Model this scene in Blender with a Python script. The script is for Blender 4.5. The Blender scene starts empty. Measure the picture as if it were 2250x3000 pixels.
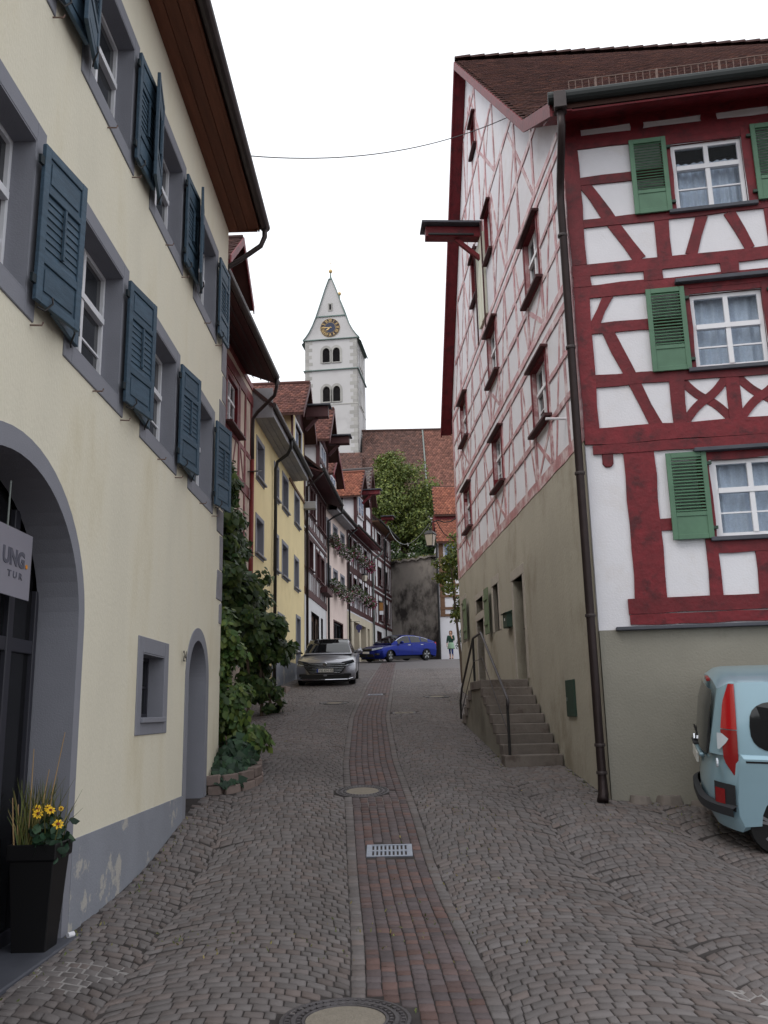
import bpy, bmesh, math, random
import numpy as np
from mathutils import Vector, Matrix

# ------------------------------------------------------------------ camera, sky, sun, exposure
scene = bpy.context.scene
E = 1.75                      # eye height above the street at the camera
rad = math.radians
cam_data = bpy.data.cameras.new('camera')
cam_data.sensor_fit = 'VERTICAL'
cam_data.sensor_height = 36.0
cam_data.lens = 2560.0 / 3000.0 * 36.0
cam_data.clip_start = 0.05
cam_data.clip_end = 2000.0
camera = bpy.data.objects.new('camera', cam_data)
scene.collection.objects.link(camera)
_pi, _ro = rad(12.8), rad(-1.24)
_w = Vector((0, math.cos(_pi), math.sin(_pi)))
_u0 = Vector((0, -math.sin(_pi), math.cos(_pi)))
_r = Vector((1, 0, 0)) * math.cos(_ro) + _u0 * math.sin(_ro)
_u = -Vector((1, 0, 0)) * math.sin(_ro) + _u0 * math.cos(_ro)
camera.matrix_world = Matrix(((_r.x, _u.x, -_w.x, 0), (_r.y, _u.y, -_w.y, 0), (_r.z, _u.z, -_w.z, E), (0, 0, 0, 1)))
scene.camera = camera
SUN_EL, SUN_AZ = 50.0, 232.0      # elevation; azimuth clockwise from the street direction (+y)
world = bpy.data.worlds.new('World')
scene.world = world
world.use_nodes = True
_nt = world.node_tree
_nt.nodes.clear()
_out = _nt.nodes.new('ShaderNodeOutputWorld')
_bg = _nt.nodes.new('ShaderNodeBackground')
_sky = _nt.nodes.new('ShaderNodeTexSky')
_sky.sky_type = 'NISHITA'
_sky.sun_disc = False
_sky.sun_elevation = rad(SUN_EL)
_sky.sun_rotation = rad(SUN_AZ)
_sky.air_density = 1.0
_sky.dust_density = 4.0
_mix = _nt.nodes.new('ShaderNodeMix')
_mix.data_type = 'RGBA'
_mix.inputs['Factor'].default_value = 0.88          # closed bright cloud cover over the clear sky
_mix.inputs['B'].default_value = (13.2, 13.5, 14.0, 1)
_nt.links.new(_sky.outputs['Color'], _mix.inputs['A'])
_nt.links.new(_mix.outputs['Result'], _bg.inputs['Color'])
_bg.inputs['Strength'].default_value = 0.115
_nt.links.new(_bg.outputs['Background'], _out.inputs['Surface'])
sun_data = bpy.data.lights.new('sun', 'SUN')
sun_data.energy = 1.1
sun_data.angle = rad(25)
sun_data.color = (1.0, 0.96, 0.9)
sun = bpy.data.objects.new('sun', sun_data)
scene.collection.objects.link(sun)
_d = Vector((math.sin(rad(SUN_AZ)) * math.cos(rad(SUN_EL)), math.cos(rad(SUN_AZ)) * math.cos(rad(SUN_EL)), math.sin(rad(SUN_EL))))
sun.rotation_euler = _d.to_track_quat('Z', 'Y').to_euler()
sun.location = _d * 60
scene.view_settings.view_transform = 'Standard'
scene.view_settings.look = 'None'
scene.view_settings.exposure = -0.05
scene.view_settings.gamma = 1.0
scene.view_settings.use_curve_mapping = False
scene.cycles.use_denoising = True
scene.cycles.max_bounces = 8
scene.cycles.transparent_max_bounces = 12

# ------------------------------------------------------------------ helpers
rng = random.Random(7)
nrg = np.random.default_rng(11)
COL = scene.collection

def lin(c):
    c = c / 255.0
    return c / 12.92 if c <= 0.04045 else ((c + 0.055) / 1.055) ** 2.4

def S(r, g, b):
    return (lin(r), lin(g), lin(b), 1.0)

MATS = {}

def mat(name, col, rough=0.8, var=0.12, vscale=2.0, bump=0.0, bscale=60.0, metal=0.0, spec=0.4, rand=0.0, tone=0.0, tcol=None, stain=None, stain_scale=0.8, stain_lo=0.52, stain_hi=0.66, stretch=None, coat=0.0):
    """procedural principled material: large and fine noise, optional per-object and per-face tone, stains"""
    m = bpy.data.materials.new(name)
    m.use_nodes = True
    nt = m.node_tree
    n, l = nt.nodes, nt.links
    p = n['Principled BSDF']
    p.inputs['Roughness'].default_value = rough
    p.inputs['Metallic'].default_value = metal
    p.inputs['Specular IOR Level'].default_value = spec
    p.inputs['Coat Weight'].default_value = coat
    tc = n.new('ShaderNodeTexCoord')
    src = tc.outputs['Object']
    if stretch:
        mp = n.new('ShaderNodeMapping')
        mp.inputs['Scale'].default_value = stretch
        l.new(src, mp.inputs['Vector'])
        src = mp.outputs['Vector']
    cur = None
    rgb = n.new('ShaderNodeRGB')
    rgb.outputs[0].default_value = col
    cur = rgb.outputs[0]

    def mul(fac_socket, lo, hi, cur):
        mr = n.new('ShaderNodeMapRange')
        mr.inputs['From Min'].default_value = 0.25
        mr.inputs['From Max'].default_value = 0.75
        mr.inputs['To Min'].default_value = lo
        mr.inputs['To Max'].default_value = hi
        l.new(fac_socket, mr.inputs['Value'])
        mx = n.new('ShaderNodeMix')
        mx.data_type = 'RGBA'
        mx.blend_type = 'MULTIPLY'
        mx.inputs['Factor'].default_value = 1.0
        l.new(cur, mx.inputs['A'])
        l.new(mr.outputs['Result'], mx.inputs['B'])
        return mx.outputs['Result']
    if tone and tcol:
        at = n.new('ShaderNodeAttribute')
        at.attribute_name = 'hue'
        mx = n.new('ShaderNodeMix')
        mx.data_type = 'RGBA'
        l.new(at.outputs['Fac'], mx.inputs['Factor'])
        l.new(cur, mx.inputs['A'])
        mx.inputs['B'].default_value = tcol
        cur = mx.outputs['Result']
    if var:
        nz = n.new('ShaderNodeTexNoise')
        nz.inputs['Scale'].default_value = vscale
        nz.inputs['Detail'].default_value = 6.0
        nz.inputs['Roughness'].default_value = 0.62
        l.new(src, nz.inputs['Vector'])
        cur = mul(nz.outputs['Fac'], 1 - var, 1 + var, cur)
    if tone:
        at = n.new('ShaderNodeAttribute')
        at.attribute_name = 'tone'
        cur = mul(at.outputs['Fac'], 1 - tone, 1 + tone, cur)
    if rand:
        oi = n.new('ShaderNodeObjectInfo')
        cur = mul(oi.outputs['Random'], 1 - rand, 1 + rand, cur)
    if stain:
        nz = n.new('ShaderNodeTexNoise')
        nz.inputs['Scale'].default_value = stain_scale
        nz.inputs['Detail'].default_value = 8.0
        nz.inputs['Roughness'].default_value = 0.65
        l.new(src, nz.inputs['Vector'])
        mr = n.new('ShaderNodeMapRange')
        mr.interpolation_type = 'SMOOTHSTEP'
        mr.inputs['From Min'].default_value = stain_lo
        mr.inputs['From Max'].default_value = stain_hi
        l.new(nz.outputs['Fac'], mr.inputs['Value'])
        mx = n.new('ShaderNodeMix')
        mx.data_type = 'RGBA'
        l.new(mr.outputs['Result'], mx.inputs['Factor'])
        l.new(cur, mx.inputs['A'])
        mx.inputs['B'].default_value = stain
        cur = mx.outputs['Result']
    l.new(cur, p.inputs['Base Color'])
    if bump:
        nz = n.new('ShaderNodeTexNoise')
        nz.inputs['Scale'].default_value = bscale
        nz.inputs['Detail'].default_value = 4.0
        l.new(src, nz.inputs['Vector'])
        b = n.new('ShaderNodeBump')
        b.inputs['Strength'].default_value = bump
        b.inputs['Distance'].default_value = 0.01
        l.new(nz.outputs['Fac'], b.inputs['Height'])
        l.new(b.outputs['Normal'], p.inputs['Normal'])
    MATS[name] = m
    return m

def glass_mat(name, tint=(0.02, 0.022, 0.025, 1), transp=0.0, rough=0.04):
    m = bpy.data.materials.new(name)
    m.use_nodes = True
    nt = m.node_tree
    p = nt.nodes['Principled BSDF']
    p.inputs['Base Color'].default_value = tint
    p.inputs['Roughness'].default_value = rough
    p.inputs['Specular IOR Level'].default_value = 0.6
    tc = nt.nodes.new('ShaderNodeTexCoord')
    nz = nt.nodes.new('ShaderNodeTexNoise')
    nz.inputs['Scale'].default_value = 1.3
    b = nt.nodes.new('ShaderNodeBump')
    b.inputs['Strength'].default_value = 0.12
    b.inputs['Distance'].default_value = 0.02
    nt.links.new(tc.outputs['Object'], nz.inputs['Vector'])
    nt.links.new(nz.outputs['Fac'], b.inputs['Height'])
    nt.links.new(b.outputs['Normal'], p.inputs['Normal'])
    if transp:
        tr = nt.nodes.new('ShaderNodeBsdfTransparent')
        tr.inputs['Color'].default_value = (0.9, 0.93, 0.95, 1)
        mx = nt.nodes.new('ShaderNodeMixShader')
        mx.inputs['Fac'].default_value = transp
        nt.links.new(p.outputs['BSDF'], mx.inputs[1])
        nt.links.new(tr.outputs['BSDF'], mx.inputs[2])
        nt.links.new(mx.outputs['Shader'], nt.nodes['Material Output'].inputs['Surface'])
    MATS[name] = m
    return m

class MB:
    """collects boxes, bars, prisms and tubes; build() links them as one mesh object"""
    def __init__(s):
        s.v = []
        s.f = []
    def add(s, vs, fs):
        o = len(s.v)
        s.v.extend([tuple(a) for a in vs])
        s.f.extend([tuple(i + o for i in f) for f in fs])
        return s
    def box(s, x0, x1, y0, y1, z0, z1):
        vs = [(x0, y0, z0), (x1, y0, z0), (x1, y1, z0), (x0, y1, z0), (x0, y0, z1), (x1, y0, z1), (x1, y1, z1), (x0, y1, z1)]
        return s.add(vs, [(0, 3, 2, 1), (4, 5, 6, 7), (0, 1, 5, 4), (1, 2, 6, 5), (2, 3, 7, 6), (3, 0, 4, 7)])
    def prism(s, poly, off):
        n = len(poly)
        off = Vector(off)
        vs = [tuple(Vector(p)) for p in poly] + [tuple(Vector(p) + off) for p in poly]
        fs = [tuple(range(n - 1, -1, -1)), tuple(range(n, 2 * n))] + [(i, (i + 1) % n, (i + 1) % n + n, i + n) for i in range(n)]
        return s.add(vs, fs)
    def bar(s, p, q, w, t, side):
        """box from p to q, width w along `side`, thickness t along the third axis"""
        p, q = Vector(p), Vector(q)
        a = (q - p).normalized()
        side = Vector(side)
        side = (side - a * side.dot(a)).normalized()
        n = a.cross(side)
        vs = []
        for c in (p, q):
            for i, j in ((-1, -1), (1, -1), (1, 1), (-1, 1)):
                vs.append(c + side * (w / 2 * i) + n * (t / 2 * j))
        return s.add(vs, [(0, 3, 2, 1), (4, 5, 6, 7), (0, 1, 5, 4), (1, 2, 6, 5), (2, 3, 7, 6), (3, 0, 4, 7)])
    def tube(s, path, r, n=8, cap=True):
        path = [Vector(p) for p in path]
        rs = r if isinstance(r, (list, tuple)) else [r] * len(path)
        o = len(s.v)
        prev = None
        for i, p in enumerate(path):
            a = (path[min(i + 1, len(path) - 1)] - path[max(i - 1, 0)]).normalized()
            if prev is None:
                ref = Vector((0, 0, 1)) if abs(a.z) < 0.9 else Vector((1, 0, 0))
                u = a.cross(ref).normalized()
            else:
                u = (prev - a * prev.dot(a)).normalized()
            prev = u
            w = a.cross(u)
            for k in range(n):
                t = 2 * math.pi * k / n
                s.v.append(tuple(p + u * (math.cos(t) * rs[i]) + w * (math.sin(t) * rs[i])))
        for i in range(len(path) - 1):
            for k in range(n):
                k2 = (k + 1) % n
                s.f.append((o + i * n + k, o + i * n + k2, o + (i + 1) * n + k2, o + (i + 1) * n + k))
        if cap:
            s.f.append(tuple(o + k for k in range(n - 1, -1, -1)))
            s.f.append(tuple(o + (len(path) - 1) * n + k for k in range(n)))
        return s
    def lathe(s, prof, c, n=16, axis='z'):
        """profile of (radius, height) turned about an axis through c"""
        o = len(s.v)
        for r, h in prof:
            for k in range(n):
                t = 2 * math.pi * k / n
                a, b = r * math.cos(t), r * math.sin(t)
                d = {'z': (a, b, h), 'y': (a, h, b), 'x': (h, a, b)}[axis]
                s.v.append((c[0] + d[0], c[1] + d[1], c[2] + d[2]))
        for i in range(len(prof) - 1):
            for k in range(n):
                k2 = (k + 1) % n
                s.f.append((o + i * n + k, o + i * n + k2, o + (i + 1) * n + k2, o + (i + 1) * n + k))
        s.f.append(tuple(o + k for k in range(n - 1, -1, -1)))
        s.f.append(tuple(o + (len(prof) - 1) * n + k for k in range(n)))
        return s
    def build(s, name, m, parent=None, smooth=False, bevel=0.0, kind=None, label=None, seg=1):
        me = bpy.data.meshes.new(name)
        me.from_pydata(s.v, [], s.f)
        bm = bmesh.new()
        bm.from_mesh(me)
        bmesh.ops.recalc_face_normals(bm, faces=bm.faces)
        bm.to_mesh(me)
        bm.free()
        if smooth:
            me.polygons.foreach_set('use_smooth', [True] * len(me.polygons))
        return link(name, me, m, parent, bevel, kind, label, seg)

def link(name, me, m, parent=None, bevel=0.0, kind=None, label=None, seg=1):
    o = bpy.data.objects.new(name, me)
    COL.objects.link(o)
    if m is not None:
        me.materials.clear()
        me.materials.append(MATS[m] if isinstance(m, str) else m)
    if parent is not None:
        o.parent = parent
    if bevel:
        b = o.modifiers.new('bevel', 'BEVEL')
        b.width = bevel
        b.segments = seg
        b.limit_method = 'ANGLE'
        b.angle_limit = rad(40)
    if kind:
        o['kind'] = kind
    if label:
        o['label'] = label
    return o

def tag(o, label, cat, group=None, kind=None):
    o['label'] = label
    o['category'] = cat
    if group:
        o['group'] = group
    if kind:
        o['kind'] = kind
    return o

def empty(name, loc, rz=0.0, label=None, cat=None, group=None):
    o = bpy.data.objects.new(name, None)
    COL.objects.link(o)
    o.empty_display_size = 0.3
    o.location = loc
    o.rotation_euler = (0, 0, rz)
    if label:
        tag(o, label, cat, group)
    return o

def np_mesh(name, verts, faces, tone=None, hue=None):
    """fast mesh from numpy verts (N,3) and faces (M,k); per-face tone / hue attributes"""
    me = bpy.data.meshes.new(name)
    nv, nf, k = len(verts), len(faces), faces.shape[1]
    me.vertices.add(nv)
    me.vertices.foreach_set('co', np.asarray(verts, np.float32).ravel())
    me.loops.add(nf * k)
    me.loops.foreach_set('vertex_index', np.asarray(faces, np.int32).ravel())
    me.polygons.add(nf)
    me.polygons.foreach_set('loop_start', np.arange(0, nf * k, k, dtype=np.int32))
    me.update(calc_edges=True)
    for nm, arr in (('tone', tone), ('hue', hue)):
        if arr is not None:
            a = me.attributes.new(nm, 'FLOAT', 'FACE')
            a.data.foreach_set('value', np.asarray(arr, np.float32))
    return me

class Fac:
    """a facade frame: s along the wall, d outwards, z above the eye level"""
    def __init__(f, name, x, y, az, o, base, label, cat='house', group=None):
        f.o = o
        f.b = base
        f.x, f.y, f.az = x, y, rad(az)
        f.root = empty(name, (x, y, E + base), math.pi / 2 - rad(az), label, cat, group)
    def p(f, s, d, z):
        return (s, f.o * d, z - f.b)
    def w(f, s, d, z):
        """world point of a facade point"""
        t = (math.sin(f.az), math.cos(f.az))
        n = (-math.cos(f.az) * f.o, math.sin(f.az) * f.o)
        return Vector((f.x + s * t[0] + d * n[0], f.y + s * t[1] + d * n[1], z + E))
    def box(f, mb, s0, s1, d0, d1, z0, z1):
        vs = [f.p(s, d, z) for z in (z0, z1) for s, d in ((s0, d0), (s1, d0), (s1, d1), (s0, d1))]
        return mb.add(vs, [(0, 3, 2, 1), (4, 5, 6, 7), (0, 1, 5, 4), (1, 2, 6, 5), (2, 3, 7, 6), (3, 0, 4, 7)])
    def poly(f, mb, pts, d0, d1):
        """polygon of (s,z) points from depth d0 to d1"""
        return mb.prism([f.p(s, d0, z) for s, z in pts], Vector(f.p(0, d1, 0)) - Vector(f.p(0, d0, 0)))
    def gable(f, mb, s0, s1, z0, line, holes, d=0.0, rev=0.25):
        """sheet from z0 up to a roof line [(s,z)..], with rectangular holes and reveals"""
        lx, lz = [p[0] for p in line], [p[1] for p in line]
        ss = sorted({s0, s1} | {h[0] for h in holes} | {h[1] for h in holes} | {x for x in lx if s0 < x < s1})
        for a, b in zip(ss[:-1], ss[1:]):
            ta, tb = float(np.interp(a, lx, lz)), float(np.interp(b, lx, lz))
            hs = sorted([h for h in holes if h[0] < (a + b) / 2 < h[1]], key=lambda h: h[2])
            z = z0
            for h in hs:
                mb.add([f.p(a, d, z), f.p(b, d, z), f.p(b, d, h[2]), f.p(a, d, h[2])], [(0, 1, 2, 3)])
                z = h[3]
            mb.add([f.p(a, d, z), f.p(b, d, z), f.p(b, d, tb), f.p(a, d, ta)], [(0, 1, 2, 3)])
        for a, b, c, e in holes:
            q = [(a, c), (b, c), (b, e), (a, e)]
            for k in range(4):
                (sa, za), (sb, zb) = q[k], q[(k + 1) % 4]
                mb.add([f.p(sa, d, za), f.p(sb, d, zb), f.p(sb, d - rev, zb), f.p(sa, d - rev, za)], [(0, 1, 2, 3)])
        return mb
    def wall(f, mb, s0, s1, z0, z1, holes, d=0.0, rev=0.3, back=False):
        """sheet with rectangular holes (sa,sb,za,zb) and their reveals"""
        ss = sorted({s0, s1} | {h[0] for h in holes} | {h[1] for h in holes})
        zs = sorted({z0, z1} | {h[2] for h in holes} | {h[3] for h in holes})
        ss = [a for a in ss if s0 <= a <= s1]
        zs = [a for a in zs if z0 <= a <= z1]
        for i in range(len(ss) - 1):
            for j in range(len(zs) - 1):
                cs, cz = (ss[i] + ss[i + 1]) / 2, (zs[j] + zs[j + 1]) / 2
                if any(h[0] < cs < h[1] and h[2] < cz < h[3] for h in holes):
                    continue
                mb.add([f.p(ss[i], d, zs[j]), f.p(ss[i + 1], d, zs[j]), f.p(ss[i + 1], d, zs[j + 1]), f.p(ss[i], d, zs[j + 1])], [(0, 1, 2, 3)])
        for a, b, c, e in holes:
            r = rev
            q = [(a, c), (b, c), (b, e), (a, e)]
            for k in range(4):
                (sa, za), (sb, zb) = q[k], q[(k + 1) % 4]
                mb.add([f.p(sa, d, za), f.p(sb, d, zb), f.p(sb, d - r, zb), f.p(sa, d - r, za)], [(0, 1, 2, 3)])
        return mb
    def body(f, mb, s0, s1, z0, z1, depth):
        """side walls and back of the house block"""
        q = [(s0, 0), (s0, -depth), (s1, -depth), (s1, 0)]
        for k in range(3):
            (a, da), (b, db) = q[k], q[k + 1]
            mb.add([f.p(a, da, z0), f.p(b, db, z0), f.p(b, db, z1), f.p(a, da, z1)], [(0, 1, 2, 3)])
        mb.add([f.p(s0, 0, z1), f.p(s1, 0, z1), f.p(s1, -depth, z1), f.p(s0, -depth, z1)], [(0, 1, 2, 3)])
        return mb
    def beam(f, s0, z0, s1, z1, w=0.14, pr=0.02, m='timber', name='timber_beam', taper=0.0, parent=None):
        """one timber lying in the facade from (s0,z0) to (s1,z1), slightly uneven"""
        a = Vector((s1 - s0, z1 - z0))
        L = a.length
        a /= L
        n = Vector((-a.y, a.x))
        k = max(2, int(L / 0.35) + 1)
        up, lo = [], []
        for i in range(k + 1):
            t = i / k
            c = Vector((s0, z0)) + a * (L * t)
            ww = w / 2 * (1 + taper * (t - 0.5))
            up.append(c + n * (ww + rng.uniform(-0.011, 0.011)))
            lo.append(c - n * (ww + rng.uniform(-0.011, 0.011)))
        pr = pr + rng.uniform(0.0, 0.008)
        mb = MB()
        vs = []
        for d in (-0.05, pr):
            for i in range(k + 1):
                vs.append(f.p(lo[i].x, d, lo[i].y))
                vs.append(f.p(up[i].x, d, up[i].y))
        m2 = 2 * (k + 1)
        fs = []
        for i in range(k):
            b0 = 2 * i
            fs += [(m2 + b0, m2 + b0 + 2, m2 + b0 + 3, m2 + b0 + 1), (b0, b0 + 2, m2 + b0 + 2, m2 + b0), (b0 + 1, m2 + b0 + 1, m2 + b0 + 3, b0 + 3)]
        fs += [(0, m2, m2 + 1, 1), (2 * k, 2 * k + 1, m2 + 2 * k + 1, m2 + 2 * k)]
        mb.add(vs, fs)
        return mb.build(name, m, parent or f.root)
    def curve_beam(f, pts, w=0.12, pr=0.02, m='timber', name='timber_beam'):
        mb = MB()
        n = len(pts)
        vs = []
        for d in (-0.05, pr):
            for i, (s, z) in enumerate(pts):
                a = Vector(pts[min(i + 1, n - 1)]) - Vector(pts[max(i - 1, 0)])
                a.normalize()
                nn = Vector((-a.y, a.x)) * (w / 2)
                vs += [f.p(s - nn.x, d, z - nn.y), f.p(s + nn.x, d, z + nn.y)]
        m2 = 2 * n
        fs = []
        for i in range(n - 1):
            b0 = 2 * i
            fs += [(m2 + b0, m2 + b0 + 2, m2 + b0 + 3, m2 + b0 + 1), (b0, b0 + 2, m2 + b0 + 2, m2 + b0), (b0 + 1, m2 + b0 + 1, m2 + b0 + 3, b0 + 3)]
        mb.add(vs, fs)
        return mb.build(name, m, f.root)
    def window(f, s0, s1, z0, z1, rec=0.12, fw=0.06, frame='white_paint', cols=2, transom=None, bars=1, glass='dark_glass', surround=None, sw=0.14, spr=0.015, sill=None, sill_ext=0.08, sill_d=0.12, lintel=None, curtain=None, hood=None, box_back=True, rev_m=None, simple=False):
        """window part with frame; children: pane, glazing_bar, surround, sill"""
        mb = MB()
        zt = z0 + (z1 - z0) * transom if transom else None
        d0, d1 = -rec - 0.06, -rec
        f.box(mb, s0, s0 + fw, d0, d1, z0, z1)
        f.box(mb, s1 - fw, s1, d0, d1, z0, z1)
        f.box(mb, s0 + fw, s1 - fw, d0, d1, z0, z0 + fw)
        f.box(mb, s0 + fw, s1 - fw, d0, d1, z1 - fw, z1)
        cw = (s1 - s0 - 2 * fw) / cols
        for c in range(1, cols):
            f.box(mb, s0 + fw + c * cw - fw * 0.55, s0 + fw + c * cw + fw * 0.55, d0, d1 + 0.012, z0 + fw, z1 - fw)
        if zt:
            f.box(mb, s0 + fw, s1 - fw, d0, d1 + 0.024, zt - fw * 0.6, zt + fw * 0.6)
        w = mb.build('window', frame, f.root)
        rows = [(z0 + fw, zt - fw * 0.6), (zt + fw * 0.6, z1 - fw)] if zt else [(z0 + fw, z1 - fw)]
        for c in range(cols):
            a = s0 + fw + c * cw + (fw * 0.55 if c else 0)
            b = s0 + fw + (c + 1) * cw - (fw * 0.55 if c < cols - 1 else 0)
            for ri, (za, zb) in enumerate(rows):
                g = MB()
                f.box(g, a, b, d0 + 0.02, d0 + 0.026, za, zb)
                g.build('pane', glass, w)
                nb = bars if (ri == 0 or zb - za > 0.45) else 0
                if nb and not simple:
                    for k in range(nb):
                        zz = za + (zb - za) * (k + 1) / (nb + 1)
                        g = MB()
                        f.box(g, a, b, d0 + 0.01, d0 + 0.045, zz - 0.011, zz + 0.011)
                        g.build('glazing_bar', frame, w)
        if curtain:
            g = MB()
            n = 40
            ph = rng.uniform(0, 6)
            fq = rng.uniform(1.0, 1.6)
            for k in range(n):
                a = s0 + (s1 - s0) * k / n
                b = s0 + (s1 - s0) * (k + 1) / n
                da = -rec - 0.16 + 0.02 * math.sin(k * fq + ph) + 0.01 * math.sin(k * 0.47)
                db = -rec - 0.16 + 0.02 * math.sin((k + 1) * fq + ph) + 0.01 * math.sin((k + 1) * 0.47)
                g.add([f.p(a, da, z0), f.p(b, db, z0), f.p(b, db, z0 + (z1 - z0) * curtain), f.p(a, da, z0 + (z1 - z0) * curtain)], [(0, 1, 2, 3)])
            g.build('curtain', 'lace', w, smooth=True)
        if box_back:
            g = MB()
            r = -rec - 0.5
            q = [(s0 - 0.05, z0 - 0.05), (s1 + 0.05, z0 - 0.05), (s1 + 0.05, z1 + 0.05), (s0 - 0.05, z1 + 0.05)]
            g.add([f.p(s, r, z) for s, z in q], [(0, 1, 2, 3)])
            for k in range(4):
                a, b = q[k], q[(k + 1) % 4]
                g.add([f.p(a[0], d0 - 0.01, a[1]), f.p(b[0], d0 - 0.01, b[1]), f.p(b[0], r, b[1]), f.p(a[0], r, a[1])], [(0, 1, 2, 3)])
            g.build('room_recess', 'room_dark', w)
        if surround:
            g = MB()
            f.box(g, s0 - sw, s0, -rec * 0.0 - 0.03, spr, z0 - sw, z1 + sw)
            f.box(g, s1, s1 + sw, -0.03, spr, z0 - sw, z1 + sw)
            f.box(g, s0, s1, -0.03, spr, z0 - sw, z0)
            f.box(g, s0, s1, -0.03, spr, z1, z1 + sw)
            g.build('surround', surround, w, bevel=0.006)
        if rev_m:
            g = MB()
            t = 0.012
            f.box(g, s0, s0 + t, d0, spr - 0.004, z0, z1)
            f.box(g, s1 - t, s1, d0, spr - 0.004, z0, z1)
            f.box(g, s0 + t, s1 - t, d0, spr - 0.004, z0, z0 + t)
            f.box(g, s0 + t, s1 - t, d0, spr - 0.004, z1 - t, z1)
            g.build('reveal', rev_m, w)
        if sill:
            g = MB()
            f.box(g, s0 - sill_ext, s1 + sill_ext, -0.04, sill_d, z0 - 0.06, z0 - 0.003)
            g.build('sill', sill, w, bevel=0.006)
        if hood:
            g = MB()
            f.box(g, s0 - sill_ext, s1 + sill_ext, -0.04, sill_d, z1 + 0.03, z1 + 0.075)
            g.build('hood', hood, w, bevel=0.005)
        return w

class SubFac(Fac):
    """another facade of the same house: points come out in the house's own frame"""
    def __init__(f, main, x, y, az, o):
        f.o, f.b, f.x, f.y, f.az, f.root = o, main.b, x, y, rad(az), main.root
        f.inv = (Matrix.Translation((main.x, main.y, E + main.b)) @ Matrix.Rotation(math.pi / 2 - main.az, 4, 'Z')).inverted()
    def p(f, s, d, z):
        return tuple(f.inv @ f.w(s, d, z))

def tiles(name, O, U, V, W, L, parent, m='tile_brown', tw=0.18, ex=0.16, th=0.016, jit=0.006, skew=None):
    """plain clay tiles laid on a slope: origin O, U along the eave, V up the slope; one joined part"""
    O, U, V = np.array(O, float), np.array(U, float), np.array(V, float)
    U /= np.linalg.norm(U)
    V /= np.linalg.norm(V)
    N = np.cross(U, V)
    if N[2] < 0:
        N = -N
    nr, nc = int(L / ex), int(W / tw)
    r, c = np.meshgrid(np.arange(nr), np.arange(nc), indexing='ij')
    r, c = r.ravel(), c.ravel()
    n = len(r)
    a = (c + 0.5 * (r % 2)) * tw + nrg.uniform(-jit, jit, n) * 0.5
    keep = a + tw <= W + tw * 0.3
    r, c, a = r[keep], c[keep], a[keep]
    n = len(r)
    b = r * ex + nrg.uniform(-jit, jit, n)
    h = nrg.uniform(0, 0.006, n)
    g = 0.006
    # tile outline: rounded lower end
    tu = np.array([g, tw * 0.28, tw * 0.72, tw - g, tw - g, g])
    tv = np.array([0.03, 0.0, 0.0, 0.03, ex * 1.15, ex * 1.15])
    top = np.array([0.022, 0.022, 0.022, 0.022, 0.002, 0.002]) + th * 0
    P = O + (a[:, None] + tu)[..., None] * U + (b[:, None] + tv)[..., None] * V + (h[:, None] + top + 0.004)[..., None] * N
    if skew is not None:
        k_ = ((a[:, None] + tu) / W) * ((b[:, None] + tv) / L)
        P = P + k_[..., None] * np.array(skew, float)
    Q = P - N * th * np.array([1, 1, 1, 1, 0.1, 0.1])[None, :, None]
    verts = np.concatenate([P, Q], 1).reshape(-1, 3)
    base = (np.arange(n) * 12)[:, None]
    fs = [(0, 1, 4, 5), (1, 2, 3, 4)]
    quads = [(0, 1, 4, 5), (1, 2, 3, 4), (0, 6, 7, 1), (1, 7, 8, 2), (2, 8, 9, 3), (3, 9, 10, 4), (5, 11, 6, 0)]
    faces = np.concatenate([base + np.array(qd)[None, :] for qd in quads], 0)
    tone = np.tile(nrg.uniform(0.25, 0.75, n), len(quads))
    hue = np.tile(nrg.uniform(0, 1, n) ** 3, len(quads))
    me = np_mesh(name, verts, faces, tone, hue)
    return link(name, me, m, parent, kind='stuff')

LEAF = {
    'oval': np.array([(0, 0), (0.28, 0.3), (0.3, 0.62), (0, 1), (-0.3, 0.62), (-0.28, 0.3)]),
    'lobed': np.array([(0, 0), (0.5, 0.12), (0.34, 0.5), (0, 1), (-0.34, 0.5), (-0.5, 0.12)]),
    'thin': np.array([(0, 0), (0.14, 0.3), (0.14, 0.7), (0, 1), (-0.14, 0.7), (-0.14, 0.3)]),
}

def leaves(name, pts, nrm, size, m, parent=None, shape='oval', droop=0.5, spread=0.6, kind='stuff'):
    """leaf blades at points: two folded quads each; nrm = rough facing"""
    n = len(pts)
    nrm = nrm + nrg.normal(0, spread, (n, 3))
    nrm /= np.linalg.norm(nrm, axis=1)[:, None] + 1e-9
    ax = nrg.normal(0, 0.6, (n, 3)) + np.array([0, 0, -droop])
    ax -= nrm * np.sum(ax * nrm, 1)[:, None]
    ax /= np.linalg.norm(ax, axis=1)[:, None] + 1e-9
    sd = np.cross(nrm, ax)
    sz = size * nrg.uniform(0.6, 1.3, n)
    t = LEAF[shape]
    fold = np.abs(t[:, 0]) * 0.25
    P = pts[:, None, :] + sz[:, None, None] * (t[None, :, 0, None] * sd[:, None, :] + t[None, :, 1, None] * ax[:, None, :] - fold[None, :, None] * nrm[:, None, :])
    verts = P.reshape(-1, 3)
    base = (np.arange(n) * 6)[:, None]
    faces = np.concatenate([base + np.array(q)[None, :] for q in ((0, 1, 2, 3), (0, 3, 4, 5))], 0)
    tone = np.tile(nrg.uniform(0.25, 0.75, n), 2)
    hue = np.tile(nrg.uniform(0, 1, n) ** 2, 2)
    me = np_mesh(name, verts, faces, tone, hue)
    return link(name, me, m, parent, kind=kind)

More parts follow.
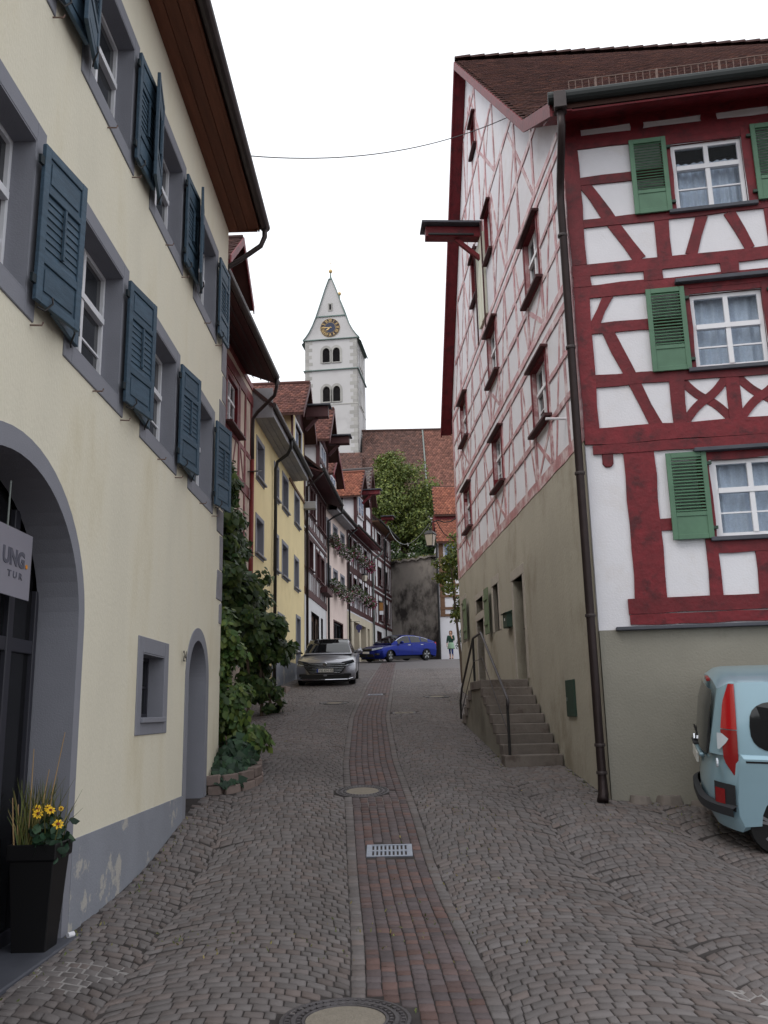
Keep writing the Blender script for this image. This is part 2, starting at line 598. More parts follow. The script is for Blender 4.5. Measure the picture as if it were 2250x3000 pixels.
def leaf_mat(name, col, col2, rough=0.5, trans=0.25):
    m = mat(name, col, rough=rough, var=0.15, vscale=1.5, tone=0.45, tcol=col2, spec=0.35)
    nt = m.node_tree
    p = nt.nodes['Principled BSDF']
    tl = nt.nodes.new('ShaderNodeBsdfTranslucent')
    src = p.inputs['Base Color'].links[0].from_socket
    nt.links.new(src, tl.inputs['Color'])
    mx = nt.nodes.new('ShaderNodeMixShader')
    mx.inputs['Fac'].default_value = trans
    nt.links.new(p.outputs['BSDF'], mx.inputs[1])
    nt.links.new(tl.outputs['BSDF'], mx.inputs[2])
    nt.links.new(mx.outputs['Shader'], nt.nodes['Material Output'].inputs['Surface'])
    return m

def text_mesh(body, size, extrude=0.002, bold=0.0):
    cu = bpy.data.curves.new('lettering', 'FONT')
    cu.body = body
    cu.size = size
    cu.extrude = extrude
    cu.resolution_u = 3
    cu.offset = bold
    ob = bpy.data.objects.new('lettering', cu)
    COL.objects.link(ob)
    dg = bpy.context.evaluated_depsgraph_get()
    me = bpy.data.meshes.new_from_object(ob.evaluated_get(dg))
    bpy.data.objects.remove(ob)
    bpy.data.curves.remove(cu)
    return me

def text_on(f, body, s, z, d, h, m, parent, name='lettering', flip=1, width=None, bold=0.0):
    """lettering on a facade; reads left to right along +s (flip=1) or -s (flip=-1)"""
    me = text_mesh(body, h * 1.4, 0.002, bold)
    co = np.empty(len(me.vertices) * 3, np.float32)
    me.vertices.foreach_get('co', co)
    co = co.reshape(-1, 3)
    sx = 1.0
    if width:
        sx = width / (co[:, 0].max() - co[:, 0].min())
    out = np.array([f.p(s + flip * c[0] * sx, d + c[2], z + c[1]) for c in co.tolist()])
    me.vertices.foreach_set('co', out.astype(np.float32).ravel())
    me.update()
    return link(name, me, m, parent)

# ------------------------------------------------------------------ materials
mat('cream_plaster', S(224, 218, 199), 0.9, 0.09, 0.9, bump=0.6, bscale=60, stain=S(204, 194, 166), stain_scale=0.9, stain_lo=0.46, stain_hi=0.8, spec=0.2, stretch=(1, 1, 0.35))
mat('grey_trim', S(133, 134, 142), 0.85, 0.06, 2.0, bump=0.3, bscale=80, spec=0.25)
mat('grey_plinth', S(138, 141, 149), 0.85, 0.1, 2.0, bump=0.4, bscale=50, spec=0.25, stain=S(176, 172, 166), stain_scale=1.5, stain_lo=0.57, stain_hi=0.62)
mat('stone_quoin', S(128, 126, 132), 0.9, 0.18, 5.0, bump=0.7, bscale=25, rand=0.12)
mat('teal_shutter', S(64, 84, 100), 0.6, 0.28, 5.0, bump=0.3, bscale=30, spec=0.35, stretch=(1, 1, 6), rand=0.06)
mat('teal_dark', S(26, 38, 44), 0.7, 0.1)
mat('white_paint', S(222, 222, 226), 0.45, 0.05, 4.0, spec=0.4)
mat('iron_black', S(30, 29, 30), 0.55, 0.2, 8.0, spec=0.5)
mat('rusty_iron', S(116, 96, 88), 0.7, 0.3, 20)
mat('brown_soffit', S(106, 64, 47), 0.7, 0.25, 3.0, bump=0.3, bscale=40, stretch=(0.6, 6, 6), rand=0.12)
mat('gutter_metal', S(62, 54, 54), 0.5, 0.25, 4.0, metal=0.3, spec=0.5)
mat('copper_pipe', S(46, 36, 36), 0.45, 0.25, 5.0, metal=0.5)
mat('zinc_pipe', S(120, 126, 122), 0.45, 0.2, 5.0, metal=0.5)
mat('red_pipe', S(122, 44, 42), 0.6, 0.2, 5.0)
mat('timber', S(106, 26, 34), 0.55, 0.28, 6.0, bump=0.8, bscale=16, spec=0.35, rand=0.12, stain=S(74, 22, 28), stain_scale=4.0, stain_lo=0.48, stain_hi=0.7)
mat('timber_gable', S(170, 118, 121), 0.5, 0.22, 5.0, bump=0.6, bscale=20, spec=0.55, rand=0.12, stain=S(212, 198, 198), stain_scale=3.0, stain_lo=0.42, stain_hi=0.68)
mat('timber_dark', S(72, 36, 38), 0.65, 0.25, 5.0, bump=0.3, rand=0.15)
mat('timber_h2', S(118, 52, 54), 0.65, 0.25, 4.0, bump=0.3, rand=0.1, stain=S(150, 112, 106), stain_scale=3, stain_lo=0.5, stain_hi=0.8)
mat('timber_brown', S(110, 82, 62), 0.8, 0.2, 4.0)
mat('white_infill', S(218, 217, 222), 0.9, 0.05, 1.5, bump=0.35, bscale=40, spec=0.2, stain=S(204, 198, 196), stain_scale=1.1, stain_lo=0.5, stain_hi=0.8)
mat('pink_infill', S(206, 188, 174), 0.9, 0.08, 1.5, bump=0.3, spec=0.2)
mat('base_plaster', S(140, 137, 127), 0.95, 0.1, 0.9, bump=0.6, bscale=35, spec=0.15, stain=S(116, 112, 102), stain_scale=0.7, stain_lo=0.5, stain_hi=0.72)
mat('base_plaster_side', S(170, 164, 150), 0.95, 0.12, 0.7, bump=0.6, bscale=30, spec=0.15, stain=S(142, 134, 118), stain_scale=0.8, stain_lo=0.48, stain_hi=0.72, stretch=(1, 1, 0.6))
mat('sandstone', S(168, 160, 150), 0.9, 0.15, 3.0, bump=0.5, bscale=30)
mat('step_stone', S(114, 106, 100), 0.9, 0.22, 4.0, bump=0.6, bscale=25, rand=0.08, stain=S(92, 82, 76), stain_scale=2.0)
mat('green_shutter', S(84, 118, 95), 0.55, 0.16, 4.0, spec=0.4, rand=0.04)
mat('green_faded', S(112, 126, 98), 0.8, 0.15, 5.0, rand=0.06)
mat('green_dark', S(44, 64, 54), 0.6, 0.1, 4.0)
mat('slate_ledge', S(72, 74, 82), 0.6, 0.15, 6.0)
mat('tile_brown', S(76, 50, 47), 0.85, 0.15, 3.0, tone=0.3, tcol=S(98, 64, 54), bump=0.2)
mat('tile_red', S(106, 70, 64), 0.85, 0.15, 2.0, tone=0.3, tcol=S(130, 86, 74), bump=0.2)
mat('tile_orange', S(136, 84, 68), 0.85, 0.12, 2.0, tone=0.25, tcol=S(160, 102, 80), bump=0.2)
mat('tile_church', S(98, 74, 68), 0.85, 0.15, 2.0, tone=0.3, tcol=S(116, 84, 74))
mat('tile_church_red', S(120, 82, 72), 0.85, 0.15, 2.0, tone=0.3, tcol=S(140, 96, 82))
mat('tile_grey', S(104, 98, 98), 0.85, 0.15, 2.0, tone=0.25, tcol=S(130, 118, 112), bump=0.2)
mat('roof_under', S(70, 46, 40), 0.9, 0.2)
mat('yellow_plaster', S(224, 206, 160), 0.9, 0.07, 1.0, bump=0.4, bscale=40, spec=0.2, stain=S(206, 186, 140), stain_scale=0.7, stain_lo=0.5, stain_hi=0.8)
mat('rose_plaster', S(222, 204, 196), 0.9, 0.07, 1.0, bump=0.4, bscale=40, spec=0.2, stain=S(198, 180, 172), stain_scale=0.7, stain_lo=0.5, stain_hi=0.8)
mat('light_plaster', S(206, 206, 208), 0.9, 0.08, 1.0, bump=0.3, spec=0.2)
mat('buff_plaster', S(196, 186, 166), 0.9, 0.1, 1.0, bump=0.3, spec=0.2)
mat('tower_plaster', S(192, 190, 190), 0.95, 0.05, 0.4, spec=0.15, stain=S(172, 170, 170), stain_scale=0.25, stain_lo=0.5, stain_hi=0.75)
mat('tower_quoin', S(168, 166, 162), 0.95, 0.1, 1.0, rand=0.12)
mat('copper_trim', S(104, 122, 118), 0.7, 0.15)
mat('gold', S(206, 176, 120), 0.4, 0.05, metal=0.3)
mat('clock_dark', S(48, 36, 40), 0.5, 0.05)
mat('clock_blue', S(40, 48, 74), 0.5, 0.05)
mat('louver', S(60, 56, 58), 0.8, 0.1)
mat('grey_soffit', S(150, 150, 154), 0.8, 0.12, 3.0, rand=0.08)
mat('old_wall', S(138, 131, 124), 0.95, 0.25, 1.2, bump=0.8, bscale=8, stain=S(50, 45, 43), stain_scale=0.33, stain_lo=0.43, stain_hi=0.56, stretch=(1.0, 1.0, 0.65))
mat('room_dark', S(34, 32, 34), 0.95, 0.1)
mat('lace', S(232, 238, 250), 0.9, 0.12, 30, spec=0.1)
mat('pale_door', S(212, 212, 196), 0.7, 0.06, 3.0)
mat('joint', S(70, 66, 65), 1.0, 0.3, 3.0, bump=0.6, bscale=40, stain=S(134, 128, 124), stain_scale=0.4, stain_lo=0.6, stain_hi=0.68, spec=0.1)
mat('cobble', S(112, 107, 106), 0.74, 0.2, 0.9, tone=0.17, tcol=S(112, 101, 97), bump=0.4, bscale=60, spec=0.25, stain=S(93, 88, 87), stain_scale=0.45, stain_lo=0.45, stain_hi=0.7)
mat('sett', S(93, 84, 85), 0.74, 0.2, 1.2, tone=0.16, tcol=S(104, 82, 77), bump=0.4, bscale=60, spec=0.3)
mat('cast_iron', S(84, 80, 82), 0.5, 0.25, 12, metal=0.4, bump=0.3)
mat('concrete', S(136, 128, 116), 0.95, 0.15, 14, bump=0.8, bscale=60)
mat('grate_steel', S(138, 144, 156), 0.4, 0.15, 10, metal=0.6)
mat('hole_black', S(8, 8, 9), 0.9, 0.0)
mat('bark', S(86, 74, 62), 0.95, 0.3, 6, bump=0.8)
mat('black_plastic', S(13, 12, 14), 0.5, 0.1, 5, spec=0.35)
mat('anthracite', S(46, 46, 54), 0.5, 0.05, 5)
mat('soil', S(58, 46, 38), 1.0, 0.3, 8)
mat('bed_stone', S(118, 104, 98), 0.9, 0.2, 5, bump=0.7, bscale=25, rand=0.15)
glass_mat('dark_glass')
glass_mat('clear_glass', transp=0.9)
glass_mat('blue_glass', tint=S(120, 138, 168), rough=0.08)
glass_mat('shop_glass', tint=(0.012, 0.012, 0.014, 1), transp=0.35)
leaf_mat('leaf_vine', S(46, 70, 36), S(84, 100, 46))
leaf_mat('leaf_creeper', S(62, 88, 44), S(100, 114, 50))
leaf_mat('leaf_ivy', S(36, 60, 44), S(54, 80, 54), rough=0.5)
leaf_mat('leaf_tree', S(88, 104, 52), S(128, 134, 68))
leaf_mat('leaf_yellowgreen', S(78, 96, 42), S(122, 122, 50))
leaf_mat('leaf_conifer', S(54, 82, 70), S(84, 106, 84))
leaf_mat('leaf_grass', S(84, 98, 50), S(150, 136, 84))

# ------------------------------------------------------------------ terrain and street
PY = [-30, 5, 7, 8.5, 9.8, 11.4, 14.3, 28, 48, 56, 75]
PZ = [-1.85, -1.735, -1.72, -1.68, -1.57, -1.28, -0.9, 0.79, 2.6, 3.1, 3.6]
_yy = np.linspace(-30, 75, 2101)
_zz = np.interp(_yy, PY, PZ)
_k = np.exp(-0.5 * (np.arange(-20, 21) * 0.05 / 0.35) ** 2)
_zz = np.convolve(np.pad(_zz, 20, mode='edge'), _k / _k.sum(), mode='valid')

def gz(x, y):
    """ground height relative to the eye"""
    z = np.interp(y, _yy, _zz)
    wy = np.clip((14.5 - np.asarray(y)) / 3.5, 0, 1)
    return z - 0.04 * np.clip(np.asarray(x) - 3.0, 0, 1.5) * wy

def grid_mesh(name, xs, ys, zf, m, kind='structure', parent=None):
    X, Y = np.meshgrid(xs, ys)
    Z = zf(X, Y)
    v = np.stack([X, Y, Z], -1).reshape(-1, 3)
    nx, ny = len(xs), len(ys)
    i = (np.arange(ny - 1)[:, None] * nx + np.arange(nx - 1)[None, :]).ravel()
    fcs = np.stack([i, i + 1, i + nx + 1, i + nx], 1)
    return link(name, np_mesh(name, v, fcs), m, parent, kind=kind)

grid_mesh('ground', np.concatenate([[-400, -100, -30], np.linspace(-12, 14, 27), [30, 100, 400]]), np.concatenate([[-400, -100, -30], np.linspace(-12, 75, 88), [120, 400]]),
          lambda X, Y: gz(X, Y) + E - 0.09, 'joint')
street = grid_mesh('street', np.linspace(-5.2, 9.5, 60), np.linspace(-2, 58, 300), lambda X, Y: gz(X, Y) + E - 0.009, None)

def paving_mat():
    m = mat('far_paving', S(106, 102, 102), 0.8, 0.22, 6.0, bump=0.5, bscale=14, spec=0.3)
    return m
paving_mat()
street.data.materials.append(MATS['joint'])
street.data.materials.append(MATS['far_paving'])
_c = np.empty(len(street.data.polygons) * 3, np.float32)
street.data.polygons.foreach_get('center', _c)
street.data.polygons.foreach_set('material_index', (_c.reshape(-1, 3)[:, 1] > 38.0).astype(np.int32))

GY = [0, 5.5, 7.2, 9.0, 11.4, 15.0, 20.5, 27.0, 43.0, 60.0]
GX = [0.36, 0.2, 0.145, 0.04, -0.095, -0.31, -0.435, -0.29, 0.03, 0.4]
_gx = np.convolve(np.pad(np.interp(_yy, GY, GX), 15, mode='edge'), np.ones(31) / 31, mode='valid')
def gutter_x(y):
    return np.interp(y, _yy, _gx)
GUT_W = 0.72

def left_edge(y):
    return np.where(y < 13.65, -2.7 + 0.0087 * y, np.interp(y, [13.65, 24, 34.5, 39.5, 44.6, 51.4, 57], [-4.24, -3.74, -3.23, -2.7, -1.98, -0.79, 0.4]))

def right_edge(y):
    return np.where(y < 12.0, np.where(y > 9.6, 2.9 + (12 - y) / 0.169, 9.0), np.where(y < 25.9, 2.9 - 0.0542 * (y - 12), 4.6))

AVOID = [(-0.285, 5.55, 0.385), (-0.385, 12.82, 0.385), (-1.41, 23.4, 0.36), (1.34, 24.4, 0.35)]

def project(x, y, z):
    """pixel position in a 2250x3000 frame, for choosing which stones show largest"""
    P = np.stack([x, y, z], -1)
    wv, rv, uv = np.array(_w), np.array(_r), np.array(_u)
    dz = P @ wv
    return 1125 + 2560 * (P @ rv) / dz, 1500 - 2560 * (P @ uv) / dz, dz

def stones(quads, hue, tone, name_one, name_all, m):
    """quads (n,4,2): stone outlines on the street; 300 that show largest become objects, the rest one part"""
    n = len(quads)
    c = quads.mean(1)
    ok = (c[:, 0] > left_edge(c[:, 1]) + 0.02) & (c[:, 0] < right_edge(c[:, 1]) - 0.02)
    for ax, ay, ar in AVOID:
        ok &= np.hypot(c[:, 0] - ax, c[:, 1] - ay) > ar + 0.035
    ok &= ~((np.abs(c[:, 0] + 0.02) < 0.285) & (np.abs(c[:, 1] - 10.18) < 0.24))
    ok &= ~((np.abs(c[:, 0] - 0.37) < 0.3) & (np.abs(c[:, 1] - 21.1) < 0.24))
    ok &= ~((np.abs(c[:, 0] + 0.35) < 0.25) & (np.abs(c[:, 1] - 25.22) < 0.2))
    ok &= ~((c[:, 0] < -1.98 - 0.25 * np.abs(c[:, 1] - 13.6)) & (c[:, 1] > 12.75) & (c[:, 1] < 15.2))
    ok &= ~((c[:, 0] > 1.86) & (c[:, 1] > 14.35) & (c[:, 1] < 22.5) & (c[:, 0] > 1.86 - 0.04 * (c[:, 1] - 14.3)))
    quads, hue, tone, c = quads[ok], hue[ok], tone[ok], c[ok]
    n = len(quads)
    ctr = quads.mean(1, keepdims=True)
    ins = 0.004 + nrg.uniform(0, 0.004, (n, 1, 1))
    dv = quads - ctr
    ln = np.linalg.norm(dv, axis=2, keepdims=True)
    mid = ctr + dv * (1 - ins / ln)
    top = ctr + dv * (1 - (ins + 0.008) / ln)
    z0 = gz(quads[..., 0], quads[..., 1]) + E
    hgt = nrg.uniform(-0.003, 0.003, (n, 1))
    til = dv[..., 0] * nrg.normal(0, 0.018, (n, 1)) + dv[..., 1] * nrg.normal(0, 0.018, (n, 1))
    zt = z0 + hgt + til
    V = np.concatenate([np.concatenate([mid, (zt - 0.05)[..., None]], 2), np.concatenate([mid, (zt - 0.006)[..., None]], 2), np.concatenate([top, zt[..., None]], 2)], 1)
    F = [(8, 9, 10, 11)] + [(4 + i, 4 + (i + 1) % 4, 8 + (i + 1) % 4, 8 + i) for i in range(4)] + [(i, (i + 1) % 4, 4 + (i + 1) % 4, 4 + i) for i in range(4)]
    F = np.array(F)
    u, v, dz = project(c[:, 0], c[:, 1], gz(c[:, 0], c[:, 1]))
    vis = (u > 20) & (u < 2230) & (v < 2990) & (v > 0) & (c[:, 1] > 1)
    score = np.where(vis, 1.0 / dz ** 3, 0)
    order = np.argsort(-score)
    sel = order[:300]
    for i in sel:
        me = np_mesh(name_one, V[i], F, np.full(9, tone[i]), np.full(9, hue[i]))
        link(name_one, me, m, street)
    rest = order[300:]
    Vr = V[rest]
    Fr = (np.arange(len(rest)) * 12)[:, None, None] + F[None]
    me = np_mesh(name_all, Vr.reshape(-1, 3), Fr.reshape(-1, 4), np.repeat(tone[rest], 9), np.repeat(hue[rest], 9))
    link(name_all, me, m, street, kind='stuff')

def make_paving():
    Q = []
    sw, rh, sag = 1.5, 0.112, 0.36
    for side in (-1, 1):
        edge = nrg.uniform(-0.05, 0.05, (8, 400))
        edge[0] = 0
        base = GUT_W / 2 + 0.1025
        for j in range(6 if side > 0 else 3):
            x0 = base + j * sw
            npz = 13
            for k in range(int(36 / rh)):
                if j > 2 and k * rh > 11:
                    break
                ya = 2.5 + k * rh
                off = (k % 2) * 0.5 + nrg.uniform(-0.15, 0.15)
                pb = (np.arange(npz + 2) - 1 + off) / npz
                pb[1:-1] += nrg.uniform(-0.02, 0.02, npz)
                pb = np.clip(pb, 0, 1)
                for i in range(npz + 1):
                    a, b = pb[i], pb[i + 1]
                    if b - a < 0.018:
                        continue
                    f = lambda p: sag * (1 - (2 * p - 1) ** 2)
                    jj = nrg.uniform(-0.006, 0.006, 4)
                    q = [(a, ya + 0.0025 + f(a) + jj[0]), (b, ya + 0.0025 + f(b) + jj[1]), (b, ya + rh - 0.0025 + f(b) + jj[2]), (a, ya + rh - 0.0025 + f(a) + jj[3])]
                    e0, e1 = edge[j, k], edge[j + 1, k]
                    Q.append([(side * (x0 + e0 + p * (sw + e1 - e0)), y) for p, y in q])
        for col in range(1):
            y = 2.5 + nrg.uniform(0, 0.1)
            while y < 38:
                h = nrg.uniform(0.10, 0.15)
                a = GUT_W / 2 + col * 0.1025
                b = a + 0.1025 + nrg.uniform(-0.006, 0.006)
                Q.append([(side * a, y), (side * b, y), (side * b, y + h), (side * a, y + h)])
                y += h
    Q = np.array(Q)
    Q[..., 0] += gutter_x(Q[..., 1])
    n = len(Q)
    # keep orientation the same on both sides
    flip = (Q[:, 1, 0] < Q[:, 0, 0])
    Q[flip] = Q[flip][:, [1, 0, 3, 2]]
    stones(Q, nrg.uniform(0, 1, n) ** 2.2, np.clip(nrg.normal(0.5, 0.16, n), 0.2, 0.8), 'cobblestone', 'cobblestone_paving', 'cobble')
    Q = []
    nc = 7
    cwid = GUT_W / nc
    for col in range(nc):
        y = 2.5 + nrg.uniform(0, 0.1)
        while y < 46:
            h = nrg.uniform(0.095, 0.15)
            a = -GUT_W / 2 + col * cwid
            Q.append([(a + nrg.uniform(-.003, .003), y), (a + cwid + nrg.uniform(-.003, .003), y), (a + cwid + nrg.uniform(-.003, .003), y + h), (a + nrg.uniform(-.003, .003), y + h)])
            y += h
    Q = np.array(Q)
    Q[..., 0] += gutter_x(Q[..., 1])
    n = len(Q)
    stones(Q, nrg.uniform(0, 1.1, n) ** 3.0, np.clip(nrg.normal(0.5, 0.18, n), 0.2, 0.8), 'gutter_sett', 'gutter_sett_paving', 'sett')
make_paving()

def manhole(x, y, r, label, detail=True):
    z = float(gz(x, y)) + E
    sl = float(gz(x, y + 0.3) - gz(x, y - 0.3)) / 0.6
    t = empty('manhole_cover', (x, y, z), 0, label, 'manhole', 'round manhole covers')
    t.rotation_euler = (math.atan(sl), 0, 0)
    mb = MB()
    mb.lathe([(r, -0.06), (r, 0.004), (r * 0.95, 0.006), (r * 0.93, -0.002), (r * 0.84, -0.002), (r * 0.82, 0.006), (r * 0.76, 0.006), (r * 0.74, -0.004), (r * 0.67, -0.004), (r * 0.66, 0.006), (r * 0.62, 0.006), (r * 0.61, -0.01)], (0, 0, 0), 48)
    mb.build('iron_ring', 'cast_iron', t)
    mb = MB()
    mb.lathe([(r * 0.61, -0.05), (r * 0.61, 0.001), (r * 0.3, 0.004)], (0, 0, 0), 40)
    mb.build('concrete_fill', 'concrete', t)
    if detail:
        mb = MB()
        for rr, n, a in ((0.885, 44, 0.011), (0.705, 36, 0.010)):
            for k in range(n):
                th = 2 * math.pi * k / n
                c = Vector((math.cos(th) * r * rr, math.sin(th) * r * rr, 0.001))
                e = Vector((math.cos(th), math.sin(th), 0))
                mb.bar(c - e * a, c + e * a, 0.02, 0.012, (-e.y, e.x, 0))
        mb.build('ring_studs', 'cast_iron', t, kind='stuff')
    return t
manhole(-0.285, 5.55, 0.38, 'large concrete-filled manhole cover at the bottom edge of the picture')
manhole(-0.385, 12.82, 0.375, 'manhole cover across the left edge of the red gutter strip')
manhole(-1.41, 23.4, 0.35, 'distant manhole cover on the cobbles in front of the silver car', False)
manhole(1.34, 24.4, 0.34, 'distant manhole cover near the right house steps', False)

def grate(x, y, w, h, label, nsl):
    z = float(gz(x, y)) + E
    sl = float(gz(x, y + 0.3) - gz(x, y - 0.3)) / 0.6
    t = empty('drain_grate', (x, y, z), 0, label, 'drain', 'street drains')
    t.rotation_euler = (math.atan(sl), 0, 0)
    mb = MB()
    mb.box(-w / 2, w / 2, -h / 2, h / 2, -0.2, -0.03)
    mb.build('shaft', 'hole_black', t)
    mb = MB()
    b = 0.035
    mb.box(-w / 2, w / 2, -h / 2, -h / 2 + b, -0.03, 0.004)
    mb.box(-w / 2, w / 2, h / 2 - b, h / 2, -0.03, 0.004)
    mb.box(-w / 2, -w / 2 + b * 1.4, -h / 2 + b, h / 2 - b, -0.03, 0.004)
    mb.box(w / 2 - b * 1.4, w / 2, -h / 2 + b, h / 2 - b, -0.03, 0.004)
    mb.box(-w / 2 + b * 1.4, w / 2 - b * 1.4, -0.022, 0.022, -0.03, 0.002)
    mb.build('frame', 'grate_steel', t)
    iw = w - b * 2.8
    p = iw / nsl
    for k in range(nsl + 1):
        for s0, s1 in ((-h / 2 + b, -0.022), (0.022, h / 2 - b)):
            mb = MB()
            c = -iw / 2 + k * p
            mb.box(max(c - p * 0.26, -iw / 2), min(c + p * 0.26, iw / 2), s0, s1, -0.03, 0.001)
            mb.build('bar', 'grate_steel', t)
    return t
grate(-0.02, 10.18, 0.5, 0.4, 'near slotted steel drain grate set in the red gutter strip', 9)
grate(-0.35, 25.22, 0.42, 0.3, 'far small drain grate in the gutter strip up the hill', 8)
t = empty('cover_plate', (0.37, 21.1, float(gz(0.37, 21.1)) + E), 0, 'small rectangular cover plate set in the cobbles right of the strip', 'cover')
t.rotation_euler = (math.atan(0.12), 0, 0)
MB().box(-0.27, 0.27, -0.2, 0.2, -0.04, 0.003).build('rim', 'cast_iron', t)
MB().box(-0.22, 0.22, -0.15, 0.15, -0.03, 0.006).build('plate', 'concrete', t)
for dx in (-0.1, 0.1):
    MB().box(dx - 0.04, dx + 0.04, -0.012, 0.012, -0.02, 0.008).build('lift_slot', 'hole_black', t)

# ------------------------------------------------------------------ cream house on the left
L = Fac('cream_house', -2.7, 0.0, 0.5, -1, -1.8, 'cream plastered house with teal shutters and a grey arched portal', 'house', 'houses along the street')
LS0, LS1, LZ1 = 0.6, 13.65, 8.15
WIN = []
for row, (za, zb) in enumerate(((3.1, 4.38), (5.84, 7.11))):
    for k in range(-2, 3):
        WIN.append((6.94 + 2.22 * k, 8.2 + 2.22 * k, za, zb, row, k))
PC, PZC, PA, PB = 6.1, 0.75, 1.5, 1.3          # portal arch: centre, springing, half width, rise
IA, IB = 1.36, 1.13
DC, DZC, DR, DI = 12.1, 0.46, 0.70, 0.53       # small arched doorway
holes = [(w[0], w[1], w[2], w[3]) for w in WIN]
SWIN = (9.43, 10.33, -0.03, 0.66)
holes.append(SWIN)
mb = MB()
phole = (PC - PA, PC + PA, -2.3, PZC + PB)
dhole = (DC - DR, DC + DR, -2.3, DZC + DR)
L.wall(mb, LS0, LS1, -2.3, LZ1, holes + [phole, dhole], rev=0.0)
for cx, cz, a, b, hole in ((PC, PZC, PA, PB, phole), (DC, DZC, DR, DR, dhole)):
    n = 24
    for i in range(n):
        t0, t1 = math.pi * i / n, math.pi * (i + 1) / n
        p0 = (cx + a * math.cos(t0), cz + b * math.sin(t0))
        p1 = (cx + a * math.cos(t1), cz + b * math.sin(t1))
        mb.add([L.p(p0[0], 0, p0[1]), L.p(p0[0], 0, hole[3]), L.p(p1[0], 0, hole[3]), L.p(p1[0], 0, p1[1])], [(0, 1, 2, 3)])
L.body(mb, LS0, LS1, -2.3, LZ1, 9.0)
mb.build('wall', 'cream_plaster', L.root)

def arch_surround(cx, cz, a, b, ia, ib, depth, zb, name, m):
    """stone band round an arch plus its deep reveal"""
    mb = MB()
    n = 28
    outer = [(cx + a, zb)] + [(cx + a * math.cos(math.pi * i / n), cz + b * math.sin(math.pi * i / n)) for i in range(n + 1)] + [(cx - a, zb)]
    inner = [(cx + ia, zb)] + [(cx + ia * math.cos(math.pi * i / n), cz + ib * math.sin(math.pi * i / n)) for i in range(n + 1)] + [(cx - ia, zb)]
    pr = 0.012
    for i in range(len(outer) - 1):
        o0, o1, i0, i1 = outer[i], outer[i + 1], inner[i], inner[i + 1]
        mb.add([L.p(o0[0], pr, o0[1]), L.p(o1[0], pr, o1[1]), L.p(i1[0], pr, i1[1]), L.p(i0[0], pr, i0[1])], [(0, 1, 2, 3)])
        mb.add([L.p(o0[0], pr, o0[1]), L.p(o1[0], pr, o1[1]), L.p(o1[0], -0.02, o1[1]), L.p(o0[0], -0.02, o0[1])], [(0, 1, 2, 3)])
        mb.add([L.p(i0[0], pr, i0[1]), L.p(i1[0], pr, i1[1]), L.p(i1[0], -depth, i1[1]), L.p(i0[0], -depth, i0[1])], [(0, 1, 2, 3)])
    return mb.build(name, m, L.root), inner
portal, pin = arch_surround(PC, PZC, PA, PB, IA, IB, 0.34, -2.1, 'portal_surround', 'grey_trim')
# glazed portal doors
mb = MB()
dd0, dd1 = -0.40, -0.33
for s, w in ((PC + IA - 0.05, 0.06), (6.92, 0.1), (PC, 0.14), (5.28, 0.1), (PC - IA + 0.05, 0.06)):
    h = PZC + IB * math.sqrt(max(0.0, 1 - ((s - PC) / IA) ** 2)) if abs(s - PC) < IA else PZC
    L.box(mb, s - w / 2, s + w / 2, dd0, dd1, -1.78, h)
L.box(mb, PC - IA, PC + IA, dd0, dd1 - 0.008, 0.52, 0.63)
L.box(mb, PC - IA, PC + IA, dd0, dd1 - 0.008, -1.74, -1.6)
pd = mb.build('portal_door', 'anthracite', L.root, bevel=0.006)
for a, b in ((PC + 0.07, 6.87), (6.97, PC + IA - 0.08), (5.33, PC - 0.07), (PC - IA + 0.08, 5.23)):
    for za, zb in ((-1.6, 0.52), (0.63, 1.9)):
        g = MB()
        if zb > 1:
            pts = [(a, za), (b, za)] + [(x, PZC + IB * math.sqrt(max(0.0, 1 - ((x - PC) / IA) ** 2))) for x in np.linspace(b, a, 7)]
        else:
            pts = [(a, za), (b, za), (b, zb), (a, zb)]
        L.poly(g, pts, -0.37, -0.376)
        g.build('pane', 'shop_glass', pd)
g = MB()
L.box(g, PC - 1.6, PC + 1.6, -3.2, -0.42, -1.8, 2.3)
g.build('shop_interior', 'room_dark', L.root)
g = MB()
L.box(g, 7.15, 7.3, -0.62, -0.5, -1.75, -0.1)
g.build('wooden_stand', 'brown_soffit', L.root)
L.box(MB(), 0, 0, 0, 0, 0, 0)
mb = MB()
L.box(mb, PC - PA - 0.05, PC + PA + 0.02, -0.45, 0.12, -1.82, -1.70)
mb.build('threshold', 'slate_ledge', L.root, bevel=0.01)

dsur, din = arch_surround(DC, DZC, DR, DR, DI, DI, 0.55, -1.35, 'doorway_surround', 'grey_trim')
g = MB()
L.poly(g, [(DC - DI, -1.3), (DC + DI, -1.3)] + [(DC + DI * math.cos(t), DZC + DI * math.sin(t)) for t in np.linspace(0, math.pi, 13)], -0.56, -0.5)
dr = g.build('door', 'anthracite', L.root)
g = MB()
g.tube([L.p(DC - 0.4, -0.49, -0.3), L.p(DC - 0.4, -0.44, -0.3), L.p(DC - 0.28, -0.44, -0.3)], 0.012)
g.build('handle', 'zinc_pipe', dr)
g = MB()
L.box(g, DC - DI - 0.1, DC + DI + 0.12, -0.6, 0.1, -1.6, -1.27)
g.build('doorstep', 'step_stone', L.root, bevel=0.012)

